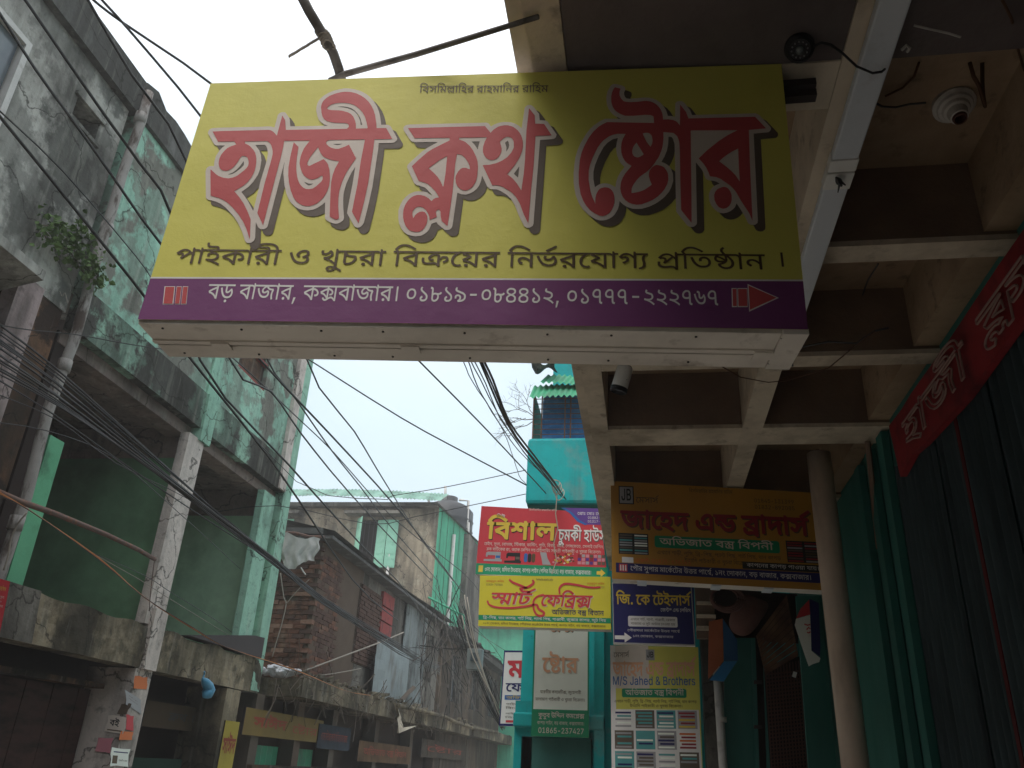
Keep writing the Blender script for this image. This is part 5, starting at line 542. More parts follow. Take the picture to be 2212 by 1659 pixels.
# text lines: width, then glyph,x,y
LINES = {
'bismillah':(11367,'0,0,0 1,266,0 2,862,0 0,1544,0 3,1810,0 4,2432,0 5,3163,0 0,3429,0 6,3695,0 7,4225,0 7,5081,0 5,5677,0 6,5943,0 3,6473,0 5,7095,0 0,7361,0 8,7627,0 7,8231,0 7,9087,0 5,9683,0 0,9949,0 6,10215,0 3,10745,0'),
'slogan':(18608,'9,0,0 10,716,0 11,982,0 12,1512,0 10,2319,0 13,2585,0 14,3181,0 15,3707,0 16,4705,0 17,5401,0 18,5401,0 13,5968,0 10,6564,0 19,7090,0 20,7356,0 21,7952,0 22,8882,0 23,9228,0 13,9854,0 19,10710,0 24,10976,0 25,11580,0 26,12136,0 13,12301,0 22,12897,0 27,13243,0 10,13869,0 28,14135,0 29,14791,0 30,15306,0 19,16061,0 31,16327,0 32,17034,0 10,17738,0 24,18004,0'),
'danda':(379,'33,0,0'),
'addr':(24586,'20,0,0 34,596,0 20,1568,0 10,2164,0 35,2430,0 10,3347,0 13,3613,0 36,4209,0 12,4738,0 37,5545,0 20,6458,0 10,7054,0 35,7320,0 10,8237,0 13,8503,0 38,9099,0 39,9738,0 40,10330,0 41,10922,0 40,11514,0 42,12106,0 43,12698,0 39,13346,0 41,13938,0 44,14530,0 44,15122,0 40,15714,0 45,16306,0 36,16898,0 39,17427,0 40,18019,0 46,18611,0 46,19203,0 46,19795,0 43,20387,0 45,21035,0 45,21627,0 45,22219,0 46,22811,0 47,23403,0 46,23995,0'),
'new':(1582,'48,0,0 49,266,0 50,870,0'),
'bishal':(2536,'51,0,0 52,266,0 53,862,0 54,1539,0 55,1805,0'),
'chumki':(4712,'56,0,0 57,484,0 58,567,0 59,1189,0 60,1996,0 61,2522,0 62,3052,0 50,3318,0 63,4030,0'),
'prop':(6414,'64,0,0 65,346,0 5,1101,0 66,1367,0 64,2065,0 3,2411,0 5,3033,0 66,3299,0 64,3997,0 3,4343,0 5,4965,0 67,5231,0 5,6148,0'),
'ph1':(5835,'68,0,0 69,648,0 70,1297,0 70,1945,0 71,2594,0 72,3242,0 73,3891,0 74,4539,0 68,5188,0'),
'ph2':(5835,'68,0,0 69,648,0 73,1297,0 69,1945,0 75,2594,0 72,3242,0 76,3891,0 70,4539,0 68,5188,0'),
'goods1':(31969,'64,0,0 77,346,0 78,913,0 8,1443,0 79,2047,0 2,2576,0 80,3258,0 81,3258,0 5,3965,0 79,4231,0 64,4759,0 1,5105,0 5,5701,0 81,5967,0 5,6674,0 3,6940,0 79,7562,0 0,8091,0 82,8357,0 83,9340,0 5,10147,0 7,10413,0 79,11009,0 84,11537,0 5,12249,0 0,12515,0 82,12781,0 85,13764,0 79,14202,0 86,14731,0 80,15447,0 0,15447,0 81,15713,0 79,16420,0 0,16948,0 7,17214,0 1,17810,0 8,18406,0 79,19010,0 67,19539,0 0,20456,0 7,20722,0 79,21318,0 64,21846,0 87,22192,0 2,22923,0 64,23605,0 88,23951,0 64,24789,0 81,25135,0 79,25842,0 64,26371,0 2,26717,0 87,27399,0 5,28130,0 78,28396,0 64,29186,0 3,29532,0 0,30154,0 89,30420,0 8,31097,0 79,31701,0'),
'goods2':(31091,'90,0,0 83,603,0 1,1670,0 5,2266,0 91,2532,0 64,3365,0 83,3711,0 7,4518,0 7,5374,0 85,5970,0 79,6408,0 67,6937,0 92,7854,0 5,8109,0 83,8375,0 64,9442,0 3,9788,0 0,10410,0 89,10676,0 8,11353,0 2,12217,0 6,12899,0 64,13689,0 93,14035,0 78,14602,0 87,15132,0 5,15863,0 0,16129,0 7,16395,0 85,16991,0 2,17689,0 5,18371,0 3,18637,0 94,19259,0 95,19986,0 86,20512,0 5,21228,0 78,21494,0 83,22024,0 5,22831,0 7,23097,0 95,23693,0 96,24219,0 97,25217,0 80,25913,0 77,25913,0 7,26480,0 5,27076,0 0,27602,0 1,27868,0 64,28464,0 98,28810,0 81,29740,0 5,30447,0 33,30713,0'),
'radr':(32338,'99,0,0 8,592,0 85,1196,0 64,1894,0 100,2240,0 5,2843,0 83,3109,0 5,3916,0 8,4182,0 79,4786,0 3,5315,0 0,5937,0 100,6203,0 8,6806,0 5,7410,0 93,7936,0 5,8503,0 96,8769,0 101,9507,0 5,10133,0 7,10399,0 79,10995,0 83,11523,0 5,12330,0 86,12596,0 102,13312,0 87,14284,0 5,15015,0 78,15281,0 8,15811,0 103,16675,0 104,17066,0 0,17722,0 87,17988,0 7,18719,0 0,19575,0 105,19841,0 81,20562,0 64,21269,0 7,21615,0 106,22211,0 1,22861,0 102,23457,0 1,24429,0 5,25025,0 67,25291,0 5,26208,0 7,26474,0 79,27070,0 83,27599,0 107,28406,0 1,29319,0 5,29915,0 67,30181,0 5,31098,0 7,31364,0 33,31960,0'),
'smart':(1812,'108,0,0 109,979,0 110,1245,0 111,1812,0'),
'fabrics':(3026,'112,0,0 113,346,0 114,1184,0 115,1450,0 116,2113,0'),
'bitan':(8053,'117,0,0 118,893,0 119,1159,0 120,1880,0 121,2797,0 122,3063,0 123,4030,0 124,4626,0 118,5614,0 123,5880,0 122,6476,0 121,7183,0 125,7449,0'),
'ygoods':(30080,'0,0,0 126,266,0 72,943,0 0,1591,0 86,1857,0 127,2573,0 79,3260,0 128,3789,0 5,4434,0 8,4700,0 83,5564,0 5,6371,0 86,6637,0 102,7353,0 79,8065,0 89,8594,0 5,9271,0 93,9537,0 129,10104,0 0,10364,0 86,10630,0 127,11346,0 79,12033,0 86,12561,0 92,13277,0 5,13532,0 130,13798,0 0,14906,0 86,15172,0 127,15888,0 79,16575,0 86,17104,0 5,17820,0 131,18086,0 5,18946,0 1,19212,0 95,19808,0 79,20074,0 67,20602,0 80,21531,0 132,21519,0 5,22496,0 7,22762,0 83,23618,0 5,24425,0 86,24691,0 102,25407,0 79,26119,0 2,26648,0 92,27330,0 80,27585,0 93,27585,0 0,28412,0 86,28678,0 127,29394,0'),
'yadr':(39505,'133,0,0 134,592,0 8,1184,0 85,1788,0 64,2486,0 100,2832,0 5,3435,0 83,3701,0 5,4508,0 8,4774,0 79,5378,0 3,5907,0 0,6529,0 100,6795,0 8,7398,0 5,8002,0 93,8528,0 5,9095,0 96,9361,0 101,10099,0 5,10725,0 7,10991,0 79,11587,0 64,12115,0 86,12461,0 135,13177,0 7,13443,0 2,14039,0 105,14721,0 5,15442,0 3,15968,0 5,16590,0 64,16856,0 83,17202,0 129,17789,0 64,18009,0 93,18355,0 7,18922,0 136,19778,0 137,20490,0 7,21213,0 86,22069,0 5,22785,0 64,23051,0 138,23397,0 129,24018,0 79,24079,0 83,24608,0 5,25415,0 86,25681,0 102,26397,0 87,27369,0 5,28100,0 78,28366,0 8,28896,0 79,29500,0 1,30028,0 102,30624,0 1,31596,0 5,32192,0 67,32458,0 5,33375,0 7,33641,0 79,34237,0 83,34766,0 107,35573,0 1,36486,0 5,37082,0 67,37348,0 5,38265,0 7,38531,0 33,39127,0'),
'yph1':(7781,'68,0,0 69,648,0 70,1297,0 73,1945,0 76,2594,0 72,3242,0 75,3891,0 68,4539,0 75,5188,0 70,5836,0 69,6484,0 70,7133,0'),
'yph2':(7781,'68,0,0 69,648,0 70,1297,0 69,1945,0 69,2594,0 72,3242,0 75,3891,0 70,4539,0 76,5188,0 75,5836,0 69,6484,0 74,7133,0'),
'yname':(5925,'3,0,0 5,622,0 6,888,0 3,1418,0 80,2040,0 100,2040,0 80,2655,0 87,2643,0 83,3634,0 0,4441,0 7,4707,0 3,5303,0'),
'messrs':(2598,'64,0,0 3,346,0 2,968,0 5,1650,0 2,1916,0 129,2598,0'),
'jahed':(7231,'139,0,0 54,917,0 140,1183,0 141,1529,0 142,2059,0 143,2922,0 144,3680,0 145,4751,0 54,5414,0 142,5680,0 54,6283,0 146,6549,0 147,7231,0'),
'biponi':(8062,'117,0,0 118,893,0 119,1159,0 120,1880,0 121,2797,0 122,3063,0 123,4030,0 124,4626,0 118,5614,0 123,5880,0 148,6476,0 125,7192,0 149,7796,0'),
'jg1':(24206,'150,0,0 97,758,0 5,1454,0 64,1720,0 8,2066,0 89,2930,0 5,3607,0 102,3873,0 95,4585,0 79,4851,0 87,5380,0 80,6111,0 0,6111,0 151,6377,0 79,7103,0 0,7631,0 126,7897,0 72,8574,0 0,9223,0 86,9489,0 127,10205,0 79,10892,0 86,11420,0 92,12136,0 5,12391,0 130,12657,0 0,13765,0 86,14031,0 127,14747,0 79,15434,0 89,15963,0 5,16640,0 93,16906,0 129,17473,0 0,17733,0 86,17999,0 127,18715,0 79,19402,0 128,19930,0 5,20575,0 8,20841,0 83,21705,0 5,22512,0 86,22778,0 102,23494,0'),
'jg2':(13467,'78,0,0 81,530,0 92,1237,0 5,1492,0 0,1758,0 100,2024,0 86,2887,0 5,3603,0 78,3869,0 83,4399,0 5,5206,0 7,5472,0 95,6068,0 96,6594,0 97,7592,0 80,8288,0 77,8288,0 7,8855,0 5,9451,0 0,9977,0 1,10243,0 64,10839,0 98,11185,0 81,12115,0 5,12822,0 33,13088,0'),
'jph1':(7781,'68,0,0 69,648,0 70,1297,0 152,1945,0 153,2594,0 72,3242,0 69,3891,0 73,4539,0 69,5188,0 73,5836,0 74,6484,0 74,7133,0'),
'jph2':(7781,'68,0,0 69,648,0 70,1297,0 73,1945,0 71,2594,0 72,3242,0 70,3891,0 74,4539,0 71,5188,0 68,5836,0 70,6484,0 153,7133,0'),
'agent':(11178,'154,0,0 155,758,0 120,1104,0 156,2021,0 157,2869,0 158,3398,0 159,4046,0 160,4694,0 161,5343,0 162,5991,0 163,6640,0 164,7288,0 165,7937,0 164,8585,0 165,9233,0 164,9882,0 165,10530,0'),
'jadr':(28135,'64,0,0 86,346,0 135,1062,0 7,1328,0 2,2184,0 80,2866,0 86,2866,0 5,3582,0 7,3848,0 3,4704,0 5,5326,0 64,5592,0 83,5938,0 129,6525,0 64,6745,0 93,7091,0 7,7658,0 136,8514,0 137,9226,0 7,9949,0 86,10805,0 5,11521,0 64,11787,0 138,12133,0 129,12754,0 79,12815,0 166,13344,0 8,13936,0 85,14540,0 64,15238,0 100,15584,0 5,16187,0 83,16453,0 5,17260,0 8,17526,0 79,18130,0 1,18658,0 102,19254,0 1,20226,0 5,20822,0 67,21088,0 5,22005,0 7,22271,0 79,22867,0 83,23396,0 107,24203,0 1,25116,0 5,25712,0 67,25978,0 5,26895,0 7,27161,0 33,27757,0'),
'kapon':(11125,'83,0,0 5,807,0 86,1073,0 64,1789,0 8,2135,0 7,2739,0 83,3595,0 5,4402,0 86,4668,0 102,5384,0 86,6356,0 5,7072,0 96,7338,0 101,8076,0 5,8702,0 167,9228,0 5,9854,0 101,10120,0 33,10746,0'),
'jb':(1225,'168,0,0 169,571,0'),
'gk':(6246,'114,0,0 170,266,0 171,1183,0 112,1712,0 172,2058,0 112,3125,0 110,3471,0 173,4038,0 174,4568,0 109,5299,0 175,5565,0 111,6247,0'),
'gents':(7618,'64,0,0 67,346,0 130,1263,0 176,2111,0 150,3052,0 177,3810,0 64,4881,0 87,5227,0 0,5958,0 84,6224,0 2,6936,0'),
'gg1':(13808,'150,0,0 97,758,0 5,1454,0 64,1720,0 8,2066,0 89,2930,0 5,3607,0 93,3873,0 129,4440,0 79,4440,0 86,4969,0 92,5685,0 5,5940,0 130,6206,0 79,7054,0 86,7582,0 5,8298,0 131,8564,0 5,9424,0 1,9690,0 95,10286,0 79,10552,0 64,11081,0 90,11427,0 67,12030,0 5,12947,0 7,13213,0'),
'gg2':(12543,'86,0,0 5,716,0 67,982,0 5,1899,0 3,2165,0 5,2787,0 96,3313,0 2,4311,0 80,4993,0 93,4993,0 178,5820,0 84,6713,0 129,7251,0 5,7425,0 7,7691,0 64,8547,0 8,8893,0 96,9497,0 101,10235,0 5,10861,0 6,11387,0 101,11917,0'),
'ga1':(11964,'64,0,0 86,346,0 135,1062,0 7,1328,0 2,1924,0 105,2606,0 5,3327,0 3,3853,0 5,4475,0 64,4741,0 83,5087,0 129,5674,0 64,5894,0 93,6240,0 7,6807,0 136,7663,0 137,8375,0 7,9098,0 86,9954,0 5,10670,0 64,10936,0 138,11282,0 129,11903,0'),
'ga2':(9675,'166,0,0 8,592,0 85,1196,0 64,1894,0 100,2240,0 5,2843,0 83,3109,0 5,3916,0 8,4182,0 79,4786,0 83,5315,0 107,6122,0 1,7035,0 5,7631,0 67,7897,0 5,8814,0 7,9080,0'),
'latin':(10284,'179,0,0 180,903,0 181,1264,0 182,2165,0 183,2736,0 184,3298,0 185,3889,0 186,4472,0 187,5344,0 188,6248,0 189,6903,0 190,7279,0 191,7879,0 184,8206,0 185,8797,0 189,9380,0 192,9757,0'),
'kutub':(2110,'172,0,0 193,587,0 194,807,0 193,1406,0 195,1514,0'),
'stor':(1773,'112,0,0 196,346,0 109,911,0 197,1177,0'),
'kg1':(11826,'167,0,0 5,626,0 1,892,0 81,1488,0 95,2195,0 101,2461,0 83,3347,0 2,4154,0 64,4836,0 3,5182,0 91,5804,0 107,6637,0 79,7550,0 67,8079,0 80,9008,0 64,8996,0 101,9342,0 87,9968,0 5,10699,0 7,10965,0 95,11561,0'),
'kg2':(14344,'3,0,0 5,622,0 87,888,0 5,1619,0 3,1885,0 5,2507,0 87,2773,0 86,3764,0 5,4480,0 78,4746,0 83,5276,0 5,6083,0 7,6349,0 95,6945,0 96,7471,0 97,8469,0 80,9165,0 77,9165,0 7,9732,0 5,10328,0 0,10854,0 1,11120,0 64,11716,0 98,12062,0 81,12992,0 5,13699,0 33,13965,0'),
'kname':(8448,'59,0,0 57,587,0 198,807,0 57,1406,0 199,1514,0 50,2370,0 48,3082,0 200,3348,0 49,4180,0 59,5044,0 58,5851,0 201,6473,0 202,6819,0 203,7535,0'),
'kadr':(14898,'83,0,0 5,807,0 86,1073,0 102,1789,0 87,2761,0 5,3492,0 78,3758,0 8,4288,0 79,4892,0 1,5421,0 102,6017,0 1,6989,0 5,7585,0 67,7851,0 5,8768,0 7,9034,0 79,9630,0 83,10158,0 107,10965,0 1,11878,0 5,12474,0 67,12740,0 5,13657,0 7,13923,0 33,14519,0'),
'kph':(7781,'204,0,0 205,648,0 206,1297,0 207,1945,0 208,2594,0 209,3242,0 210,3891,0 211,4539,0 212,5188,0 213,5836,0 210,6484,0 212,7133,0'),
'ma':(2361,'214,0,0 51,622,0 142,888,0 215,1491,0 54,2095,0'),
'febri':(3026,'201,0,0 216,346,0 48,1184,0 217,1450,0 203,2113,0'),
'wl1':(6830,'86,0,0 5,716,0 78,982,0 83,1512,0 5,2319,0 7,2585,0 95,3181,0 96,3707,0 97,4705,0 80,5401,0 77,5401,0 7,5968,0 5,6564,0'),
'wl2':(3111,'0,0,0 1,266,0 64,862,0 98,1208,0 81,2138,0 5,2845,0'),
'bastra':(5354,'178,0,0 0,893,0 105,1159,0 67,1880,0 5,2797,0 81,3063,0 1,4030,0 218,4626,0'),
'said':(2240,'146,0,0 54,682,0 219,948,0 142,1637,0'),
'cloth':(1441,'220,0,0 221,796,0'),
'store':(1773,'64,0,0 222,346,0 5,911,0 7,1177,0'),
'haji':(1979,'6,0,0 5,530,0 67,796,0 95,1713,0'),
'boi':(1126,'195,0,0 173,596,0'),
}
# the three hand-lettered headline words, millimetres on the sign face: (red face, cream border)
HEAD = [
('304,305 286,344 269,374 249,401 226,427 206,446 186,461 167,470 137,479 118,570 114,589 115,590 137,570 148,562 160,557 170,554 184,552 193,554 202,557 212,563 222,574 234,588 240,598 243,607 243,616 241,626 237,636 233,643 227,647 219,649 213,648 209,641 203,622 199,612 193,601 187,593 179,587 170,584 161,585 153,589 146,595 143,600 137,616 136,628 136,639 139,655 147,672 155,684 165,691 183,699 183,700 174,713 116,712 87,758 125,760 289,765 296,763 305,757 311,751 321,739 325,831 339,810 349,765 565,770 569,775 571,780 569,788 565,793 560,795 552,796 522,797 505,800 489,805 478,814 470,827 464,844 459,868 459,883 461,893 464,900 473,913 484,923 501,932 521,939 535,941 553,940 563,938 578,933 596,923 612,910 627,894 638,877 649,856 657,834 666,796 670,773 704,773 730,725 720,724 669,723 668,722 669,681 669,538 665,463 657,371 656,371 629,416 633,531 632,624 635,720 634,722 511,720 504,716 500,711 501,706 504,700 512,692 523,685 537,681 547,681 555,684 569,691 582,699 614,640 602,613 591,585 584,561 578,530 575,499 576,472 580,438 589,391 585,386 582,384 576,386 569,389 557,397 546,492 542,536 543,569 547,595 557,626 556,627 540,630 523,635 509,641 500,647 495,652 487,663 475,688 469,677 462,663 452,638 448,622 449,612 453,608 457,606 502,636 510,628 517,619 521,612 529,590 535,559 537,541 537,523 534,500 529,483 522,469 513,457 507,450 496,443 483,438 470,438 457,442 448,447 438,454 431,462 422,475 408,504 397,537 390,566 385,601 384,648 386,709 387,709 406,689 408,639 411,609 415,586 420,566 426,549 433,534 440,524 449,515 460,509 471,508 483,511 494,521 508,540 511,550 510,561 507,565 503,564 493,554 488,552 477,548 472,548 466,550 455,556 444,566 438,575 431,588 426,601 421,617 420,630 420,648 423,668 426,682 433,698 442,717 390,717 351,716 352,687 351,639 345,509 339,360 311,409 314,531 320,634 320,656 318,669 314,683 308,697 304,703 299,709 291,715 213,713 212,713 214,704 226,698 234,692 248,677 257,664 262,652 266,639 269,621 270,604 270,585 267,570 263,556 255,539 248,528 240,519 215,498 237,474 256,449 275,418 293,383 304,309|597,771 636,772 638,773 638,774 631,800 622,825 611,845 595,864 581,876 572,881 559,886 542,889 522,889 507,886 495,881 488,875 484,870 482,864 483,861 488,858 498,855 525,854 538,852 559,845 571,837 581,825 589,808 594,792',
'299,290 295,292 290,297 273,334 253,368 230,398 212,417 197,432 177,447 160,455 130,464 125,467 122,472 98,582 98,594 101,600 107,605 118,606 123,604 120,624 121,651 129,675 136,687 144,696 112,696 104,701 72,750 71,754 72,765 77,771 83,774 107,776 250,780 279,782 293,781 306,777 308,834 312,841 316,845 321,847 329,847 335,844 352,820 355,812 362,782 496,785 482,790 471,798 459,812 452,828 444,853 442,873 443,891 449,908 460,923 476,937 493,947 514,954 531,958 546,958 567,954 585,948 597,942 615,930 631,915 645,897 659,873 669,850 676,827 684,789 708,789 716,784 719,780 747,729 747,721 744,716 739,710 735,708 686,707 685,706 686,681 685,519 680,438 674,373 671,364 666,357 660,354 652,354 645,358 642,362 613,411 613,431 616,535 616,601 615,602 606,578 600,556 595,533 592,507 591,488 593,464 597,436 605,395 605,387 603,381 594,372 587,369 580,368 572,370 561,374 550,381 543,388 541,396 533,455 525,445 511,432 496,424 480,421 466,422 449,427 434,436 419,451 412,460 401,479 393,497 384,523 371,575 368,602 368,621 367,622 355,357 352,350 346,345 339,344 332,345 323,353 312,373 321,311 320,302 318,297 313,292 308,289|294,419 295,419 298,547 304,629 303,660 296,684 291,693 285,699 253,698 252,697 270,674 279,654 285,631 287,594 284,568 274,540 261,517 240,496 267,462|464,525 468,524 474,526 482,532 466,532 459,535 449,540 454,533|180,570 181,569 189,570 198,574 206,581 220,597 227,610 226,618 223,627 214,605 206,591 196,579|468,635 481,643 475,651|616,673 617,676 617,705 599,705|539,698 548,699 557,703 557,704 526,703 529,701|611,789 612,788 617,788 617,789 608,816 597,836 581,855 569,864 554,870 538,873 519,872 519,871 541,868 556,864 569,858 581,850 592,838 599,826 608,804'),
('846,338 832,342 827,345 821,351 813,362 805,382 802,394 800,410 800,427 803,444 810,461 816,470 823,478 831,483 840,486 852,486 865,482 880,472 890,461 896,470 899,472 903,475 913,476 907,489 900,500 879,525 872,531 861,537 839,544 810,606 826,628 852,660 860,669 876,682 929,718 930,719 930,727 928,730 808,728 780,773 1048,782 1069,752 1078,765 1084,771 1094,779 1101,782 1114,785 1127,785 1140,781 1146,778 1153,772 1162,763 1168,754 1175,740 1180,723 1182,712 1183,689 1180,669 1174,647 1169,634 1157,609 1135,573 1147,563 1159,550 1171,532 1185,507 1190,574 1192,633 1192,763 1197,857 1198,862 1218,830 1221,793 1252,791 1279,741 1278,740 1225,738 1224,736 1222,609 1217,506 1213,374 1197,410 1181,456 1168,480 1158,493 1150,501 1126,519 1116,524 1107,527 1087,528 1051,610 1051,612 1072,613 1096,620 1115,631 1132,646 1138,656 1144,665 1150,681 1152,689 1151,709 1149,718 1145,726 1139,731 1133,734 1124,734 1114,727 1103,712 1108,695 1111,682 1111,671 1107,656 1101,645 1095,638 1087,634 1078,633 1067,637 1060,642 1052,655 1048,667 1047,679 1047,691 1051,712 1057,730 1056,732 962,730 962,729 962,722 975,717 984,712 993,703 1002,693 1014,674 1026,648 1032,628 1035,605 1035,568 1034,556 1031,540 1027,531 1021,519 1011,510 1003,506 998,505 993,506 984,510 975,518 970,525 965,537 962,555 963,568 969,584 977,596 984,600 994,600 1007,594 1008,596 1006,608 1001,622 989,641 981,650 975,655 970,657 960,658 957,614 957,498 951,363 948,364 930,382 925,402 923,420 919,426 916,427 913,427 910,423 908,418 913,397 890,386 888,398 884,409 874,426 865,434 860,437 854,438 848,438 841,435 836,429 831,420 831,408 835,393 836,393 842,406 847,412 855,418 865,419 871,417 877,410 882,399 883,385 882,373 880,364 875,352 871,346 867,343 861,339 854,338|923,521 924,521 925,528 927,576 927,650 904,634 868,598 886,580 902,561 912,545',
'850,321 834,324 821,329 809,339 800,352 791,371 786,392 783,422 786,442 793,464 802,479 813,491 829,500 841,502 860,501 872,497 888,486 889,487 872,508 863,517 854,521 833,528 825,535 796,597 794,602 794,610 796,615 807,630 839,671 856,687 889,711 888,712 809,711 799,714 794,719 766,764 764,774 766,782 773,788 785,790 1048,798 1053,798 1060,794 1069,781 1080,790 1094,797 1110,801 1124,801 1139,799 1154,792 1164,785 1175,773 1182,865 1185,871 1191,877 1202,878 1207,875 1214,868 1233,837 1236,809 1257,807 1264,802 1296,745 1294,734 1292,730 1285,725 1240,721 1230,375 1228,366 1222,361 1217,358 1209,358 1200,364 1182,403 1166,447 1152,473 1139,488 1116,505 1103,511 1083,512 1075,516 1071,523 1051,568 1049,547 1044,527 1036,512 1026,501 1014,493 1002,489 988,490 973,497 967,364 966,358 963,353 959,349 954,347 946,347 941,349 918,370 913,378 898,371 892,349 887,340 878,330 865,323|1171,561 1172,561 1173,578 1174,601 1174,605 1173,606 1157,576|909,578 910,580 910,617 891,598|974,614 974,614 985,616 975,632|1048,628 1051,628 1048,631|1127,670 1134,685 1136,698 1133,712 1129,718 1121,709 1127,689|1029,680 1030,680 1031,695 1034,715 1006,714 1018,699'),
('1734,382 1704,431 1706,555 1709,665 1709,707 1707,722 1703,737 1699,742 1691,751 1657,755 1657,730 1653,694 1648,674 1638,646 1624,621 1610,600 1598,586 1574,565 1564,552 1552,531 1547,518 1546,498 1548,498 1567,502 1580,507 1589,512 1607,527 1613,533 1607,550 1604,567 1604,578 1607,590 1615,604 1623,611 1630,614 1637,613 1644,611 1650,608 1655,604 1662,592 1666,581 1667,569 1667,553 1663,535 1654,515 1644,500 1630,484 1613,470 1596,461 1578,453 1562,451 1548,454 1536,460 1525,470 1517,483 1512,499 1510,516 1511,531 1513,544 1518,560 1526,577 1548,610 1534,621 1526,631 1519,647 1515,665 1514,687 1516,709 1521,727 1530,747 1502,747 1487,743 1475,737 1457,721 1446,707 1435,687 1419,645 1410,614 1406,589 1406,551 1413,502 1418,483 1429,453 1428,467 1429,480 1432,494 1438,508 1443,515 1451,519 1459,521 1468,520 1476,516 1482,509 1487,499 1490,486 1491,472 1490,458 1487,444 1482,432 1475,419 1471,415 1463,409 1453,405 1442,407 1426,416 1411,429 1398,448 1389,466 1380,494 1374,535 1373,580 1376,633 1382,667 1390,693 1403,725 1413,744 1422,759 1438,778 1450,788 1467,799 1627,795 1626,823 1622,827 1616,830 1597,831 1557,827 1543,827 1530,827 1517,833 1509,838 1499,847 1493,855 1487,868 1483,884 1482,895 1482,915 1485,934 1490,948 1495,958 1515,951 1511,936 1511,920 1517,904 1525,893 1534,890 1548,889 1571,890 1596,894 1605,894 1616,892 1623,889 1629,885 1637,878 1645,867 1651,856 1654,846 1657,833 1658,810 1676,811 1687,809 1694,807 1702,802 1706,798 1714,784 1718,878 1737,844 1744,815 1968,822 2001,771 1943,764 1943,763 1936,620 1927,391 1918,422 1896,470 1884,502 1876,516 1865,531 1837,557 1824,564 1803,568 1798,588 1792,605 1784,621 1770,642 1800,677 1841,717 1872,742 1905,763 1756,762 1749,761 1739,481 1735,384|1837,437 1831,439 1826,442 1822,447 1817,456 1812,472 1812,491 1816,504 1823,514 1828,518 1838,523 1845,525 1849,524 1854,522 1859,518 1865,506 1868,492 1867,472 1864,460 1857,448 1851,442 1846,439|1897,548 1897,547 1898,548 1898,552 1899,605 1902,684 1881,671 1868,661 1852,647 1836,630 1861,605 1875,588 1886,572|1566,646 1571,646 1576,648 1585,655 1589,659 1566,709 1559,699 1554,689 1551,675 1551,664 1554,655 1559,649|1612,692 1613,692 1618,704 1620,718 1619,731 1617,740 1613,747 1607,751 1598,752 1588,749 1588,747 1592,734 1599,715 1605,703',
'1730,366 1725,368 1720,373 1691,420 1688,427 1693,703 1689,725 1686,732 1682,735 1674,736 1672,706 1667,677 1658,651 1647,628 1657,623 1664,618 1671,611 1677,601 1683,579 1683,549 1676,524 1668,505 1652,483 1637,468 1622,456 1603,445 1579,436 1563,435 1548,436 1531,443 1519,452 1507,466 1505,449 1501,433 1490,411 1482,402 1472,395 1463,391 1453,389 1443,389 1431,393 1420,400 1407,410 1389,431 1380,447 1373,462 1364,490 1360,515 1357,539 1356,580 1359,624 1362,650 1369,681 1379,710 1395,745 1409,769 1422,785 1441,802 1457,813 1463,815 1515,815 1498,825 1487,835 1481,843 1472,861 1467,880 1465,910 1469,938 1480,965 1488,973 1495,974 1501,973 1521,966 1529,960 1531,955 1531,946 1527,934 1527,925 1530,914 1535,907 1545,905 1592,910 1609,910 1624,907 1638,899 1651,887 1663,869 1670,852 1675,827 1686,827 1698,823 1699,824 1702,883 1705,888 1711,893 1722,894 1728,891 1734,885 1752,851 1757,831 1972,838 1977,835 1984,829 2016,778 2017,772 2016,766 2013,760 2007,755 1958,749 1944,393 1942,383 1934,376 1927,375 1920,376 1913,382 1903,413 1882,460 1876,445 1869,436 1860,428 1848,422 1837,420 1827,422 1818,427 1809,437 1802,449 1796,468 1795,489 1797,500 1801,511 1810,525 1819,532 1833,539 1822,547 1813,550 1798,552 1790,557 1787,564 1783,583 1777,598 1761,625 1760,624 1752,380 1749,374 1743,368 1738,366|1565,519 1577,524 1593,536 1588,555 1575,539|1427,522 1436,530 1442,534 1450,537 1459,538 1468,537 1477,534 1484,530 1494,522 1496,542 1502,565 1512,586 1525,606 1514,619 1508,630 1500,657 1497,688 1500,711 1504,730 1487,725 1468,709 1455,690 1439,652 1427,614 1422,586 1422,555|1882,606 1884,652 1859,631|1762,660 1813,714 1850,746 1765,746|1578,813 1609,812 1610,814 1601,815'),
]
# ================================================================== the setting
XL = -6.3            # street face of the left row
ZB = 3.9             # underside of the canopy beams
XR = 1.72            # shop wall on the right
g = MB(); g.add([(-80, -60, -.0), (80, -60, 0), (80, 160, 0), (-80, 160, 0)], [(0, 1, 2, 3)]); struct('ground', g, 'asphalt')
p = MB(); p.box(-.25, XR, -6, 10.4, .002, .14); struct('pavement', p, 'paving')
p = MB(); p.box(XL + .0, XL + .7, -8, 40, .002, .12); struct('pavement', p, 'paving')

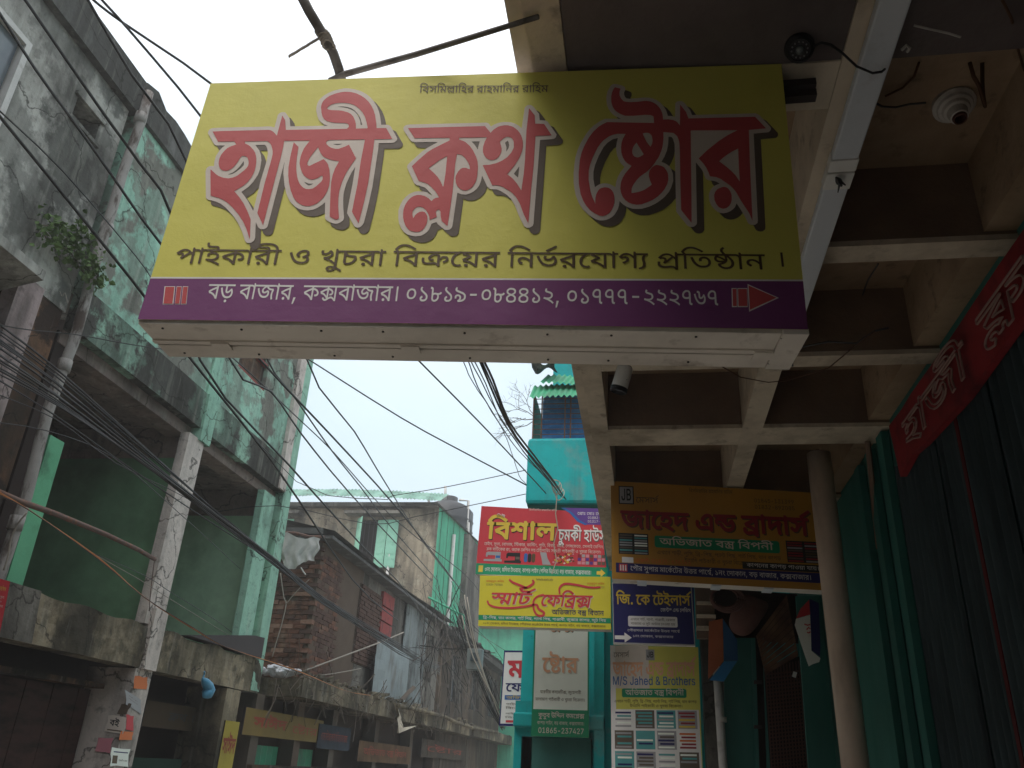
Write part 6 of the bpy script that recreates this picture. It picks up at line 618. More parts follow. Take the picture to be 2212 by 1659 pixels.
# ------------------------------------------------------------------ near left building (grey, blackened)
t = thing('concrete_building', 'tall grey mould-blackened concrete building at the left edge of the street, beside the long drainpipe', 'building', (XL, 2, 0))
def wallX(mb, x, thick, y0, y1, z0, z1, holes=()):
    """wall in the plane X=x (its thickness going away from the street) with rectangular openings"""
    ys = sorted({y0, y1, *[h[0] for h in holes], *[h[1] for h in holes]}); zs = sorted({z0, z1, *[h[2] for h in holes], *[h[3] for h in holes]})
    for i in range(len(ys) - 1):
        k = 0
        while k < len(zs) - 1:
            cy = (ys[i] + ys[i + 1]) / 2
            def solid(k): cz = (zs[k] + zs[k + 1]) / 2; return not any(h[0] < cy < h[1] and h[2] < cz < h[3] for h in holes)
            if solid(k):
                j = k
                while j + 1 < len(zs) - 1 and solid(j + 1): j += 1
                mb.box(x - thick, x, ys[i], ys[i + 1], zs[k], zs[j + 1]); k = j + 1
            else: k += 1
    return mb
W1, W2 = (4.1, 5.56, 7.0, 8.33), (6.36, 6.79, 8.1, 8.38)
obj('wall', wallX(MB(), XL, .25, -13, 7.17, 6.0, 8.93, [W1, W2]), 'concrete', t)
obj('wall', wallX(MB(), XL - .02, .25, -13, 7.15, 2.6, 5.998, [(3.2, 6.25, 3.1, 5.75)]), 'rust_wall', t)
obj('wall', wallX(MB(), XL - .03, .25, -13, 7.15, 0, 2.598, [(3.0, 6.4, 0, 2.3)]), 'rust_wall', t)
mb = MB(); mb.box(XL - .3, XL + .10, -13, 7.2, 8.932, 9.43); obj('parapet', mb, 'parapet', t)
mb = MB(); mb.box(XL - 6, XL - .302, -13, 7.2, 8.7, 9.2); obj('roof', mb, 'parapet', t)
mb = MB(); mb.box(XL - 2.5, XL - 2.3, -13, 7.1, 0, 8.69); obj('back_wall', mb, 'dark_room', t)
mb = MB(); mb.box(XL - 2.3, XL - .25, -13, 7.1, 5.8, 5.95); obj('floor_slab', mb, 'soffit', t)
f = MB(); y0, y1, z0, z1 = W1
for a in ((y0, y1, z1 - .07, z1), (y0, y1, z0, z0 + .07), (y0, y0 + .07, z0 + .07, z1 - .07), (y1 - .07, y1, z0 + .07, z1 - .07), ((y0 + y1) / 2 - .03, (y0 + y1) / 2 + .03, z0 + .07, z1 - .07)):
    f.box(XL - .07, XL + .03, *a)
wf = obj('window', f, 'pvc', t)
for k in (0, 1):
    q = MB(); q.box(XL - .06, XL - .045, y0 + .07 + k * .72, y0 + .7 + k * .67, z0 + .07, z1 - .07); obj('pane', q, 'glass', wf)
q = MB(); q.box(XL - .22, XL - .16, 6.37, 6.79, 8.11, 8.26); obj('vent_board', q, 'plank', t)
for (a, b, c, d) in ((6.30, 6.85, 8.385, 8.43), (6.30, 6.85, 8.05, 8.095)):
    mb = MB(); mb.box(XL, XL + .04, a, b, c, d); obj('vent_trim', mb, 'concrete', t)
mb = MB(); mb.prism([(XL, 2.5, 5.72), (XL + .45, 2.5, 5.82), (XL + .45, 2.5, 5.92), (XL, 2.5, 6.02)], (0, 3.75, 0)); obj('sunshade', mb, 'concrete', t)
mb = MB(); mb.box(XL - .01, XL + .16, 6.28, 6.62, 0, 5.95); obj('pilaster', mb, 'pink', t)
mb = MB(); mb.box(XL - .3, XL + .06, 3.1, 6.25, 2.62, 3.1); obj('floor_band', mb, 'slab', t)

# the long drainpipe
t = thing('drainpipe', 'lime-stained drainpipe running down between the grey and the green building', 'pipe', (XL + .12, 7.24, 0))
mb = MB(); zz = [0.3 + i * .45 for i in range(21)]
mb.tube([(XL + .13 + .015 * math.sin(i * 1.7), 7.24 + .02 * math.sin(i * 1.1), z) for i, z in enumerate(zz)], .058, 10); obj('pipe', mb, 'pipe_grey', t, smooth=True)
for z in (2.2, 3.55, 5.3, 7.1, 8.8):
    mb = MB(); mb.tube([(XL + .13, 7.24, z), (XL + .13, 7.24, z + .14)], .072, 10); obj('pipe_collar', mb, 'pipe_grey', t, smooth=True)

# ------------------------------------------------------------------ green building with two open bays
t = thing('green_building', 'peeling pale green building with two open balcony bays and mouldy band, left side', 'building', (XL, 10, 0))
Y0, YA, YB = 7.32, 10.1, 13.62
obj('wall', wallX(MB(), XL, .22, Y0, 13.3, 6.42, 9.0, [(11.0, 12.0, 7.25, 8.6)]), 'teal', t)
mb = MB(); mb.box(XL - .22, XL + .05, 13.302, YB, 2.6, 9.0); obj('corner_pier', mb, 'teal_clean', t)
q = MB(); q.box(XL - .12, XL - .08, 11.0, 12.0, 7.25, 8.6); wn = obj('window', q, 'rust_wall', t)
for z in (7.25, 7.7, 8.15, 8.55):
    q = MB(); q.box(XL - .079, XL - .02, 11.0, 12.0, z, z + .05); obj('window_rail', q, 'red_door', wn)
mb = MB(); mb.box(XL - .06, XL + .075, 13.05, 13.3, 5.9, 9.0); obj('dark_rib', mb, 'pillar', t)
mb = MB(); mb.box(XL - .05, XL + .03, 10.26, 10.52, 6.42, 9.0); obj('wall_rib', mb, 'teal_clean', t)
mb = MB()
pf = [(XL - .25, Y0 - .05, 9.002), (XL + .05, Y0 - .05, 9.002), (XL + .05, Y0 - .05, 9.45), (XL - .25, Y0 - .05, 9.45)]
n_ = 26
vs = []; 
for i in range(n_ + 1):
    y = Y0 - .05 + (YB - Y0 + .05) * i / n_; h = 9.50 + .05 * math.sin(i * 2.3) + (.07 * random.random() if 0 < i < 9 else .02 * random.random())
    vs += [(XL - .25, y, 9.002), (XL + .06, y, 9.002), (XL + .06 - .03 * random.random(), y, h), (XL - .25, y, h + .02)]
fs = [(0, 1, 2, 3), tuple(4 * n_ + k for k in (3, 2, 1, 0))]
for i in range(n_):
    for k in range(4): a = 4 * i + k; b = 4 * i + (k + 1) % 4; fs.append((a, a + 4, b + 4, b))
mb.add(vs, fs); obj('parapet', mb, 'parapet', t)
mb = MB(); mb.box(XL - 5, XL - .26, Y0, YB, 8.85, 9.1); obj('roof', mb, 'parapet', t)
# balcony band of the second floor and its soffit
mb = MB(); mb.box(XL - .1, XL + .04, Y0, 10.26, 5.88, 6.419); obj('balcony_band', mb, 'teal_band', t)
mb = MB(); mb.box(XL - .1, XL + .04, 10.56, 13.3, 5.88, 6.419); obj('balcony_band', mb, 'teal_band', t)
mb = MB(); mb.box(XL - .1, XL + .075, 10.262, 10.558, 5.7, 6.419); obj('band_pier', mb, 'teal_clean', t)
mb = MB(); mb.box(XL - .42, XL - .102, Y0, 13.3, 5.72, 6.0); obj('lintel_beam', mb, 'soffit', t)
mb = MB(); mb.box(XL - 4, XL - .422, Y0, 13.3, 5.86, 6.0); obj('ceiling', mb, 'soffit', t)
# the rooms behind the open bays
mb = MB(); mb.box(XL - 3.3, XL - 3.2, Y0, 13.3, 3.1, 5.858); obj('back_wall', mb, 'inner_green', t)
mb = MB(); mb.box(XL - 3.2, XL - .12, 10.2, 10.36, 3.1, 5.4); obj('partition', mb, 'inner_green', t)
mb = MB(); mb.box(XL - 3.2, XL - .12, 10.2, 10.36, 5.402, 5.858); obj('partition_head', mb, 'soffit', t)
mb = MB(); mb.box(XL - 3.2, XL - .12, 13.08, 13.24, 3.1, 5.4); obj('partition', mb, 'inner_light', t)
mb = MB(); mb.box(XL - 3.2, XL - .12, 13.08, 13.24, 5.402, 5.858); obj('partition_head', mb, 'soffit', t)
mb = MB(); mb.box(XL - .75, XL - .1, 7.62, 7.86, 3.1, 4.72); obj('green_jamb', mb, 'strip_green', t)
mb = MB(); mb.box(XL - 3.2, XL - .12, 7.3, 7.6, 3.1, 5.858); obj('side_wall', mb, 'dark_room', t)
mb = MB(); mb.obox((XL - .1, 9.98, 3.1), (.14, 0, 0), (0, .42, 0), (0, .05, 2.62)); obj('pillar', mb, 'pillar', t)
mb = MB(); mb.obox((XL - .1, 12.62, 3.1), (.12, 0, 0), (0, .46, 0), (0, .0, 2.62)); obj('pillar', mb, 'teal_clean', t)
# first floor slab edge
mb = MB(); mb.sheet((XL + .05, 6.64, 2.57), (0, 3.44, 0), (0, 0, .5), 24, 4, lambda u, v: (.012 * math.sin(u * 31 + v * 5), 0, .02 * math.sin(u * 23) * v))
mb.box(XL - .3, XL + .03, 6.64, 13.3, 2.58, 3.06); obj('slab_edge', mb, 'slab', t)
mb = MB(); mb.sheet((XL + .05, 10.4, 2.57), (0, 3.2, 0), (0, 0, .5), 24, 4, lambda u, v: (.012 * math.sin(u * 31 + v * 5), 0, .03 * math.sin(u * 17) * v)); obj('slab_edge', mb, 'slab', t)
mb = MB(); mb.box(XL - .02, XL + .10, 10.08, 10.38, 2.56, 3.3); obj('slab_pier', mb, 'pillar', t)
mb = MB(); mb.box(XL - 3.2, XL - .302, Y0, 13.3, 2.9, 3.05); obj('floor_slab', mb, 'soffit', t)
# ground floor piers and shop fronts
mb = MB(); mb.box(XL - .6, XL + .04, 10.02, 10.40, 0, 2.558); obj('ground_pier', mb, 'pillar', t)
mb = MB(); mb.box(XL - .6, XL + .04, 12.52, 13.0, 0, 2.558); obj('ground_pier', mb, 'slab', t)
mb = MB(); mb.box(XL - .6, XL + .04, 6.66, 7.1, 0, 2.558); obj('ground_pier', mb, 'rust_wall', t)
mb = MB(); mb.box(XL - .9, XL - .8, -8, 13.3, 0, 2.95); obj('shop_back', mb, 'dark_room', t)
for k in range(12):
    mb = MB(); y = 7.16 + k * .236; mb.box(XL - .52, XL - .48 + .006 * (k % 2), y, y + .228, .1, 2.28); obj('shop_board', mb, 'wood_dark', t)
mb = MB(); mb.box(XL - .5, XL - .3, 7.12, 9.98, 2.3, 2.36); obj('shop_rail', mb, 'rust_wall', t)
mb = MB(); mb.sheet((XL - .45, 10.45, .1), (0, 2.05, 0), (0, 0, 1.45), 80, 1, lambda u, v: (.018 * math.sin(u * 2 * math.pi * 20), 0, 0)); obj('roller_shutter', mb, mat('dark_green_shutter', (.02, .055, .04), .7), t)

# ------------------------------------------------------------------ brick building beyond
t = thing('brick_building', 'low building of bare red brick and grey render under a sagging tin roof', 'building', (XL, 15.5, 0))
YF = 15.5
mb = MB(); mb.box(-9.6, XL + .012, YF + .005, YF + .3, 0, 5.72); mb.box(XL - .25, XL + .010, YF + .3, 18.2, 2.9, 5.6); obj('wall_core', mb, 'mortar', t)
bm_ = []
for i in range(4):
    m_ = MB(); h = .075; jit = lambda: random.uniform(-.006, .006)
    o8 = [(x + jit(), y + jit(), z + jit()) for z in (0, h) for x, y in ((0, 0), (.24, 0), (.24, .1), (0, .1))]
    m_.add(o8, [(0, 3, 2, 1), (4, 5, 6, 7), (0, 1, 5, 4), (1, 2, 6, 5), (2, 3, 7, 6), (3, 0, 4, 7)])
    me = bpy.data.meshes.new('brick'); me.from_pydata(m_.v, [], m_.f); me.materials.append(M[('brick', 'brick_dark', 'brick', 'brick_pale')[i]]); bm_.append(me)
nb = 0
for r in range(30):
    z = 3.02 + r * .088
    xw = -7.62 if z < 5.2 else -7.35
    for c in range(8):
        x = xw + c * .25 + (r % 2) * .125 + random.uniform(-.008, .008)
        if x > XL - .12 or (z > 5.35 and x < -7.1) or random.random() < .02: continue
        k = random.choice((0, 0, 2, 3)) if z < 4.6 and random.random() < .8 else random.choice((0, 1, 1))
        o = bpy.data.objects.new('brick', bm_[k]); COL.objects.link(o); o.parent = t; o.matrix_parent_inverse = Matrix.Translation(-t.location)
        o.location = (x, YF - .025 - random.random() * .02, z + .01 * math.sin(x * 3)); o.rotation_euler = (random.uniform(-.02, .02), .012 + random.uniform(-.015, .015), random.uniform(-.03, .03)); nb += 1
for r in range(26):    # returning along the street
    z = 3.1 + r * .088
    for c in range(5):
        y = YF + .02 + c * .26 + (r % 2) * .13
        if random.random() < .04: continue
        o = bpy.data.objects.new('brick', bm_[random.choice((1, 1, 0))]); COL.objects.link(o); o.parent = t; o.matrix_parent_inverse = Matrix.Translation(-t.location)
        o.location = (XL + .03 - random.random() * .02, y, z); o.rotation_euler = (0, 0, math.pi / 2 + random.uniform(-.03, .03)); nb += 1
def Z5(x, y): return (540 + x * .3335, 1106 + y * .3335)
def yz(x0, y0, x1, y1, X=XL):   # picture box on the street face -> y0, y1, z0, z1
    a, b = onX(*Z5(x0, (y0 + y1) / 2), X), onX(*Z5(x1, (y0 + y1) / 2), X); c, d = onX(*Z5((x0 + x1) / 2, y0), X), onX(*Z5((x0 + x1) / 2, y1), X); return a.y, b.y, d.z, c.z
wy = yz(1125, 700, 1185, 1100); wy = (max(wy[0], 22.5), wy[1], wy[2], min(wy[3], 5.2))
obj('side_wall', wallX(MB(), XL, .22, 16.6, 26, 2.6, 5.35, [wy]), 'render', t)
mb = MB(); mb.sheet((XL + .35, 15.2, 5.72), (0, 11.2, 0), (-2.6, 0, .55), 130, 2, lambda u, v: (.03 * math.sin(u * 9), 0, .02 * math.sin(u * 2 * math.pi * 65) - .05 * math.sin(u * 5)))
obj('roof', mb, 'roof_tin', t)
mb = MB(); mb.box(XL - .4, XL + .3, 15.25, 26.3, 5.58, 5.64); obj('eave_board', mb, 'roof_tin', t)
mb = MB(); mb.box(-9.6, XL + .1, 15.2, 15.5, 5.66, 5.78); obj('gable_slab', mb, 'roof_tin', t)
obj('upper_wall', wallX(MB(), XL, .22, 16.6, 26, 5.352, 5.575, []), 'render', t)
bp = yz(690, 450, 835, 850); rs = yz(835, 515, 910, 820)
mb = MB(); mb.box(XL - .02, XL + .03, bp[0], bp[1], 3.6, 5.3); obj('brick_infill', mb, 'mortar', t)
mb = MB()
for r in range(19):
    y = bp[0] + .02 - (r % 2) * .13
    while y < bp[1] - .05: mb.box(XL + .03, XL + .055 + random.random() * .02, max(y, bp[0]), min(y + .24, bp[1]), 3.62 + r * .088, 3.62 + r * .088 + .074); y += .255
o = obj('brickwork', mb, 'brick_dark', t); o['kind'] = 'stuff'
for k in range(3):
    zz = rs[2] + (rs[3] - rs[2]) * k / 3; q = MB(); q.box(XL, XL + .07, rs[0], rs[1], zz, zz + (rs[3] - rs[2]) / 3 - .04); obj('red_shutter', q, 'red_door', t)
mb = MB(); mb.box(XL - .2, XL - .15, wy[0], wy[1], wy[2], wy[3]); wn = obj('window', mb, 'dark_room', t)
for k in range(4):
    q = MB(); yy = wy[0] + (wy[1] - wy[0]) * (k + .4) / 4.2; q.box(XL - .1, XL - .03, yy, yy + .06, wy[2] + .01, wy[3] - .01); obj('window_bar', q, 'render', wn)
for (bx, m_) in (((735, 860, 965, 1190), 'tin'), ((972, 620, 1120, 1200), 'tin_wall')):
    q4 = yz(*bx); q4 = (q4[0], q4[1], 2.95, q4[3]); mb = MB(); mb.sheet((XL + (.25 if m_ == 'tin' else .06), q4[0], q4[2]), (0, q4[1] - q4[0], 0), (.0, 0, q4[3] - q4[2]), 24, 6, lambda u, v: (.02 * mnoise.noise(V(u * 6, v * 5, 3)), 0, .02 * math.sin(u * 6) * v)); obj('tin_sheet', mb, M['tin'] if m_ == 'tin' else wall_mat('blue_grey_plaster', (.22, .25, .25), .5, streak=.6), t)

t = thing('shabby_building', 'brown soot-streaked two-storey building beyond the tin-roofed brick one', 'building', (XL, 27, 0))
obj('wall', wallX(MB(), XL, .3, 26.4, 46, 0, 5.6, [(27.9, 29.4, 3.6, 5.1), (31.4, 33.0, 3.6, 5.1), (35, 37, 3.6, 5.1)]), wall_mat('brown_soot_wall', (.15, .11, .08), .42, streak=.8), t)
mb = MB(); mb.box(XL - .5, XL - .42, 26.4, 46, 0, 5.5); obj('inner_wall', mb, 'dark_room', t)
for (a, b) in ((27.9, 29.4), (31.4, 33.0), (35, 37)):
    q = MB(); q.box(XL - .1, XL - .05, a + .1, b - .7, 3.62, 5.05); f_ = obj('window', q, 'glass', t)
    for yy in (a, b - .1, (a + b) / 2):
        q = MB(); q.box(XL - .04, XL + .05, yy, yy + .1, 3.6, 5.1); obj('window_post', q, 'render', f_)
mb = MB(); mb.sheet((XL + .5, 26.4, 5.65), (0, 19.6, 0), (-3, 0, .5), 60, 2, lambda u, v: (.1 * mnoise.noise(V(u * 30, v, 1)), 0, .22 * mnoise.noise(V(u * 22, v * 3, 5)))); mb.box(XL - .3, XL + .42, 26.4, 46, 5.4, 5.6)
obj('roof', mb, 'parapet', t)

# shop awning slabs along the left pavement
AW = []
for i, (ya, yb, z, xo, lab) in enumerate(((14.2, 21.8, 2.93, .55, 'long weathered concrete shop canopy under the red brick wall'), (22.3, 29.0, 2.95, .6, 'rubble-strewn concrete shop canopy with a broken pale edge'), (29.4, 44, 2.98, .6, 'far concrete shop canopy along the left pavement'))):
    mb = MB(); mb.sheet((XL + xo, ya, z - .34), (0, yb - ya, 0), (0, 0, .34), 60, 3, lambda u, v: (.03 * mnoise.noise(V(u * 40, v * 3, i)), 0, .05 * mnoise.noise(V(u * 25, 0, i + 3)) * v))
    mb.box(XL - .4, XL + xo - .02, ya, yb, z - .34, z - .06)
    o = obj('shop_canopy', mb, 'slab'); tag(o, lab, 'canopy', 'shop canopies on the left side'); AW.append(o)
t = thing('shop_row', 'dark row of low shop fronts under the left canopies', 'building', (XL, 20, 0))
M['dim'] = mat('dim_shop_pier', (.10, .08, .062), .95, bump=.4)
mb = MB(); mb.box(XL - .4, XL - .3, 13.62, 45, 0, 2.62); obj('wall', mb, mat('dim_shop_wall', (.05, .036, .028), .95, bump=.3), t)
cols = [('corr_green', 13.75, 17.2), ('corr_dark', 17.7, 20.2), ('wood_dark', 20.6, 23.4), ('corr_dark', 23.9, 27), ('wood_dark', 27.6, 31)]
for c_, ya, yb in cols:
    mb = MB(); mb.sheet((XL - .26, ya, .1), (0, yb - ya, 0), (0, 0, 1.3 if c_ != 'corr_green' else 1.72), 60, 1, lambda u, v: (.02 * math.sin(u * 2 * math.pi * 15), 0, 0)); obj('shop_shutter', mb, c_, t)
for y in (13.66, 17.35, 20.3, 23.5, 27.2, 31.2):
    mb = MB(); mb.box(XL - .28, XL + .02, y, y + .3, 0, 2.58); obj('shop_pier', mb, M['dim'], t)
mb = MB(); mb.box(XL - .25, XL + .1, 13.7, 45, 1.45, 1.52); obj('shop_rail', mb, 'rust_wall', t)

# ------------------------------------------------------------------ beige house facing the camera
t = thing('beige_house', 'beige stained house with open mint shutters and a pale green tin roof', 'building', (-9, 27, 0))
YH, HX = 27.0, -6.92
mb = MB(); op = [(-9.75, -8.30, 7.45, 9.25), (-12.4, -11.95, 8.55, 9.25)]
def wallY(mb, y, thick, x0, x1, z0, z1, holes=()):
    xs = sorted({x0, x1, *[h[0] for h in holes], *[h[1] for h in holes]})
    for i in range(len(xs) - 1):
        c = (xs[i] + xs[i + 1]) / 2; z = z0
        for h in sorted([h for h in holes if h[0] < c < h[1]], key=lambda h: h[2]):
            mb.box(xs[i], xs[i + 1], y, y + thick, z, h[2]); z = h[3]
        mb.box(xs[i], xs[i + 1], y, y + thick, z, z1)
    return mb
a_ = onY(772, 1122, YH); b_ = onY(858, 1215, YH); 
op = [(a_.x, onY(840, 1122, YH).x, b_.z - .1, a_.z), (-13.2, onY(636, 1120, YH).x, onY(620, 1146, YH).z, onY(620, 1120, YH).z)]
obj('wall', wallY(MB(), YH, .25, -14, HX, 0, 9.86, op), 'beige', t)
o0 = op[0]
mb = MB(); mb.box(o0[0], o0[1], YH + .2, YH + .24, o0[2], o0[3]); wn = obj('window', mb, 'dark_room', t)
for k in range(5):
    q = MB(); x = o0[0] + .1 + k * .16; q.box(x, x + .02, YH + .1, YH + .12, o0[2], o0[3]); obj('window_bar', q, 'dark_steel', wn)
def shutter(o, ax, hgt, name='shutter'):
    """a shutter leaf with three sunk panels"""
    o = Vector(o); ax = Vector(ax); n = ax.cross(V(0, 0, 1)).normalized() * .03; q = MB(); q.obox(o, ax, n, (0, 0, hgt)); s_ = obj(name, q, 'shutter_mint', t)
    L_ = ax.length
    for k in range(4):
        r = MB(); z = hgt * k / 4 + .05; r.obox(o + ax * .12 + V(0, 0, z) + n * -.4, ax * .76, n * 1.8, (0, 0, hgt / 4 - .1)); obj('shutter_panel', r, 'shutter_mint', s_)
H_ = o0[3] - o0[2]
shutter((o0[0] + .05, YH - .02, o0[2]), (.28, -.38, 0), H_)
xs_ = onY(816, 1150, YH).x
shutter((xs_, YH - .05, o0[2] - .1), (.36, -.08, 0), H_ + .05); shutter((xs_ + .38, YH - .14, o0[2] - .1), (.36, .06, 0), H_ + .05)
mb = MB(); mb.box(o0[0] - .35, o0[1] + .5, YH - .45, YH, o0[3] + .1, o0[3] + .2); obj('sunshade', mb, 'render', t)
q = MB(); q.box(op[1][0], op[1][1], YH + .05, YH + .1, op[1][2], op[1][3]); obj('shutter', q, 'shutter_mint', t)
mb = MB(); mb.box(-13.6, op[1][1] + .3, YH - .4, YH, op[1][3] + .08, op[1][3] + .18); obj('sunshade', mb, 'render', t)
C2 = onZ(1032, 1172, 9.8); C2 = V(HX + (C2.x - HX), C2.y, 0)
dr = (C2 - V(HX, YH, 0)); Ls = dr.length; dr.normalize(); nn = V(dr.y, -dr.x, 0)
for k in range(14):
    q = MB(); a0 = V(HX, YH + .0, 0) + dr * (Ls * k / 14) + nn * (.01 * (k % 2)); q.sheet(a0 + V(0, 0, 0), dr * (Ls / 14 - .02), (0, 0, 9.8), 12, 1, lambda u, v: nn * (.03 * math.sin(u * 6 * math.pi))); obj('wall_sheet', q, 'mint', t)
mb = MB(); mb.sheet((-14.5, YH - .55, 9.95), (14.5 + HX + .15, 0, 0), (0, 1.2, .62), 120, 2, lambda u, v: (0, 0, .035 * math.sin(u * 2 * math.pi * 55) - .12 * u + .12 * math.sin(u * 3.14))); obj('roof', mb, 'roof_green', t)
mb = MB(); mb.sheet(V(HX + .1, YH - .5, 9.75), dr * (Ls + 3), V(-1.2, 0, .05), 80, 2); obj('roof', mb, 'roof_tin', t)
mb = MB(); mb.box(-14.5, HX, YH - .3, YH - .002, 9.72, 9.86); obj('eave_board', mb, 'render', t)
for px in (983, 1000, 1012):
    P = onZ(px - 12, 1180, 8.6)
    P = V(HX, YH, 0) + dr * ((P - V(HX, YH, 0)).dot(dr) * .6 + 1.0) + nn * .12
    mb = MB(); mb.tube([(P.x, P.y, 3), (P.x, P.y, 9.2)], .06, 8); obj('wall_pipe', mb, 'pvc', t, smooth=True)
q = MB(); P = onY(842, 1190, YH - .1); q.tube([(P.x, YH - .1, 5), (P.x, YH - .1, onY(842, 1190, YH).z)], .05, 8)
P2 = onY(865, 1320, YH - 1)
obj('wall_pipe', q, 'pvc', t, smooth=True)

t = thing('water_tank', 'black plastic water tank on the roof behind the beige house', 'water tank', tuple(onY(960, 1085, 31)))
c = onY(966, 1118, 31); rad = 1.02
mb = MB(); prof = [(0, 0), (1, 0), (1, .25), (1.03, .3), (1, .35), (1, .6), (1.03, .65), (1, .7), (1, 1.0), (.8, 1.2), (.42, 1.36), (.36, 1.36), (.36, 1.55), (0, 1.55)]
vs = []; N = 24
for r_, z_ in prof: vs += [(c.x + r_ * rad * math.cos(2 * math.pi * k / N), c.y + r_ * rad * math.sin(2 * math.pi * k / N), c.z - .9 + z_ * 1.1) for k in range(N)]
fs = [(i * N + k, i * N + (k + 1) % N, (i + 1) * N + (k + 1) % N, (i + 1) * N + k) for i in range(len(prof) - 1) for k in range(N)]
mb.add(vs, fs); obj('tank_body', mb, 'tank', t, smooth=True)
for pts in ([(985, 1085), (962, 1050)], [(930, 1092), (925, 1080), (935, 1078)], [(992, 1080), (1012, 1082), (1000, 1260)], [(985, 1130), (1012, 1130), (1010, 1185)]):
    mb = MB(); mb.tube([onY(x, y, 30.6) for x, y in ([(962, 1082), (962, 1050)] if pts[0] == (985, 1085) else pts)], .055, 8); obj('tank_pipe', mb, 'pvc', t, smooth=True)
mb = MB(); mb.box(c.x - 2, c.x + 1.15, 30, 33, 0, c.z - .92); obj('tank_base', mb, 'render', t)

# far mint building seen under the projecting signs
t = thing('mint_building', 'far mint green building seen under the yellow signboard', 'building', (-4.6, 36, 0))
P = onY(1050, 1350, 38); mb = MB(); mb.box(-7.5, -1.0, 38, 44, 0, 7.6); obj('wall', mb, 'mint', t)
for x in (-4.6, -3.3):
    q = MB(); q.box(x, x + .3, 37.9, 37.98, 4.6, 6.6); obj('window', q, 'white', t)
mb = MB(); mb.box(-7.7, -.9, 37.6, 44, 7.6, 7.8); obj('roof', mb, 'roof_tin', t)

# unseen house added behind the camera to cut sky light on the sign
t = thing('rear_light_blocker', 'unseen tall grey house added behind the camera to block sky light', 'building', (-3, -9, 0))
mb = MB(); mb.box(-12, 4, -10.5, -9, 0, 13); obj('wall', mb, 'concrete', t)
# ------------------------------------------------------------------ the coffered concrete canopy on the right
t = thing('market_canopy', 'deep concrete canopy with whitewashed beams over the right pavement', 'canopy', (.7, 3, ZB))
YN, YE = -9.0, 10.4
ZC = onY(1900, 635, 4.62).z
ZC = max(4.2, min(4.6, ZC))
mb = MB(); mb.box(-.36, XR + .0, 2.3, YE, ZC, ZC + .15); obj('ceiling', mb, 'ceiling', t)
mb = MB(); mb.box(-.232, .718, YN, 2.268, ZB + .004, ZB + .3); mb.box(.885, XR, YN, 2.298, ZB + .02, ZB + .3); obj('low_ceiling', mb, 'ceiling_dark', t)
# edge beam with a rounded drip lip
mb = MB(); mb.box(-.36, -.235, YN, YE, ZB, ZC + .15); obj('edge_beam', mb, 'canopy', t)
mb = MB(); mb.box(-.42, -.362, YN, YE, ZB + .03, ZC + .35); obj('drip_lip', mb, 'canopy', t)
YBm = [(3.42, 3.56), (4.55, 4.69), (5.66, 5.99), (7.3, 7.5), (8.9, 9.1)]
def shaded_web_beam(x0, x1, y0, y1):
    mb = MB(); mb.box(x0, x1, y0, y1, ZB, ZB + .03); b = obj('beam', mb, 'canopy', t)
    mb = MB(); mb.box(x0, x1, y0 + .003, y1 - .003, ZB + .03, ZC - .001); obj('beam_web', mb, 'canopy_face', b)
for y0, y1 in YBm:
    shaded_web_beam(-.234, .718, y0, y1); shaded_web_beam(.862, XR, y0, y1)
mb = MB(); mb.box(.72, .86, YN, YE, ZB - .004, ZC - .001); obj('long_beam', mb, 'canopy', t)
mb = MB(); mb.box(-.36, 1.72, YE, YE + .2, ZB, ZC + .15); obj('end_beam', mb, 'canopy', t)
mb = MB(); mb.box(1.58, XR, 2.35, YE, ZB + .05, ZC - .001); obj('wall_beam', mb, 'ceiling', t)
mb = MB(); mb.box(.2, .718, 2.27, 2.50, ZB - .002, ZC - .002); obj('bracket_plate', mb, 'canopy', t)

# the storey above the canopy
t = thing('market_building', 'two-storey market building above the whitewashed canopy on the right', 'building', (1.7, 3, 4.4))
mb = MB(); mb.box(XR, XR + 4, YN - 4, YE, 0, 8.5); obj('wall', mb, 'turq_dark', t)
mb = MB(); mb.box(-.36, XR, YN, YE, ZC + .36, ZC + .5); obj('floor', mb, 'canopy', t)

# shop shutters: dark corrugated sheets in the right wall
t = thing('corrugated_shopfront', 'dark corrugated metal shopfront filling the right edge, under the red fascia', 'shopfront', (XR, 3, 0))
for k in range(9):
    y = 5.62 - (k + 1) * .82; mb = MB(); mb.sheet((XR - .03, y + .01, .14), (0, .80, 0), (0, 0, 3.42), 72, 1, lambda u, v: (-.022 * math.sin(u * 2 * math.pi * 9), 0, 0)); obj('corrugated_sheet', mb, 'corr_dark', t, smooth=True)
mb = MB(); mb.box(XR - .045, XR - .02, 4.4, 4.44, .14, 3.5); obj('red_strip', mb, 'strip_red', t)
for y in (5.7, 6.05, 6.4):
    mb = MB(); mb.box(XR - .06, XR - .01, y, y + .14, .14, 3.88); obj('teal_post', mb, 'turq_dark', t)
mb = MB(); mb.box(XR - .05, XR - .03, 6.56, 7.45, .14, 3.85); obj('teal_panel', mb, 'turq_dark', t)
mb = MB(); mb.tube([(1.62, 5.9, 3.88), (1.70, 6.3, 3.2)], .02, 6); obj('stay', mb, 'canopy_face', t)

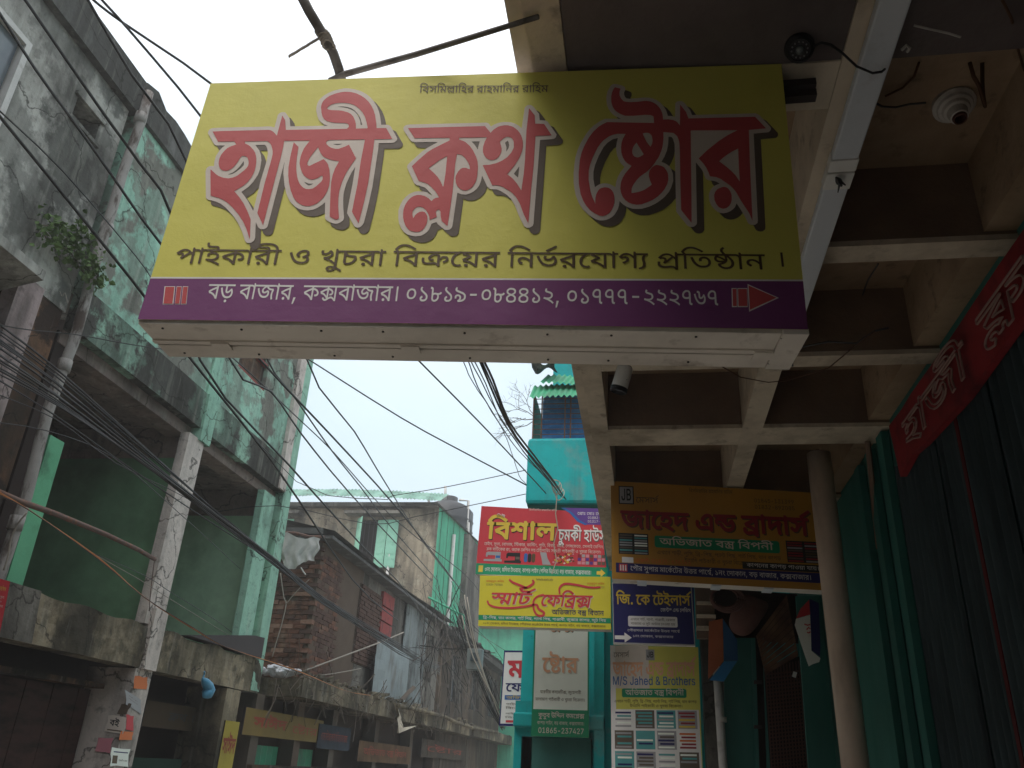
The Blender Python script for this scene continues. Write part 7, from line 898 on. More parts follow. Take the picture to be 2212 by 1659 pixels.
# red fascia with bent-tube letters
t = thing('red_fascia', 'red fascia board with outlined tube letters above the dark shopfront', 'sign', (XR - .1, 4, 3.6))
ys = [-2, 0, 1.5, 2.6, 3.4, 4.1, 4.8, 5.0, 5.3]
vs = []
for i, y in enumerate(ys): zt = 3.755 - .01 * (i % 2); zb_ = 3.43 + .025 * math.sin(i * 2.1); vs += [(XR - .10, y, zb_), (XR - .12, y, zt), (XR - .06, y, zt), (XR - .06, y, zb_)]
fs = [(0, 1, 2, 3), tuple(4 * (len(ys) - 1) + k for k in (3, 2, 1, 0))] + [(4 * i + k, 4 * i + (k + 1) % 4, 4 * i + 4 + (k + 1) % 4, 4 * i + 4 + k) for i in range(len(ys) - 1) for k in range(4)]
mb = MB(); mb.add(vs, fs); obj('board', mb, 'fascia_red', t)
def tube_word(key, ya, yb, zb_, zt, x, r=.009):
    wd, run = LINES[key]; 
    for q in run.split():
        g_, gx, gy = map(int, q.split(',')); 
        mb = MB()
        for c in parse(GLYPHS[g_]):
            pts = [(x, ya + (yb - ya) * (px * 4 + gx) / wd, zb_ + (zt - zb_) * (py * 4 + gy) / 640) for px, py in c]
            if len(pts) > 4: mb.tube(pts + [pts[0]], r, 5, cap=False)
        o = obj('letter', mb, 'tube_letter', t)
tube_word('haji', 4.97, 3.90, 3.46, 3.64, XR - .14, .006); tube_word('cloth', 3.68, 2.75, 3.46, 3.64, XR - .14, .006)

# round pvc column, and its thin neighbour
t = thing('round_column', 'pale round column rising to the canopy beam beside the orange signboard', 'column', (1.33, 6.2, 0))
mb = MB(); mb.tube([(1.335, 6.2, .1), (1.335, 6.2, 3.0), (1.335, 6.2, ZB)], .088, 24); obj('shaft', mb, 'column', t, smooth=True)
t = thing('white_pipe', 'thin white pipe standing under the blue and orange printed panel', 'pipe', (.7, 10.1, 0))
P = onY(1560, 1560, 9.6); q = onY(1548, 1440, 9.6)
mb = MB(); mb.tube([(P.x, 9.6, .14), (q.x, 9.6, q.z)], .045, 12); obj('pipe_run', mb, 'pvc', t, smooth=True)
mb = MB(); mb.tube([(P.x - .003, 9.6, P.z), (P.x - .003, 9.6, P.z + .05)], .052, 12); obj('pipe_joint', mb, 'pvc', t, smooth=True)

# batten light fittings under the long beam
t = thing('batten_light', 'nearer unlit white batten light fixed along the canopy beam', 'light fitting', (.92, 1.5, ZB - .1), 'batten lights under the canopy')
BX0, BX1 = onZ(1900, 0, 3.82).x, onZ(1971, 0, 3.82).x
yj = onZ(1795, 375, 3.82).y
mb = MB(); mb.box(BX0, BX1, yj - 1.24, yj - .08, 3.82, 3.86); obj('diffuser', mb, 'tube', t, bevel=.006)
mb = MB(); mb.box(BX0 + .015, BX1 - .015, yj - 1.24, yj, 3.86, ZB - .006); obj('backing', mb, 'pvc', t)
mb = MB(); mb.box(BX0 - .004, BX1 + .004, yj - .08, yj - .01, 3.815, 3.862); obj('end_cap', mb, 'white', t, bevel=.004)
t2 = thing('batten_light', 'farther unlit white batten light running behind the big yellow sign', 'light fitting', (.92, 2.9, ZB - .1), 'batten lights under the canopy')
mb = MB(); mb.box(BX0, BX1, yj + .10, yj + 1.22, 3.82, 3.86); obj('diffuser', mb, 'tube', t2, bevel=.006)
mb = MB(); mb.box(BX0 + .015, BX1 - .015, yj, yj + 1.25, 3.861, ZB - .006); obj('backing', mb, 'pvc', t2)
mb = MB(); mb.box(BX0 - .004, BX1 + .004, yj + .0, yj + .10, 3.815, 3.862); obj('end_cap', mb, 'white', t2, bevel=.004)

# batten holder / lamp rose on the ceiling
P = onY(2058, 238, 3.3); P = onZ(2060, 225, ZC - .02)
t = thing('lamp_holder', 'white round ribbed lamp holder with no bulb on the canopy ceiling', 'lamp holder', tuple(P))
ax = V(0, -.25, -1).normalized(); u_ = ax.orthogonal().normalized(); v_ = ax.cross(u_)
def lathe(base, ax, prof, n=24):
    mb = MB(); vs = []
    for r_, h_ in prof: vs += [base + ax * h_ + (u_ * math.cos(2 * math.pi * k / n) + v_ * math.sin(2 * math.pi * k / n)) * r_ for k in range(n)]
    mb.add(vs, [(i * n + k, i * n + (k + 1) % n, (i + 1) * n + (k + 1) % n, (i + 1) * n + k) for i in range(len(prof) - 1) for k in range(n)]); return mb
obj('rose', lathe(P, ax, [(.085, -.02), (.088, .012), (.075, .022), (.07, .035), (.058, .04), (.052, .055), (.042, .06), (.036, .10), (.03, .102)]), 'pvc', t, smooth=False)
obj('socket', lathe(P, ax, [(.03, .10), (.028, .115), (.022, .115), (.02, .07), (0.001, .07)]), 'lattice', t)

# dome camera on the ceiling above the sign
P = onZ(1727, 105, ZB - .03)
t = thing('dome_camera', 'round black security camera with a ring of tiny lights above the sign corner', 'camera', tuple(P))
ax = (EYE - P).normalized(); ax = (ax + V(0, 0, -.4)).normalized(); u_ = ax.orthogonal().normalized(); v_ = ax.cross(u_)
obj('housing', lathe(P, ax, [(.046, -.04), (.05, -.01), (.046, .012), (.036, .022), (.034, .016), (.001, .016)]), 'black', t, smooth=False)
for k in range(12):
    a = 2 * math.pi * k / 12; c_ = P + ax * .018 + (u_ * math.cos(a) + v_ * math.sin(a)) * .026
    o = obj('led', lathe(c_, ax, [(.0026, -.002), (.0026, .003), (.001, .004)], 6), 'p_grey', t)
obj('lens', lathe(P + ax * .017, ax, [(.015, 0), (.014, .008), (.006, .011), (.001, .011)], 16), 'glass', t, smooth=True)
mb = MB(); mb.tube([P - ax * .02, P + V(0, .02, .06), V(P.x, P.y + .04, ZB + .12)], .022, 8); obj('stalk', mb, 'black', t)

# bullet camera hanging near the canopy edge
P = onY(1343, 820, 4.3)
t = thing('bullet_camera', 'white bullet security camera hanging from the canopy edge beside the teal tower', 'camera', tuple(P))
ax = V(-.28, .12, -.95).normalized(); u_ = ax.orthogonal().normalized(); v_ = ax.cross(u_)
obj('barrel', lathe(P, ax, [(.001, -.085), (.038, -.085), (.046, -.07), (.047, .05)]), 'white', t, smooth=True)
obj('lens_hood', lathe(P, ax, [(.049, .05), (.049, .075), (.04, .08), (.034, .06), (.001, .06)]), 'black', t)
q = P - ax * .06
mb = MB(); mb.tube([q + ax * .01, q + V(.008, 0, .04), V(q.x + .012, q.y + .02, q.z + .09)], .012, 8); mb.tube([V(q.x + .012, q.y + .02, q.z + .08), V(q.x + .012, q.y + .02, ZB + .3)], .016, 8); obj('bracket', mb, 'frame', t)
mb = MB(); mb.obox(P + v_ * 0 + V(.0, -.0375, -.02) + V(.012, 0, 0), (.02, .006, 0), (0, -.001, 0), (0, 0, .035)); obj('sticker', mb, 'p_grey', t)

# ------------------------------------------------------------------ turquoise tower house
t = thing('turquoise_building', 'bright turquoise house with a rounded balcony box and blue tarpaulin cage', 'building', (-.8, 10.5, 0))
YT = 10.62
cA = onY(1140, 945, YT); cB = onY(1138, 1088, YT)
mb = MB(); mb.box(cA.x, 1.2, YT, YT + 2.5, cB.z, cA.z); obj('balcony_box', mb, 'turq', t, bevel=.05)
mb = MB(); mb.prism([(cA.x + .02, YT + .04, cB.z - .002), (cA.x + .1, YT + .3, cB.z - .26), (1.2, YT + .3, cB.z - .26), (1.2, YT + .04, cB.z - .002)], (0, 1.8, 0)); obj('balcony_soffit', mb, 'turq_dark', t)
l0 = onY(1130, 1365, YT + .3)
mb = MB(); mb.box(l0.x + .0, XR + 2, YT + .3, YT + 2.5, 0, cB.z - .262); obj('wall', mb, 'turq', t)
mb = MB(); pl = onY(1118, 1560, YT + .2); mb.box(pl.x - .02, pl.x + .2, YT + .1, YT + .298, 0, 2.4); obj('pilaster', mb, 'turq', t)
a1 = onY(1108, 1555, YT); mb = MB(); mb.box(a1.x, -.5, YT + .0, YT + .28, 2.10, 2.26); obj('ledge', mb, 'turq', t, bevel=.02)
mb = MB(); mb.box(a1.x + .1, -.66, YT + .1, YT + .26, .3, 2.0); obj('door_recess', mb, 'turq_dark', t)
mb = MB(); mb.box(-.62, -.5, YT + .02, YT + .29, 0, cB.z - .3); obj('pilaster', mb, 'turq', t)
# cage with tarpaulin
z0_, z1_ = cA.z, onY(1150, 852, YT + .1).z; x0_ = onY(1152, 900, YT + .12).x
mb = MB(); mb.sheet((x0_ + .12, YT + .22, z0_), (1.6, 0, 0), (0, 0, z1_ - z0_ + .05), 30, 16, lambda u, v: (0, .04 * mnoise.noise(V(u * 14, v * 7, 1)), 0)); obj('tarpaulin', mb, 'tarp', t, smooth=True)
for k in range(10):
    mb = MB(); z = z0_ + .02 + (z1_ - z0_) * k / 9; mb.tube([(x0_, YT + .14, z), (1.2, YT + .14, z)], .007, 5); obj('cage_bar', mb, 'rust_steel', t)
for x in (x0_, x0_ + .12, x0_ + .45, x0_ + .53, x0_ + .85, x0_ + 1.2):
    mb = MB(); mb.tube([(x, YT + .13, z0_), (x, YT + .13, z1_)], .011, 5); obj('cage_bar', mb, 'rust_steel', t)
mb = MB(); mb.box(x0_, x0_ + .02, YT + .15, YT + 2, z0_, z1_); obj('cage_side', mb, 'turq_dark', t)
# corrugated awnings
aw0 = onY(1143, 858, YT - .1); aw1 = onY(1165, 815, YT + .15); 
mb = MB(); mb.sheet((aw0.x, YT - .12, aw0.z - .02), (1.9, 0, 0), (.02, .3, .32), 110, 2, lambda u, v: (0, 0, .018 * math.sin(u * 2 * math.pi * 24) + .02 * math.sin(u * 7))); obj('awning_sheet', mb, 'corr_green', t, smooth=True)
mb = MB(); mb.sheet((aw0.x + .12, YT + .0, aw0.z + .24), (1.8, 0, 0), (.05, .5, .36), 110, 2, lambda u, v: (0, 0, .018 * math.sin(u * 2 * math.pi * 22) + .03 * math.sin(u * 9 + 1))); obj('awning_sheet', mb, 'corr_green', t, smooth=True)
mb = MB(); mb.sheet((aw0.x - .03, YT - .05, aw0.z + .56), (.34, 0, .02), (-.0, .6, .16), 10, 3, lambda u, v: (.04 * math.sin(v * 9), 0, .05 * math.sin(u * 7 + v * 4))); obj('torn_sheet', mb, 'roof_tin', t)
ut = onY(1195, 782, YT + .9)
mb = MB(); mb.box(ut.x, 1.5, YT + .95, YT + 2.4, z1_, ut.z + 1.2); obj('upper_storey', mb, 'turq', t)

# dry shrub growing on the roof behind the wires
c = onY(1128, 905, 12.5)
t = thing('dry_shrub', 'leafless dry twigs sprouting beside the turquoise house roof', 'shrub', tuple(c))
mb = MB(); rs_ = random.Random(5)
def twig(p, d, L_, r, lv):
    q = p + d * L_; mb.tube([p, p + d * L_ * .5 + V(rs_.uniform(-1, 1), 0, rs_.uniform(-1, 1)) * L_ * .08, q], [r, r * .8, r * .5], 4)
    if lv:
        for _ in range(3): twig(p + d * L_ * rs_.uniform(.4, 1), (d + V(rs_.uniform(-.8, .8), rs_.uniform(-.5, .5), rs_.uniform(-.8, .8))).normalized(), L_ * rs_.uniform(.5, .75), r * .6, lv - 1)
for dd in ((-.8, 0, .5), (-.9, 0, -.4), (-.5, 0, .9), (-.9, .1, .1)): twig(c + V(.25, 0, 0), V(*dd).normalized(), .42, .009, 3)
obj('branches', mb, 'twig', t)

# unseen tarpaulin added along the canopy edge to shade the big sign's right half
mb = MB(); mb.sheet((-.44, -8, 2.75), (0, 8.0, 0), (0, 0, 1.15), 60, 8, lambda u, v: (.05 * math.sin(u * 40) * (1 - v), 0, .04 * math.sin(u * 25) * (1 - v)))
tag(obj('shade_tarpaulin', mb, 'tarp', smooth=True), 'unseen blue tarpaulin added behind the camera to shade the big sign', 'tarpaulin')
# ------------------------------------------------------------------ the big yellow light-box sign
ZS = 2.8325
BL = onZ(298, 690, ZS); BR = onZ(1745, 712, ZS); ud = (BR - BL).normalized(); nd_ = V(ud.y, -ud.x, 0)   # nd_ points to the viewer
def sloc(x, y):
    d = ray(x, y); p = EYE + d * ((BL - EYE).dot(nd_) / d.dot(nd_)); return ((p - BL).dot(ud), p.z - ZS)
SG = thing('shop_signboard', 'big yellow and purple light-box sign with red Bengali letters, hung across the street view', 'sign', tuple(BL))
F = Face(BL, ud, V(0, 0, 1), SG)
TLu, TLv = sloc(455, 180); TRu, TRv = sloc(1688, 138); BRu = (BR - BL).length; DEP = .235
q = [F.P(0, 0, -.004), F.P(BRu, 0, -.004), F.P(TRu, TRv, -.004), F.P(TLu, TLv, -.004)]
mb = MB(); d = -F.n * DEP
b4 = [p + d for p in q]
mb.add(q + b4, [(0, 1, 2, 3), (5, 4, 7, 6), (6, 7, 3, 2), (5, 6, 2, 1), (7, 4, 0, 3)]); obj('case', mb, 'frame', SG)
def strip(u0, u1, d0, d1, z0, z1, name, m, bev=.002):
    mb = MB(); mb.obox(F.P(u0, z0, -d1), ud * (u1 - u0), F.n * (d1 - d0), (0, 0, z1 - z0)); return obj(name, mb, m, SG, bevel=bev)
gy = .138
strip(0, BRu - .075, .006, gy - .009, -.012, .004, 'bottom_rail', 'frame'); strip(0, BRu - .075, gy + .011, DEP, -.012, .004, 'bottom_rail', 'frame')
strip(0, BRu - .075, gy - .03, gy - .008, -.018, -.0125, 'rail_lip', 'frame', .001)
strip(BRu - .073, BRu + .004, .002, DEP + .004, -.016, .004, 'end_plate', 'frame')
strip(0, BRu - .075, gy - .008, gy + .010, -.004, -.001, 'groove', 'black', 0)
for x in (483, 887, 1655):
    u = (onZ(x, 738, ZS) - BL).dot(ud); h = strip(u - .03, u + .03, gy - .028, gy + .022, -.024, -.019, 'hinge_plate', 'frame', .001)
for i in range(9):
    u = .07 + i * .235
    for dd in (.03, .2):
        mb = MB(); c_ = F.P(u + .02 * (i % 3), -.013, -dd); mb.tube([c_, c_ + V(0, 0, -.003)], .004, 6); obj('screw', mb, 'dark_steel', SG)
mb = MB(); mb.add([F.P(0, 0), F.P(BRu, 0), F.P(TRu, TRv), F.P(TLu, TLv)], [(0, 1, 2, 3)]); obj('printed_face', mb, 'yellow', SG)
vb = sloc(328, 602)[1]; vb2 = sloc(1731, 608)[1]; ue = TLu * (vb / TLv); ur = BRu + (TRu - BRu) * vb2 / TRv
F.poly('purple_band', [(0, .0), (BRu, .0), (ur, vb2), (ue, vb)], 'purple', .0012)
F.poly('band_line', [(ue, vb), (ur, vb2), (ur, vb2 + .006), (ue, vb + .006)], 'white_ink', .0014)
for i, (A, B) in enumerate(HEAD):
    for nm, src, m_, dd, (ox, oy) in (('letter_shade', B, 'shade', .0016, (.022, -.024)), ('letter_border', B, 'cream', .0026, (0, 0)), ('letters', A, 'red', .0036, (0, 0))):
        vs, idx = fill2d([c for c in parse(src) if len(c) > 5]); mb = MB(); mb.add([F.P(x / 1000 + ox, y / 1000 + oy, dd) for x, y in vs], idx); o = obj(nm, mb, m_, SG)
def ftext(key, L_, R_, base, top, m, baseR=None, d=.002):
    u0, v0 = sloc(L_, base); u1, v1 = sloc(R_, baseR if baseR else base); vt = sloc(L_, top)[1]
    F.text(key, u0, u1, (v0 + v1) / 2, (v0 + v1) / 2 + vt - v0, m, d)
ftext('slogan', 373, 1653, 575, 543, 'dark_ink', 577)
ftext('danda', 1676, 1700, 577, 545, 'dark_ink')
ftext('bismillah', 905, 1184, 203, 188, 'shade', 198)
ftext('addr', 445, 1554, 649, 617, 'white_ink', 657)
for i, (a, b) in enumerate(((352, 375), (378, 389), (391.5, 403))):
    pts = [sloc(a, 658), sloc(b, 658), sloc(b + 4, 619), sloc(a + 4, 619)]
    c_ = (sum(p[0] for p in pts) / 4, sum(p[1] for p in pts) / 4)
    F.poly('bar_border', pts, 'white_ink', .0016); F.poly('red_bar', [(c_[0] + (p[0] - c_[0]) * .84, c_[1] + (p[1] - c_[1]) * .93) for p in pts], 'red', .0024)
def arrow(outl, inl): F.poly('arrow_border', [sloc(*p) for p in outl], 'white_ink', .0016); F.poly('arrow', [sloc(*p) for p in inl], 'red', .0024)
arrow([(1580, 623), (1591, 623), (1592, 664), (1581, 664)], [(1582, 625), (1590, 625), (1591, 662), (1583, 662)])
arrow([(1592.5, 623), (1614, 623), (1615, 664), (1593, 664)], [(1594, 625), (1613, 625), (1614, 662), (1595, 662)])
arrow([(1614.5, 614), (1682, 644), (1618, 674)], [(1616.5, 617.5), (1677, 644), (1619.5, 670)])
# steel arms to the beam
for yy in (158, 186):
    a_ = F.P(TRu - .03, TRv - (.05 if yy < 170 else .10), -.06); e_ = onZ(1768, yy + 8, a_.z); mb = MB(); mb.obox(a_, V(e_.x - a_.x, 0, 0), (0, .035, 0), (0, 0, .03)); obj('mounting_arm', mb, 'dark_steel', SG)
# grey steel pipes above the sign
def px_tube(name, label, cat, pts, r, m, Ys, group=None, n=8, part='rod'):
    P_ = [onY(x, y, Y) for (x, y), Y in zip(pts, Ys)]; t_ = thing(name, label, cat, tuple(P_[0]), group); mb = MB(); mb.tube(P_, r, n); obj(part, mb, m, t_, smooth=True); return t_
pp = px_tube('support_pipe', 'bent grey pipe rising to the top edge of the photo with a rope knot', 'pipe', [(640, -30), (668, 25), (700, 78), (720, 115), (732, 150), (738, 175)], .0185, 'bamboo', [2.0, 2.05, 2.12, 2.16, 2.2, 2.24])
k0 = onY(702, 82, 2.12)
for i in range(6):
    mb = MB(); c_ = onY(694 + i * 3.4, 68 + i * 6, 2.12); mb.tube([c_ + V(math.cos(a) * .023, math.sin(a) * .023, .006 * math.sin(a * 2 + i)) for a in [k * math.pi / 5 for k in range(11)]], .004, 5); obj('rope_turn', mb, 'thread', pp)
t = thing('rope_end', 'frayed braided rope end dangling left from the pipe knot', 'rope', tuple(k0))
for i in range(3):
    mb = MB(); mb.tube([onY(690 - s * 66, 82 + s * 40 + 3 * math.sin(s * 40 + i * 2.1), 2.11) for s in [k / 22 for k in range(23)]], .0028, 5); obj('strand', mb, 'thread', t)
px_tube('support_pipe', 'straight grey pipe from the yellow sign top up to the canopy corner', 'pipe', [(712, 176), (745, 160), (900, 117), (1163, 36)], [.013, .012, .0105, .009], 'bamboo', [2.2, 2.2, 2.12, 1.95])

# ------------------------------------------------------------------ other signboards
def sign_px(name, label, q, Y, depth, face, frame='frame', group=None):
    return sign_box(name, label, *[onY(x, y, Y) for x, y in q], depth, face, frame, group)
R_ = sign_px('projecting_signboard', 'red signboard with fat yellow Bengali letters and sewing machine pictures', [(1027, 1240), (1312, 1250), (1296, 1107), (1040, 1093)], 9.6, .22, 'p_red', group='projecting signboards')
G_ = R_
R_.rect('green_band', 0, 1, 0, .155, 'p_green'); R_.text('radr', .07, .88, .045, .10, 'white_ink'); R_.rect('marker', .02, .055, .03, .125, 'p_gold', .002); R_.poly('arrow', [(.92, .05), (.95, .05), (.95, .02), (.985, .075), (.95, .13), (.95, .10), (.92, .10)], 'p_gold', .002)
R_.text('bishal', .065, .60, .52, .76, 'p_black', .002, dv=-.012, du=.005); R_.text('bishal', .065, .60, .52, .76, 'p_gold', .004)
R_.text('new', .13, .195, .825, .87, 'white_ink', .004); R_.text('chumki', .62, .985, .52, .68, 'shade', .002, dv=-.015, du=.004); R_.text('chumki', .62, .985, .52, .68, 'white_ink', .004)
R_.text('goods1', .05, .97, .42, .46, 'cream'); R_.text('goods2', .07, .95, .345, .385, 'cream'); R_.text('bismillah', .38, .60, .945, .97, 'cream')
R_.poly('violet_corner', [(.66, 1), (1.0, 1), (1.0, .76), (.84, .76), (.78, .82), (.72, .93)], 'p_violet', .0015); R_.poly('blue_swoosh', [(.63, 1), (.66, 1), (.72, .93), (.78, .82), (.84, .76), (.82, .75), (.76, .80), (.70, .92)], 'p_blue', .002)
R_.text('prop', .76, .985, .90, .94, 'white_ink'); R_.text('ph1', .84, .985, .845, .875, 'white_ink'); R_.text('ph2', .84, .985, .79, .82, 'white_ink')
def mach(F_, u, v, w_, h, m, m2):
    F_.poly('machine_picture', [(u + w_ * a, v + h * b) for a, b in ((0, 0), (1, 0), (1, .22), (.92, .25), (.92, .98), (.2, .98), (.1, .85), (.1, .45), (.2, .45), (.2, .62), (.62, .62), (.62, .25), (0, .2))], m, .002)
    F_.rect('machine_detail', u + w_ * .66, u + w_ * .9, v + h * .35, v + h * .6, m2, .003)
mach(R_, .055, .19, .14, .14, 'p_grey', 'p_blue'); mach(R_, .215, .175, .13, .15, 'p_black', 'shade')
for k, c_ in enumerate(('p_blue', 'p_black', 'dark_ink')): R_.round('thread_spool', .365 + k * .03, .392 + k * .03, .19, .32, c_, .002, .2)
R_.poly('zip_picture', [(.485, .34), (.535, .34), (.545, .26), (.575, .165), (.51, .165), (.50, .25)], 'p_grey', .002)
rr = random.Random(3)
for k in range(46):
    u = .58 + rr.random() * .16; v = .18 + rr.random() * .14; s = .011 + rr.random() * .012
    R_.round('bead', u, u + s, v, v + s * 1.5, rr.choice(['p_maroon', 'p_orange', 'p_pink', 'dark_ink', 'cream', 'p_red', 'p_gold']), .002 + k * .00005, .5)
for i in range(7):
    for j in range(3): R_.rect('ribbon_roll', .775 + i * .03, .80 + i * .03, .185 + j * .05, .228 + j * .05, rr.choice(['p_grey', 'p_maroon', 'p_pink', 'shade', 'p_violet', 'p_grey']), .002)
def ylw():
    S = sign_px('projecting_signboard', 'yellow signboard with looping red script under the red one', [(1033, 1352), (1320, 1360), (1319, 1246), (1037, 1243)], 9.45, .18, 'yellow_sat', group='projecting signboards')
    S.rect('green_band', 0, 1, .115, .215, 'p_green'); S.text('ygoods', .035, .965, .14, .19, 'white_ink'); S.text('yadr', .035, .965, .035, .075, 'dark_ink')
    S.text('yph1', .05, .18, .80, .835, 'shade'); S.text('yph2', .84, .96, .79, .825, 'shade'); S.text('yname', .05, .19, .87, .905, 'p_orange'); S.text('bismillah', .44, .57, .92, .95, 'shade'); S.text('yname', .83, .96, .86, .895, 'p_orange')
    for dd, mm, off in ((.002, 'cream', -.012), (.004, 'p_red', 0)):
        S.text('smart', .08, .385, .44, .66, mm, dd, skew=.22, dv=off, du=-off * .4); S.text('fabrics', .47, .85, .42, .64, mm, dd, skew=.22, dv=off, du=-off * .4)
    def swash(pts, r):
        n = len(pts); up_ = []; dn = []
        P_ = []
        for i in range(n - 1):
            p0, p1, p2, p3 = pts[max(i - 1, 0)], pts[i], pts[i + 1], pts[min(i + 2, n - 1)]
            for k in range(6):
                t_ = k / 6; P_.append(tuple(.5 * ((2 * p1[c]) + (-p0[c] + p2[c]) * t_ + (2 * p0[c] - 5 * p1[c] + 4 * p2[c] - p3[c]) * t_ ** 2 + (-p0[c] + 3 * p1[c] - 3 * p2[c] + p3[c]) * t_ ** 3) for c in (0, 1)))
        P_.append(pts[-1]); A_ = S.a.length; B_ = S.b.length
        for i, p in enumerate(P_):
            a = P_[max(i - 1, 0)]; b = P_[min(i + 1, len(P_) - 1)]; dx, dy = (b[0] - a[0]) * A_, (b[1] - a[1]) * B_; L_ = math.hypot(dx, dy) or 1; w_ = r * (1 - abs(i / len(P_) - .5) * .5)
            up_.append(S.P(p[0] - dy / L_ * w_ / A_, p[1] + dx / L_ * w_ / B_, .0045)); dn.append(S.P(p[0] + dy / L_ * w_ / A_, p[1] - dx / L_ * w_ / B_, .0045))
        m_ = MB(); N_ = len(up_); m_.add(up_ + dn, [(i, i + 1, N_ + i + 1, N_ + i) for i in range(N_ - 1)]); obj('swash', m_, 'p_red', S.par)
    swash([(.23, .93), (.26, .87), (.33, .80), (.37, .76)], .014); swash([(.41, .93), (.42, .87), (.38, .79), (.31, .74)], .014)
    swash([(.065, .50), (.08, .42), (.14, .37), (.25, .365), (.36, .40), (.44, .44), (.46, .36), (.50, .29), (.49, .23), (.45, .24), (.425, .34), (.42, .50), (.45, .60), (.50, .64)], .013)
    swash([(.62, .66), (.62, .78), (.66, .86), (.74, .85), (.85, .80), (.93, .81)], .013)
    S.text('bitan', .56, .95, .26, .35, 'p_navy')
ylw()
J = sign_px('hanging_signboard', 'orange-yellow signboard with maroon letters and JB emblem under the canopy', [(1322, 1250), (1790, 1276), (1785, 1066), (1319, 1039)], 6.95, .16, 'orange_y', group='signboards under the canopy')
J.rect('navy_band', .02, 1, .065, .16, 'p_navy'); J.text('jadr', .09, .93, .09, .135, 'white_ink'); J.rect('marker', .035, .075, .075, .15, 'p_red', .002)
for k in range(3): J.rect('marker_bar', .04 + k * .012, .046 + k * .012, .085, .14, 'white_ink', .003)
J.text('jahed', .05, .94, .52, .69, 'dark_ink', .002, dv=-.012, du=.006); J.text('jahed', .05, .94, .52, .69, 'p_maroon', .004)
J.round('green_plate', .21, .80, .33, .45, 'p_green', .0015, .2); J.text('biponi', .235, .77, .36, .425, 'cream')
J.text('jg1', .22, .80, .265, .30, 'dark_ink'); J.text('jg2', .35, .66, .20, .235, 'dark_ink'); J.text('agent', .11, .38, .175, .21, 'p_orange'); J.rect('agent_tag', .05, .105, .165, .22, 'white_ink', .002)
J.rect('emblem', .04, .115, .76, .95, 'p_black'); J.rect('emblem_field', .045, .11, .77, .94, 'p_grey', .002); J.text('jb', .052, .103, .80, .905, 'p_black', .004); J.text('messrs', .125, .235, .78, .84, 'dark_ink')
J.text('jph1', .70, .89, .83, .865, 'dark_ink'); J.text('jph2', .70, .89, .765, .80, 'dark_ink'); J.text('bismillah', .39, .60, .91, .945, 'dark_ink'); J.rect('black_band', .62, .99, .165, .235, 'p_black'); J.text('kapon', .64, .97, .185, .22, 'white_ink')
for (u0, u1) in ((.035, .18), (.83, .99)):
    J.rect('fabric_picture', u0, u1, .25, .46, 'p_black')
    for i in range(2):
        for j in range(8): J.rect('fabric_fold', u0 + .005 + i * (u1 - u0) * .5, u0 + (u1 - u0) * (.46 + .5 * i), .257 + j * .025, .272 + j * .025, rr.choice(['p_teal', 'p_grey', 'p_pale', 'shade'] if u0 < .5 else ['p_maroon', 'shade', 'dark_ink', 'p_grey']), .002)
for (u0, u1) in ((.12, .165), (.47, .515), (.71, .755)):
    mb = MB(); o = J.P(u0, -.001, .004); mb.obox(o - V(0, 0, .012), J.a * (u1 - u0), J.depth * 1.05, (0, 0, .010)); obj('clip', mb, 'tube', J.par)
B_ = sign_px('hanging_signboard', 'small navy signboard with gold Bengali letters below the orange one', [(1325, 1390), (1502, 1395), (1499, 1268), (1322, 1258)], 7.9, .08, 'p_navy', group='signboards under the canopy')
B_.text('gk', .05, .97, .64, .80, 'p_gold'); B_.text('gents', .60, .97, .53, .585, 'white_ink'); B_.round('white_plate', .19, .80, .28, .45, 'white_ink', .0015, .15); B_.text('gg1', .22, .77, .38, .415, 'shade'); B_.text('gg2', .22, .77, .31, .345, 'shade')
B_.text('ga1', .18, .82, .20, .235, 'white_ink'); B_.text('ga2', .24, .74, .11, .145, 'white_ink'); B_.poly('arrow', [(.02, .07), (.14, .07), (.14, .02), (.23, .10), (.14, .18), (.14, .13), (.02, .13)], 'white_ink', .002)
for a in ((0, .012, 0, 1), (.988, 1, 0, 1), (.012, .988, 0, .02), (.012, .988, .98, 1)): B_.rect('trim', *a, 'p_grey', .003)

K = sign_px('tall_banner', 'tall printed banner with fabric pictures and blue English lettering on the wall', [(1322, 1720), (1520, 1725), (1508, 1398), (1318, 1394)], 9.95, .03, 'yellow', group='tall vertical banners')
K.rect('white_part', 0, 1, 0, .56, 'white_ink'); K.rect('white_edge', 0, .06, .56, 1, 'white_ink'); K.rect('white_part', .06, .45, .70, 1, 'cream', .0015); K.text('messrs', .04, .22, .915, .95, 'shade'); K.text('jahed', .03, .98, .79, .88, 'p_salmon'); K.text('latin', .02, .98, .725, .775, 'p_blue', .004)
K.round('green_plate', .13, .87, .64, .70, 'p_green', .002, .2); K.text('biponi', .17, .84, .655, .69, 'cream', .004); K.text('jg1', .04, .98, .605, .622, 'dark_ink'); K.text('jg2', .22, .82, .575, .592, 'dark_ink')
K.rect('emblem', .42, .52, .895, .97, 'p_grey', .002); K.text('jb', .43, .51, .915, .95, 'p_black', .004)
for i in range(4):
    for j in range(4):
        u = .04 + i * .24; v = .03 + j * .135; K.rect('fabric_picture', u, u + .215, v, v + .12, ['p_grey', 'white_ink', 'shade', 'p_teal'][(i + j * 3) % 4], .002)
        for k in range(5): K.rect('fabric_fold', u + .01 + .02 * (k % 2), u + .19, v + .008 + k * .022, v + .020 + k * .022, rr.choice(['p_teal', 'p_grey', 'p_pale', 'p_navy', 'shade']) if i < 3 or j < 2 else rr.choice(['p_orange', 'p_green', 'p_gold', 'p_maroon']), .003)
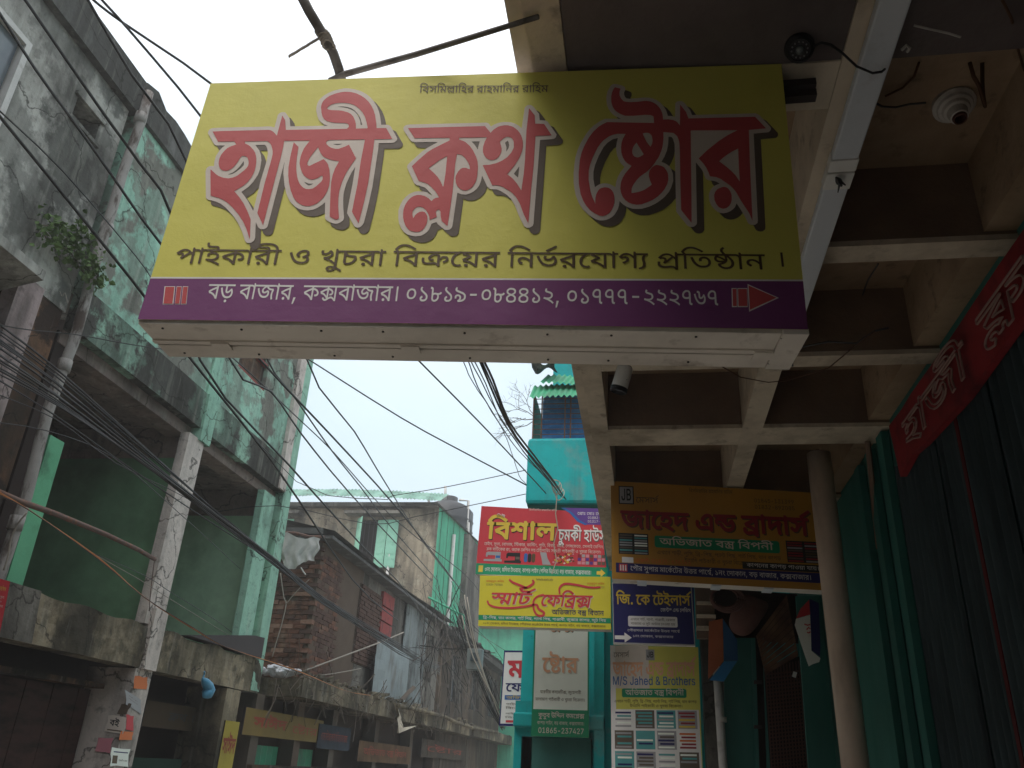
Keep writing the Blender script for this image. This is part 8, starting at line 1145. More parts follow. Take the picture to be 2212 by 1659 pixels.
T_ = sign_px('tall_banner', 'tall pale green banner with salmon letters on the turquoise column', [(1147, 1590), (1272, 1594), (1272, 1330), (1155, 1330)], 10.5, .03, 'p_pale', group='tall vertical banners')
T_.rect('green_foot', 0, 1, 0, .215, 'p_green'); 
for a in ((0, .025, .215, 1), (.975, 1, .215, 1)): T_.rect('green_edge', *a, 'p_green')
T_.text('kutub', .26, .88, .90, .985, 'shade', .002, dv=-.006, du=.015); T_.text('kutub', .26, .88, .90, .985, 'p_salmon', .004); T_.text('stor', .17, .80, .52, .64, 'cream', .002, dv=-.008, du=.02); T_.text('stor', .17, .80, .52, .64, 'p_salmon', .004)
T_.text('kg1', .14, .86, .345, .368, 'dark_ink'); T_.text('kg2', .06, .93, .285, .308, 'dark_ink'); T_.text('kname', .12, .92, .15, .185, 'cream'); T_.text('kadr', .10, .92, .095, .12, 'cream'); T_.text('kph', .12, .92, .028, .065, 'cream')
Wt = sign_px('projecting_signboard', 'white blue-edged signboard with a large red letter, half hidden by turquoise column', [(1078, 1568), (1195, 1570), (1200, 1405), (1089, 1405)], 11.4, .08, 'white_ink', group='projecting signboards')
for a in ((0, .02, 0, 1), (.02, 1, 0, .03), (.02, 1, .975, 1)): Wt.rect('blue_edge', *a, 'p_navy')
Wt.text('ma', .10, 1.25, .64, .86, 'p_red', .004); Wt.text('febri', .08, .95, .45, .56, 'p_navy', .004); Wt.rect('blue_plate', .07, .95, .34, .40, 'p_blue', .002); Wt.text('bastra', .1, .8, .352, .385, 'p_gold', .004)
Wt.text('wl1', .10, .8, .27, .295, 'shade'); Wt.text('wl2', .10, .5, .22, .245, 'shade'); Wt.text('wl1', .10, .8, .15, .17, 'shade'); Wt.text('wl2', .1, .6, .10, .12, 'shade'); Wt.rect('red_band', .12, .95, .045, .075, 'p_red', .002)
E_ = sign_px('edge_signboard', 'red signboard with yellow lettering cut off by the left picture edge', [(-60, 1360), (-2, 1375), (22, 1256), (-40, 1240)], 7.1, .45, 'p_red', 'render')
E_.text('bitan', .55, 1.0, .80, .86, 'p_gold'); E_.text('wl1', .5, .98, .66, .70, 'cream'); E_.text('wl2', .5, .9, .58, .61, 'cream'); E_.text('wl1', .5, .98, .50, .54, 'cream')

def sign_x(name, label, y0, y1, z0, z1, x, face, frame='dark_steel', group=None, cat='sign'):
    Q = sign_box(name, label, (x, y0, z0), (x, y1, z0), (x, y1, z1), (x, y0, z1), .04, face, frame, group); Q.par['category'] = cat; return Q
M['old_red'] = mat('faded_old_red', (.26, .05, .03), .8)
A1 = onX(534, 1520, XL + .08); A2 = onX(677, 1606, XL + .08)
S1 = sign_x('shop_signboard', 'dull ochre shop board with faded red letters below the left canopy', A1.y, A2.y + .4, A2.z + .02, A1.z - .05, XL + .08, mat('dull_ochre', (.17, .115, .03), .8, bump=.2), group='shop boards on the left')
S1.text('said', .10, .48, .35, .70, M['old_red'], .004); S1.text('store', .56, .92, .28, .58, M['old_red'], .004)
for nm, bx, cc, key, ink_, lab in (('far_board', (700, 1500, 1040, 1625), (.12, .065, .03), 'bitan', 'old_red', 'dull orange-brown shop board farther under the left canopy'), ('far_board', (440, 1385, 650, 1540), (.02, .03, .045), 'radr', 'old_red', 'dark navy shop board beside the ochre one'), ('far_board', (1110, 1490, 1400, 1600), (.07, .05, .035), 'store', 'old_red', 'farthest dim brown shop board under the canopy')):
    q4 = yz(*bx, X=XL + .1); Q = sign_x('shop_signboard', lab, q4[0], q4[1], q4[2], q4[3], XL + .1, mat('faded_board', cc, .8, [((*[c * .5 for c in cc],), 3, .45, .65, 6)]), group='shop boards on the left'); Q.text(key, .08, .9, .35, .65, ink_, .004)
A1 = onX(318, 1512, XL - .4); A2 = onX(462, 1585, XL - .4)
S2 = sign_x('shop_signboard', 'dark brown shop board with barely legible black letters in the shaded bay', A1.y, A2.y, A2.z, A1.z, XL - .4, mat('dim_brown_board', (.07, .045, .025), .8), group='shop boards on the left')
S2.text('cloth', .30, .55, .35, .65, 'p_black', .004); S2.text('store', .62, .95, .35, .65, 'p_black', .004)
A1 = onX(468, 1553, XL + .06); A2 = onX(510, 1660, XL + .06)
S3 = sign_x('painted_board', 'narrow yellow board with orange and black lettering on the pier', 12.62, 13.1, 1.0, A1.z, XL + .06, mat('dusty_yellow', (.33, .26, .03), .7), group='shop boards on the left')
S3.text('cloth', .12, .85, .24, .36, 'dark_ink', .004); S3.text('said', .08, .92, .60, .78, 'old_red', .004)
rq = random.Random(11)
def Zp(x, y): return (x / 2.149 / 1.8517, (2300 + y / 2.149) / 1.8517)
for i, (q_, side, c_, lab) in enumerate((([(1150, 975), (1262, 985), (1275, 880), (1160, 868)], 0, 'p_orange', 'torn orange poster at the top of the poster-covered pier'), ([(1085, 1110), (1215, 1200), (1248, 985), (1075, 980)], 0, 'p_grey', 'ragged grey-white poster under the orange one'), ([(1000, 1195), (1085, 1195), (1095, 1095), (1050, 1105)], 1, 'shade', 'dark stained poster scrap on the pier'),
        ([(900, 1345), (1060, 1365), (1078, 1215), (935, 1205)], 1, 'cream', 'cream poster with one black word in the middle of the pier'), ([(1085, 1330), (1145, 1340), (1170, 1215), (1088, 1203)], 0, 'p_red', 'narrow faded red poster strip on the pier'), ([(820, 1520), (945, 1530), (960, 1400), (850, 1395)], 1, 'p_pink', 'faded pink poster low on the pier'), ([(945, 1640), (1100, 1650), (1125, 1490), (965, 1488)], 0, 'p_pale', 'pale yellow poster with a dark block near the bottom of the photo'), ([(1020, 1420), (1130, 1420), (1145, 1350), (1035, 1345)], 0, 'p_orange', 'small orange scrap of poster low on the pier'))):
    wv = [(onY(*Zp(*p), 10.015 - .002 * i) if side else onX(*Zp(*p), XL + .045 + .002 * i)) for p in q_]
    pt = thing('poster', lab, 'poster', tuple(wv[0]), 'posters pasted on the pier'); Q = Face(wv[0], wv[1] - wv[0], wv[3] - wv[0], pt)
    P_ = []
    for (a, b), (c, d) in (((0, 0), (1, 0)), ((1, 0), (1, 1)), ((1, 1), (0, 1)), ((0, 1), (0, 0))):
        for s_ in (0, .35, .7): P_.append((a + (c - a) * s_ + rq.uniform(-.05, .05), b + (d - b) * s_ + rq.uniform(-.05, .05)))
    vs, idx = fill2d([P_]); mb = MB(); mb.add([Q.P(u, v, 0) for u, v in vs], idx); mb.add([Q.P(u, v, -.0015) for u, v in vs], idx); obj('paper', mb, c_, pt)
    if i == 3: Q.text('boi', .15, .65, .4, .75, 'p_black', .001); Q.rect('dark_line', .1, .9, .1, .17, 'dark_ink', .001)
    if i == 6: Q.rect('dark_block', .08, .35, .15, .6, 'dark_ink', .001); Q.rect('dark_line', .1, .9, .78, .84, 'p_navy', .001); Q.text('wl1', .42, .9, .3, .38, 'shade', .001)
    if i == 1: Q.text('wl1', .2, .8, .7, .76, 'shade', .001); Q.text('wl2', .2, .8, .5, .56, 'shade', .001)

# ------------------------------------------------------------------ under the canopy, right of the banners
def Z6(x, y): return ((2700 + x / 2.149) / 1.8517, (2300 + y / 2.149) / 1.8517)
def pane(par, name, pts, Y, m, th=.02):
    P_ = [onY(*Z6(*p), Y if not hasattr(Y, '__len__') else Y[i]) for i, p in enumerate(pts)]; mb = MB(); mb.prism(P_, (0, th, 0)); return obj(name, mb, m, par)
t = thing('printed_panel', 'folded orange and blue printed panel sticking out beside the white pipe', 'panel', tuple(onY(*Z6(415, 740), 9.3)))
pane(t, 'orange_side', [(285, 895), (292, 400), (408, 375), (418, 738)], 9.3, 'orange_panel'); pane(t, 'blue_side', [(412, 375), (535, 560), (540, 735), (422, 738)], 9.3, 'blue_panel'); pane(t, 'blue_flap', [(422, 742), (535, 740), (418, 915), (298, 903)], 9.3, mat('bright_blue_print', (.03, .20, .45), .7))
t = thing('side_wall', 'brown side wall with three pale moulded ledges beside the navy signboard', 'wall', tuple(onY(1525, 1400, 9.97)))
a = onY(1508, 1250, 9.98); b = onY(1600, 1700, 9.98); mb = MB(); mb.box(a.x, b.x + .1, 9.98, 10.3, .14, ZB - .01); obj('wall', mb, 'render', t)
for y0_, y1_ in ((228, 250), (340, 362), (440, 470)):
    p0 = onY(*Z6(188, y1_), 9.8); p1 = onY(*Z6(350, y0_), 9.8); mb = MB(); mb.box(p0.x, p1.x, 9.8, 9.978, p0.z, p1.z); obj('ledge', mb, 'canopy', t)
mb = MB(); p0 = onY(*Z6(190, 540), 9.86); p1 = onY(*Z6(330, 150), 9.86); mb.box(p0.x, p1.x, 9.86, 9.976, p0.z, p1.z + .3); obj('moulding', mb, 'canopy_face', t)
t = thing('teal_partition', 'dim teal wall panels and posts around the maroon grille door', 'wall', (1.0, 9.6, 0))
for nm, pts, Y_, m_ in (('panel', [(430, 1800), (420, 540), (660, 540), (690, 1800)], 9.7, 'turq_dark'), ('dark_gap', [(690, 1800), (660, 540), (760, 540), (800, 1800)], 9.75, 'dark_room'), ('panel', [(1160, 1800), (1040, 180), (1260, 180), (1400, 1800)], 8.6, 'turq_dark'), ('head_panel', [(350, 540), (340, 110), (1260, 180), (1270, 600)], 9.9, 'dark_room')):
    pane(t, nm, pts, Y_, m_, .05)
for x0, x1 in ((655, 690), (755, 785)): pane(t, 'door_post', [(x0 + 40, 1800), (x0, 540), (x1, 540), (x1 + 40, 1800)], 9.6, 'turq_dark', .04)
for y_ in (905, 1290): pane(t, 'hinge', [(680, y_ + 30), (680, y_), (745, y_), (750, y_ + 30)], 9.55, 'dark_steel', .03)
t = thing('grille_door', 'maroon expanded-metal grille door half covered by striped boards', 'door', tuple(onY(*Z6(950, 1300), 9.2)))
pane(t, 'backing', [(830, 1800), (765, 780), (1070, 700), (1160, 1800)], 9.4, 'dark_room')
for k in range(12):
    x = 775 + k * 26; pane(t, 'bar', [(x + 62 + k * 2, 1800), (x, 800 - k * 6), (x + 8, 800 - k * 6), (x + 72 + k * 2, 1800)], 9.25, 'lattice')
for k in range(30):
    y = 850 + k * 32; mb = MB(); a = onY(*Z6(790 + k * 1.6, y + 10), 9.24); b = onY(*Z6(1085 + k * 2.2, y - 22), 9.24); mb.obox(a, b - a, (0, .02, 0), (0, 0, .013)); obj('cross_bar', mb, 'lattice', t)
t = thing('striped_boards', 'slanting brown striped boards leaning over the grille door', 'awning', tuple(onY(*Z6(900, 500), 9.1)))
for k in range(9):
    s0, s1 = k / 9, (k + .9) / 9
    L0, L1 = V(700, 520, 0).lerp(V(780, 860, 0), s0), V(700, 520, 0).lerp(V(780, 860, 0), s1); R0, R1 = V(960, 170, 0).lerp(V(1062, 700, 0), s0), V(960, 170, 0).lerp(V(1062, 700, 0), s1)
    pane(t, 'board', [(L1.x, L1.y), (L0.x, L0.y), (R0.x, R0.y), (R1.x, R1.y)], 9.1 - .01 * (k % 2), 'plank', .03)
t = thing('cloth_bundle', 'rose brown rolled cloth bundle hanging under the orange signboard', 'cloth', tuple(onY(*Z6(620, 350), 8.9)))
Pts = [(640, 165), (560, 150), (500, 250), (450, 360), (440, 470), (520, 548), (640, 550), (720, 440), (850, 250), (760, 210)]
mb = MB(); c_ = onY(*Z6(620, 350), 8.9); ring = [onY(*Z6(*p), 8.9) for p in Pts]
for s_, dy in ((1.0, .0), (.88, -.09), (.55, -.14)): mb.v += [tuple(c_ + (p - c_) * s_ + V(0, dy, 0)) for p in ring]
mb.v += [tuple(c_ + V(0, -.15, 0)), tuple(c_ + V(0, .1, 0))]; n_ = len(ring)
for r_ in (0, 1):
    for k in range(n_): mb.f.append((r_ * n_ + k, r_ * n_ + (k + 1) % n_, (r_ + 1) * n_ + (k + 1) % n_, (r_ + 1) * n_ + k))
for k in range(n_): mb.f.append((2 * n_ + k, 2 * n_ + (k + 1) % n_, 3 * n_)); mb.f.append(((k + 1) % n_, k, 3 * n_ + 1))
o = obj('cloth_roll', mb, 'fabric_rose', t, smooth=True); sb = o.modifiers.new('subsurf', 'SUBSURF'); sb.levels = 2; sb.render_levels = 2
t = thing('cable_coil', 'dark coiled cable hanging from the orange signboard edge', 'cable', tuple(onY(*Z6(435, 200), 8.7)))
for k in range(4):
    c_ = onY(*Z6(430 + k * 8, 195 + k * 4), 8.7); mb = MB(); mb.tube([c_ + V(math.cos(a) * (.13 + .012 * k), .02 * math.sin(a + k), math.sin(a) * (.10 + .008 * k)) for a in [j * math.pi / 10 for j in range(21)]], .012, 6); obj('coil_turn', mb, 'fabric_rose', t, smooth=True)
t = thing('paper_streamer', 'red, white and navy torn cloth streamer hanging on the teal post', 'banner', tuple(onY(*Z6(1150, 400), 8.4)))
pane(t, 'red_part', [(1042, 372), (1080, 290), (1152, 213), (1162, 340)], 8.4, 'p_red', .006); pane(t, 'white_part', [(1150, 785), (1100, 640), (1030, 430), (1041, 376), (1161, 342), (1168, 500), (1172, 650), (1250, 715), (1240, 748), (1185, 765)], 8.4, 'white', .006); pane(t, 'navy_part', [(1176, 648), (1170, 500), (1156, 205), (1235, 240), (1250, 600), (1248, 700)], 8.42, 'p_navy', .006)
for pts in ([(1112, 422), (1140, 432), (1162, 425)], [(1132, 470), (1150, 450), (1163, 465)], [(1135, 492), (1150, 498), (1163, 488)]):
    mb = MB(); mb.tube([onY(*Z6(*p), 8.39) for p in pts], .006, 5); obj('red_mark', mb, 'p_red', t)
t = thing('paper_tag', 'small cream paper tag stuck on the maroon grille', 'tag', tuple(onY(*Z6(1028, 850), 9.18))); pane(t, 'paper', [(1005, 872), (1018, 828), (1050, 838), (1038, 884)], 9.18, 'white', .004)
# ------------------------------------------------------------------ overhead cables
def wire(pts, Y0, Y1, r, m='wire', label='', group=None, name='overhead_cable', cat='cable', sub=3, wob=0.0, n=5):
    # smooth line through measured points, its depth running evenly from Y0 to Y1
    Ls = [0]
    for a, b in zip(pts, pts[1:]): Ls.append(Ls[-1] + math.hypot(b[0] - a[0], b[1] - a[1]))
    P_ = []
    for i in range(len(pts) - 1):
        p0, p1, p2, p3 = pts[max(i - 1, 0)], pts[i], pts[i + 1], pts[min(i + 2, len(pts) - 1)]
        for k in range(sub + (i == len(pts) - 2)):
            t_ = k / sub; x, y = (.5 * ((2 * p1[c]) + (-p0[c] + p2[c]) * t_ + (2 * p0[c] - 5 * p1[c] + 4 * p2[c] - p3[c]) * t_ ** 2 + (-p0[c] + 3 * p1[c] - 3 * p2[c] + p3[c]) * t_ ** 3) for c in (0, 1))
            s = (Ls[i] + (Ls[i + 1] - Ls[i]) * t_) / Ls[-1]; Y = 1 / ((1 - s) / Y0 + s / Y1)
            if wob: x += random.uniform(-wob, wob); y += random.uniform(-wob, wob)
            P_.append(onY(x, y, Y))
    mb = MB(); mb.tube(P_, r, n); o = obj(name, mb, m, smooth=True); tag(o, label, cat, group); return o
GO = 'overhead cables crossing the street'
z1 = lambda *a: [(x * .3335, y * .3335) for x, y in a]
z4 = lambda *a: [(432 + x * .3335, 702 + y * .3335) for x, y in a]
wire(z1((-60, 20), (0, 90), (230, 450), (500, 820), (720, 1130), (1050, 1590)) + [(560, 775), (710, 935), (860, 1100), (1000, 1280)], 3.4, 18, .011, label='thick black cable from the top left corner passing the grey window frame', group=GO)
wire(z1((120, -60), (165, 0), (640, 690), (900, 1050), (1110, 1390)) + z4((0, 225), (575, 905), (1050, 1430), (1280, 1658), (1500, 1960)), 3.2, 20, .011, label='thick black cable running just right of the small vent opening', group=GO)
wire(z1((545, -60), (570, 0), (850, 480), (1210, 1050)) + z4((185, 205), (460, 430), (660, 710), (970, 1090), (1500, 1658)), 3.6, 21, .011, label='black cable grazing the broken parapet corner of the left buildings', group=GO)
wire(z1((560, -60), (605, 0), (800, 150), (1370, 545)) + [(560, 300), (680, 500)] + z4((690, 215), (1000, 690), (1150, 940), (1280, 1150), (1440, 1400), (1640, 1658)), 3.6, 22, .010, label='cable reaching the yellow sign at its top left corner', group=GO)
wire(z1((620, -60), (660, 0), (840, 200), (1305, 760)) + [(520, 400), (540, 600)] + z4((430, 210), (620, 480), (850, 810), (1040, 1050), (1230, 1300), (1540, 1658)), 3.6, 22, .010, label='cable meeting the left edge of the yellow sign below its corner', group=GO)
wire(z1((-40, 700), (0, 755), (370, 1210), (730, 1658)) + [(312, 640), (400, 760), (590, 1000), (760, 1250), (860, 1340)], 3.4, 16, .011, label='thick lower cable slanting down past the small fig plant', group=GO)
wire(z1((-40, 680), (0, 720), (400, 1100), (880, 1658)) + [(340, 620), (420, 720)], 3.4, 9, .006, label='thin cable close above the thick one near the fig plant', group=GO)
wire(z4((690, 215), (1300, 600), (1720, 830), (2100, 1030), (2240, 1110)), 9, 11, .010, label='single cable slanting down the open sky to the turquoise house', group=GO)
wire(z4((1390, 205), (1800, 620), (2120, 960), (2240, 1090)), 6, 10.5, .008, label='cable from under the yellow sign to the foot of the turquoise balcony', group=GO)
wire(z4((190, 195), (345, 330), (620, 590), (870, 830), (1250, 1250), (1700, 1600), (1830, 1760)), 9, 20, .009, label='thin cable crossing two thicker ones in front of the open sky', group=GO)
wire([(425, 785)] + z4((1250, 1105), (1590, 1050), (2110, 940))[:0] + [(640, 1040), (820, 1078)] + z4((1250, 1105), (1590, 1050), (2110, 940)), 12, 10.6, .006, label='thin upper line from the tin roof to the turquoise balcony', group=GO)
wire(z4((0, 1230), (500, 1170), (1100, 1290), (1400, 1240), (1650, 1190), (2110, 1095)), 13, 10.6, .006, label='thin lower line passing the water tank pipes', group=GO)
wire([(-10, 700), (60, 712), (160, 722), (260, 740), (350, 754), (430, 762)], 4, 6, .004, label='fine dark line running to the bottom corner of the yellow sign', group=GO)
GB = 'bundle of cables reaching the turquoise house'
for i, (pts, r) in enumerate(((z4((1700, 215), (1740, 320), (1780, 390), (1810, 440), (1880, 540), (1960, 680), (2000, 770), (2050, 920), (2070, 980), (2115, 1035)), .004), (z4((1730, 215), (1800, 400), (1890, 560), (1980, 700), (2060, 810), (2150, 900), (2250, 1000)), .005), (z4((1745, 215), (1850, 420), (1900, 520), (2010, 700), (2120, 850), (2300, 1050)), .005),
        (z4((1765, 215), (1850, 380), (1940, 600), (2020, 710), (2140, 880), (2330, 1090)), .005), (z4((1805, 215), (1990, 640), (2140, 850), (2260, 1000), (2340, 1110)), .009), (z4((1830, 215), (1900, 360), (2000, 620), (2160, 840), (2290, 1010), (2360, 1120)), .010), (z4((1815, 215), (1890, 380), (2010, 660), (2130, 830), (2260, 980), (2370, 1130)), .008))):
    wire(pts, 5.5, 10.2, r, label='one of the grey cables bundled and tied at the turquoise house' if i else 'thin kinked cable at the left side of the tied bundle', group=GB, wob=.6 if r < .006 else 0)
c = onY(2430 / 1.8517 - 118, 1060, 9.6); t = thing('rope_tie', 'pale rope loops tying the cable bundle above the red signboard', 'rope', tuple(onY(1203, 1052, 9.7)))
for k in range(4):
    c = onY(1200 + k * 3, 1045 + k * 7, 9.75); mb = MB(); mb.tube([c + V(math.cos(a) * .055, .03 * math.sin(a * 2), math.sin(a) * .085 * (1 if k % 2 else .6)) for a in [j * math.pi / 8 for j in range(17)]], .006, 5); obj('rope_loop', mb, 'rope', t)
mb = MB(); mb.tube([onY(x, y, 9.5) for x, y in ((1203, 1070), (1200, 1110), (1205, 1140), (1196, 1175), (1202, 1210), (1192, 1240))], .007, 5); obj('rope_tail', mb, 'rope', t)
# left bundle
rb = random.Random(21)
for i in range(15):
    y0 = 690 + i * 8.5 + rb.uniform(-4, 4); ye = 1212 + rb.uniform(-9, 9)
    sag = rb.uniform(-8, 8)
    pts = [(-20, y0), (120, y0 + (ye - y0) * .20 + sag), (300, y0 + (ye - y0) * .49 + sag * 1.5 + 6), (450, y0 + (ye - y0) * .76 + sag), (590, ye), (690, 1290 + rb.uniform(-10, 10)), (860, 1400 + rb.uniform(-12, 12)), (950, 1445 + rb.uniform(-14, 14))]
    wire(pts, 4.2, 24, .0055 if i % 3 else .0075, label='thin black cable in the converging bundle over the open bays', group='black cable bundle on the left')
for i, pts in enumerate(([(-10, 850), (120, 905), (250, 1000), (420, 1085), (560, 1190), (620, 1240)], [(-10, 912), (100, 930), (240, 985), (400, 1120), (520, 1230)])):
    wire(pts, 4.5, 13, .004, label=('faint thin line under the bundle, upper of two', 'faint thin line under the bundle, lower of two')[i], group='thin lines below the bundle')
GO2 = 'orange flexes on the left'
for i, off in enumerate((0, 5, -4)):
    wire([(-10, 1062 + off), (60, 1100), (213, 1206 + off * .5), (310, 1289), (420, 1359 - off * .4), (494, 1400), (634, 1446 + off * .3), (740, 1490), (800, 1502)], 5, 17, .005 if i == 0 else .0035, m='wire_orange' if i != 1 else 'wire', label=('main orange flex looping past the pillar foot', 'black flex twisted along the orange one', 'second orange flex just above the main one')[i], group=GO2)
for i, (dx, dy) in enumerate(((8, -12), (20, -20))):
    wire([(190, 1190), (290 + dx, 1262 + dy), (350 + dx, 1300 + dy), (450 + dx, 1362 + dy), (540, 1400)], 8, 14, .004, m='thread' if i == 0 else 'wire', label=('pale slack line above the orange flex at the pillar', 'dark slack line above the pale one at the pillar')[i], group='slack lines at the pillar')
mb = MB(); P_ = [onY(x, y, Y) for (x, y), Y in zip([(-20, 1056), (40, 1082), (120, 1110), (230, 1155), (300, 1188), (334, 1208)], (5.6, 6.2, 7, 8.2, 9.2, 9.8))]; mb.tube(P_, .028, 8); o = obj('rusty_pole', mb, 'rust_steel', smooth=True); tag(o, 'rusty steel pole slanting from the left edge to the balcony pillar', 'pole')
wire([(334, 1208), (330, 1240), (326, 1275), (322, 1320)], 9.8, 9.9, .006, m='rust_steel', label='short rusty wire hanging down the pillar below the pole', name='rusty_wire')
# strings near the left edge
wire([(58, 1108), (40, 1130), (25, 1160), (18, 1200), (8, 1232)], 6.2, 6.3, .008, m='thread', label='pale frayed string hanging down near the left picture edge', name='string', cat='string')
wire([(95, 552), (110, 580), (122, 605), (133, 640), (140, 632), (146, 655)], 7.0, 7.0, .006, m='thread', label='pale dry root trailing below the fig plant', name='dry_root', cat='root')
wire([(606, 1238), (613, 1290), (618, 1305), (608, 1350), (596, 1390), (588, 1420)], 14.9, 14.9, .010, m='thread', label='pale cord hanging in front of the red brick wall', name='string', cat='string')
wire([(618, 1305), (640, 1278), (668, 1252)], 14.9, 14.8, .008, m='thread', label='short pale cord rising right from the one on the brick wall', name='string', cat='string')
wire([(655, 1450), (740, 1418), (820, 1388), (872, 1366)], 14.8, 19, .016, m='thread', label='pale rope slanting up to the right over the grey tin sheets', name='rope', cat='rope')
wire([(654, 1458), (700, 1458), (760, 1448), (780, 1444)], 14.8, 17, .009, m='thread', label='short lower pale rope beside the white plastic', name='rope', cat='rope')
# dense tangle by the far left shops
mb = MB(); rt_ = random.Random(4)
for i in range(58):
    a = (rt_.uniform(900, 1010), rt_.uniform(1235, 1400)); b = (rt_.uniform(880, 1090), rt_.uniform(1400, 1590)); s = rt_.uniform(-20, 20); Y = rt_.uniform(13, 17)
    if i % 4 == 0: b = (1085, 1570 + rt_.uniform(-25, 10)); a = (1000 + rt_.uniform(-25, 10), 1290 + rt_.uniform(0, 80)); Y = 13
    P_ = [onY(a[0] + (b[0] - a[0]) * u + s * 4 * u * (1 - u) + rt_.uniform(-2, 2), a[1] + (b[1] - a[1]) * u + rt_.uniform(-2, 2), Y) for u in [k / 6 for k in range(7)]]
    mb.tube(P_, rt_.choice((.005, .006, .009)), 4)
o = obj('cable_tangle', mb, mat('mixed_pale_cables', (.17, .15, .14), .8, [((.04, .04, .04), 3.0, .45, .5, 2)])); tag(o, 'dense tangle of grey and black cables before the far left shops', 'cables'); o['kind'] = 'stuff'
for i, (x0, y0, x1, y1) in enumerate(((1003, 1285, 1085, 1560), (1009, 1290, 1090, 1575), (998, 1330, 1078, 1530))):
    wire([(x0, y0), (x0 + (x1 - x0) * .3, y0 + (y1 - y0) * .45), (x1, y1)], 12.5, 12.2, .010, m='thread', label=('pale straight cable leading down to the white signboard, left one', 'pale straight cable leading down to the white signboard, right one', 'pale short cable lowest of the three beside the meter box')[i], group='pale cables by the meter box')
P = onY(1029, 1427, 12.8); mb = MB(); mb.box(P.x - .13, P.x + .10, 12.7, 12.85, P.z - .14, P.z + .16); t = thing('meter_box', 'small grey electric meter box hanging in the cable tangle', 'meter box', tuple(P)); obj('box', mb, 'tin', t, bevel=.01)
mb = MB(); mb.box(P.x - .07, P.x + .05, 12.685, 12.699, P.z - .02, P.z + .10); obj('meter_window', mb, 'glass', t)
mb = MB(); mb.tube([onY(x, y, 15) for x, y in ((925, 1290), (1062 - 60, 1330), (1003, 1362))], .02, 6); o = obj('green_hose', mb, 'mint'); tag(o, 'green hose curving over the brown roof by the mint tin wall', 'hose')

# canopy wiring
def cw(pts, Zs, r, m, label, group='flexes on the canopy ceiling'):
    P_ = [onZ(x, y, z) for (x, y), z in zip(pts, Zs)]; mb = MB(); mb.tube(P_, r, 6); o = obj('ceiling_flex', mb, m, smooth=True); tag(o, label, 'cable', group)
cw([(1575, 0), (1630, 32), (1700, 72), (1718, 88)], [ZB + .08] * 4, .003, 'wire', 'black flex leading to the dome camera from the top edge')
cw([(1758, 100), (1775, 92), (1795, 97), (1820, 115), (1850, 143), (1885, 158), (1905, 155), (1915, 146)], [ZB - .04, ZB - .05, 3.8, 3.79, 3.79, 3.79, 3.79, 3.84], .0045, 'black', 'black flex looping from the dome camera over the batten light')
cw([(1890, 222), (1905, 230), (1935, 232), (1965, 225), (2000, 222)], [ZC - .1, ZC - .05, ZC - .03, ZC - .03, ZC - .03], .005, 'wire', 'dark flex running into the white lamp holder')
cw([(1985, 135), (1975, 165), (1950, 190), (1912, 208)], [ZC - .02] * 4, .005, 'wire_brown', 'brown flex curving left of the lamp holder')
cw([(2095, 135), (2103, 165), (2115, 185), (2128, 230), (2122, 180), (2122, 135)], [ZC - .02, ZC - .08, ZC - .1, ZC - .14, ZC - .08, ZC - .02], .008, 'wire_brown', 'thick brown flex hanging in a loop right of the lamp holder')
cw([(2165, 0), (2185, 40), (2200, 110), (2215, 160)], [ZB - .01, ZB - .02, ZC - .1, ZC - .05], .005, 'wire_brown', 'brown flex along the ceiling at the upper right corner')
cw([(1897, 570), (1875, 605), (1862, 640), (1858, 700), (1856, 738)], [ZB - .01, ZC - .1, ZC - .04, ZC - .2, ZC - .3], .0045, 'wire', 'black flex dropping across the second ceiling bay')
cw([(1712, 790), (1708, 768), (1730, 750), (1790, 738), (1850, 742), (1890, 715), (1920, 708)], [ZB - .02] * 7, .006, 'wire', 'black flex sagging from the sign corner along the beam')
cw([(1560, 792), (1600, 815), (1660, 826), (1700, 822), (1790, 795), (1850, 745), (1890, 716)], [ZB - .03] * 7, .0035, 'wire_brown', 'thin brown flex sagging under the long beam behind the sign')
cw([(1990, 640), (2040, 605), (2070, 590)], [ZC - .2, ZC - .15, ZC - .1], .004, 'wire', 'short black flex near the red fascia')
t = thing('old_hook', 'old bent hook and rag fixed to the dark upper right ceiling', 'hook', tuple(onZ(2010, 60, ZB)))
mb = MB(); mb.tube([onZ(x, y, ZB - .01) for x, y in ((1975, 55), (2005, 62), (2050, 72), (2075, 80))], .004, 5); obj('hook_bar', mb, 'pvc', t)
mb = MB(); mb.tube([onZ(x, y, ZB - .01) for x, y in ((1948, 108), (1958, 98), (1965, 104), (1960, 112))], .006, 5); obj('hook_end', mb, 'pvc', t)
t = thing('gecko_rag', 'black rag caught between the two batten lights', 'rag', tuple(onZ(1815, 395, 3.8)))
mb = MB(); mb.tube([onZ(x, y, 3.795) for x, y in ((1806, 383), (1812, 392), (1818, 402))], [.004, .014, .004], 6); mb.tube([onZ(x, y, 3.79) for x, y in ((1814, 392), (1812, 405), (1810, 416))], [.006, .004, .002], 5); mb.tube([onZ(x, y, 3.79) for x, y in ((1815, 392), (1826, 400))], [.006, .003], 5); obj('rag', mb, 'black', t)

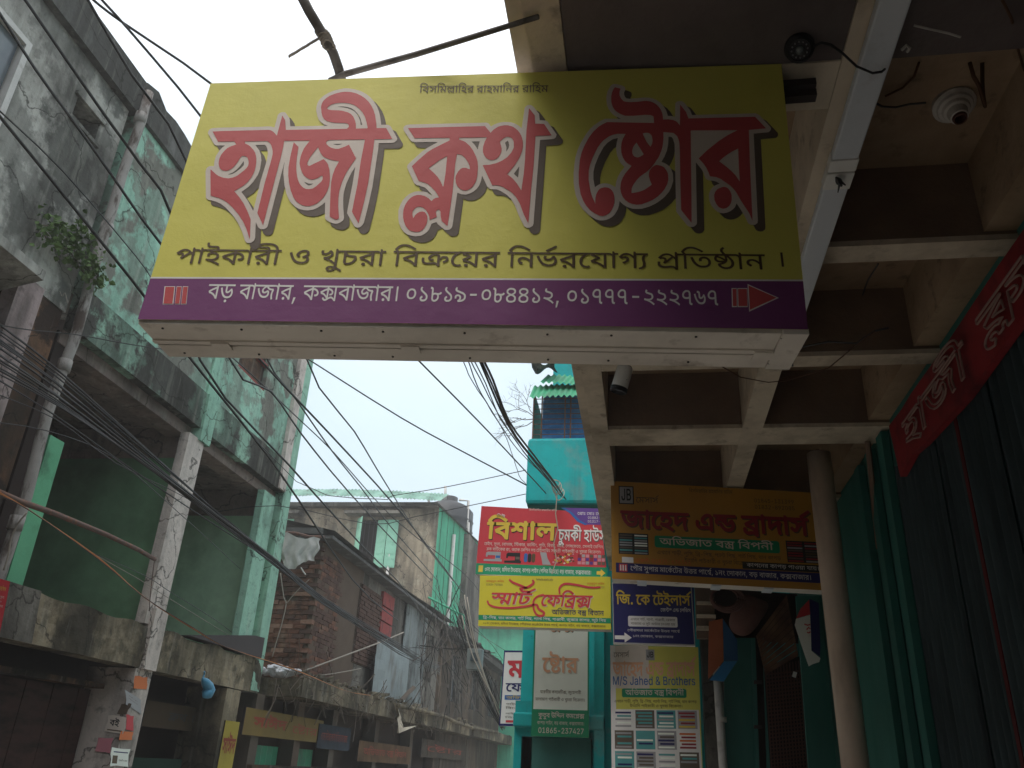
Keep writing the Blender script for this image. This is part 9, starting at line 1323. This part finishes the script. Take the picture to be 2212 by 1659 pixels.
# ------------------------------------------------------------------ loose things on the left
def crumple(name, label, cat, pts, Y, m, thick, seed, sub=14, lump=.06):
    c0 = onY(sum(p[0] for p in pts) / len(pts), sum(p[1] for p in pts) / len(pts), Y); t_ = thing(name, label, cat, tuple(c0)); mb = MB(); n = 48
    ring = []
    for k in range(n):
        s = k / n * len(pts); i = int(s); f_ = s - i; a, b = pts[i], pts[(i + 1) % len(pts)]; ring.append(onY(a[0] + (b[0] - a[0]) * f_, a[1] + (b[1] - a[1]) * f_, Y))
    rows = 9
    for j in range(rows + 1):
        s = math.cos(j / rows * math.pi / 2); dpt = -thick * math.sin(j / rows * math.pi / 2)
        for p in ring:
            q_ = c0 + (p - c0) * s; nz = mnoise.noise(q_ * 7 + V(seed, 0, 0)) + .6 * mnoise.noise(q_ * 16 + V(seed, 3, 0)); mb.v.append(tuple(q_ + V(nz * lump * .4, dpt + nz * lump * 1.2, nz * lump * .5)))
    for j in range(rows):
        for k in range(n): mb.f.append((j * n + k, j * n + (k + 1) % n, (j + 1) * n + (k + 1) % n, (j + 1) * n + k))
    obj(cat.replace(' ', '_'), mb, m, t_); return t_
crumple('plastic_sheet', 'crumpled white plastic sheet heaped on the slab under the brick wall, left heap', 'sheet', [(493, 1446), (500, 1432), (512, 1424), (530, 1424), (545, 1430), (560, 1434), (580, 1442), (572, 1456), (545, 1462), (515, 1458), (500, 1452)], 14.0, 'plastic_white', .25, 1, lump=.10)
crumple('plastic_sheet', 'crumpled white plastic sheet heaped on the slab, flatter right heap', 'sheet', [(578, 1438), (600, 1433), (625, 1440), (652, 1450), (640, 1460), (600, 1466), (575, 1458)], 14.3, 'plastic_white', .25, 5, lump=.10)
t = thing('hanging_cloth', 'grey-white cloth hung over the top corner of the brick wall', 'cloth', tuple(onY(650, 1190, 14.9)))
def clothf(u, v): return (.03 * math.sin(v * 9 + u * 3), -.06 * math.sin(u * 3.14) + .03 * math.sin(u * 23 + v * 2) * (1.2 - v) + .02 * math.sin(u * 41 - v * 5) * (1 - v), .0)
mb = MB(); nU, nV = 24, 24; top = [(606, 1156), (622, 1150), (645, 1162), (668, 1166), (682, 1160), (694, 1164)]; bot = [(606, 1205), (618, 1232), (640, 1228), (655, 1215), (672, 1212), (681, 1212)]
def along(L_, u): s = u * (len(L_) - 1); i = min(int(s), len(L_) - 2); f_ = s - i; return (L_[i][0] + (L_[i + 1][0] - L_[i][0]) * f_, L_[i][1] + (L_[i + 1][1] - L_[i][1]) * f_)
for j in range(nV + 1):
    for i in range(nU + 1):
        u, v = i / nU, j / nV; a, b = along(bot, u), along(top, u); mb.v.append(tuple(onY(a[0] + (b[0] - a[0]) * v, a[1] + (b[1] - a[1]) * v, 14.9) + V(*clothf(u, v))))
for j in range(nV):
    for i in range(nU): k = j * (nU + 1) + i; mb.f.append((k, k + 1, k + nU + 2, k + nU + 1))
obj('cloth', mb, 'cloth_white', t, smooth=True)
mb = MB(); mb.tube([onY(x, y, 14.85) for x, y in ((650, 1226), (656, 1236), (660, 1241))], .014, 5); obj('torn_strip', mb, 'cloth_white', t)
mb = MB(); mb.tube([onY(x, y, 15.0) for x, y in ((598, 1150), (640, 1152), (670, 1160), (700, 1160))], .03, 6); o = obj('wall_pole', mb, 'rust_steel'); tag(o, 'brown pole lying along the top of the brick wall above the cloth', 'pole')
t = thing('plastic_bag', 'light blue plastic bag dangling on a line under the left slab', 'bag', tuple(onX(446, 1480, XL + .25)))
P_ = [onX(x, y, XL + .25) for x, y in ((438, 1466), (444, 1474), (450, 1483), (452, 1490), (448, 1498), (441, 1504))]
mb = MB(); mb.tube(P_, [.02, .06, .075, .085, .085, .03], 10); bo = obj('bag_body', mb, 'bag_blue', t, smooth=True)
mb = MB(); mb.tube([P_[0], P_[0] + V(0, .02, .06), P_[0] + V(.02, -.03, .09)], .012, 5); obj('bag_knot', mb, 'bag_blue', t)
wire([(350, 1345), (395, 1410), (425, 1448), (438, 1466)], 10.6, 12.4, .003, label='thin line the blue bag hangs from')
mb = MB(); a = onX(392, 1372, XL + .1); mb.prism([(XL + .1, 11.0, 3.1), (XL + .1, 13.4, 3.1), (XL + .1, 13.4, 3.42), (XL + .1, 13.0, 3.40)], (-.2, 0, 0)); o = obj('dark_plank', mb, 'dark_steel'); tag(o, 'dark plank lying on the slab edge under the second bay', 'plank')
t = thing('rubble_sheet', 'broken pale sheet sticking out from the far shop canopy', 'board', tuple(onX(950, 1560, XL + .6)))
P_ = [onX(x, y, XL + .66) for x, y in ((855, 1518), (867, 1550), (862, 1584), (900, 1568), (872, 1572))]
mb = MB(); mb.prism([P_[0], P_[1], P_[2], P_[3], P_[4]], (-.05, 0, 0)); obj('sheet_piece', mb, 'canopy', t)
P_ = [onX(x, y, XL + .7) for x, y in ((860, 1524), (900, 1532), (960, 1548), (985, 1560), (1020, 1572), (1075, 1582))]
mb = MB(); mb.tube(P_, .05, 7); obj('edge_roll', mb, 'slab', t)
mb = MB(); mb.tube([onX(x, y, XL + .5) for x, y in ((866, 1514), (880, 1498), (893, 1486))], .06, 6); obj('stick', mb, 'twig', t)
# rubble and dry creepers on the canopy
mb = MB(); rg = random.Random(9)
for i in range(260):
    y = rg.uniform(14.4, 30); x = XL + rg.uniform(.1, .55); z = 2.9 + rg.uniform(0, .1); s = rg.uniform(.03, .12)
    mb.obox((x, y, z), (s * rg.uniform(.5, 1), s * rg.uniform(-.3, .3), 0), (s * .2, s * rg.uniform(.8, 2), rg.uniform(-.03, .05)), (0, .01, s * .5))
o = obj('rubble', mb, 'slab'); tag(o, 'broken bricks and rubble scattered on the left canopies', 'rubble'); o['kind'] = 'stuff'
mb = MB()
for i in range(230):
    y = rg.uniform(13.6, 24); p_ = V(XL + rg.uniform(.2, .6), y, rg.uniform(2.62, 3.05)); d_ = V(rg.uniform(-.2, .4), rg.uniform(-1, 1), rg.uniform(-.8, .5)).normalized(); L_ = rg.uniform(.2, .8)
    mb.tube([p_, p_ + d_ * L_ * .5 + V(.05, 0, rg.uniform(-.06, .06)), p_ + d_ * L_ + V(0, 0, rg.uniform(-.1, .1))], rg.choice((.004, .006, .009)), 4)
o = obj('dry_creepers', mb, 'twig'); tag(o, 'dry creeper stems and loose wires trailing over the canopy edge', 'creepers'); o['kind'] = 'stuff'

# fig plant growing out of the wall by the drainpipe
c = onX(125, 520, XL + .1); t = thing('fig_plant', 'small wild fig plant sprouting from the wall beside the drainpipe', 'plant', tuple(c))
def leaf_me(seed):
    r_ = random.Random(seed); m_ = MB(); w_, l_ = .028, .065
    m_.add([(0, 0, 0), (-w_, l_ * .4, .006), (-w_ * .7, l_ * .75, .0), (0, l_, -.012), (w_ * .7, l_ * .75, .0), (w_, l_ * .4, .006), (0, l_ * .5, -.004)], [(0, 6, 1), (1, 6, 2), (2, 6, 3), (3, 6, 4), (4, 6, 5), (5, 6, 0)]); return m_
mb = MB(); lf = MB(); rf = random.Random(2); base = leaf_me(1)
stems = [[(200, 610), (170, 575), (150, 540), (120, 490), (85, 485)], [(170, 575), (160, 540), (170, 510), (162, 490)], [(150, 540), (125, 530), (100, 515), (90, 495)], [(185, 595), (190, 570), (180, 545)], [(165, 575), (190, 590), (198, 608)]]
for st in stems:
    P_ = [onX(x, y, XL + .08 + .05 * rf.random()) for x, y in st]; mb.tube(P_, .008, 5)
    for i in range(len(P_) - 1):
        for k in range(30):
            p_ = P_[i].lerp(P_[i + 1], rf.random()) + V(rf.uniform(-.02, .16), rf.gauss(0, .085), rf.gauss(0, .075)); e_ = Matrix.Rotation(rf.uniform(0, 6.28), 3, 'X') @ Matrix.Rotation(rf.uniform(-1, 1), 3, 'Z') @ Matrix.Rotation(rf.uniform(-1, 1), 3, 'Y'); s = rf.uniform(.7, 1.35)
            lf.add([p_ + (e_ @ Vector(v)) * s for v in base.v], base.f)
obj('stem', mb, 'twig', t); o = obj('leaves', lf, 'leaf', t); o['kind'] = 'stuff'

# ------------------------------------------------------------------ thin haze volume added to stand in for lens veil
mb = MB(); mb.box(-90, 90, -70, 170, -1.0, 15.5)
hz = obj('haze', mb, None); hz['kind'] = 'stuff'; hz['label'] = 'thin pale haze added in place of lens veil'; hz['category'] = 'haze'
hm = bpy.data.materials.new('veil_haze'); hm.use_nodes = True; hn = hm.node_tree; hn.nodes.clear()
pv = hn.nodes.new('ShaderNodeVolumePrincipled'); pv.inputs['Color'].default_value = (.96, .95, .93, 1); pv.inputs['Density'].default_value = .0042; pv.inputs['Anisotropy'].default_value = .3
ho = hn.nodes.new('ShaderNodeOutputMaterial'); hn.links.new(pv.outputs[0], ho.inputs['Volume']); hz.data.materials.append(hm)
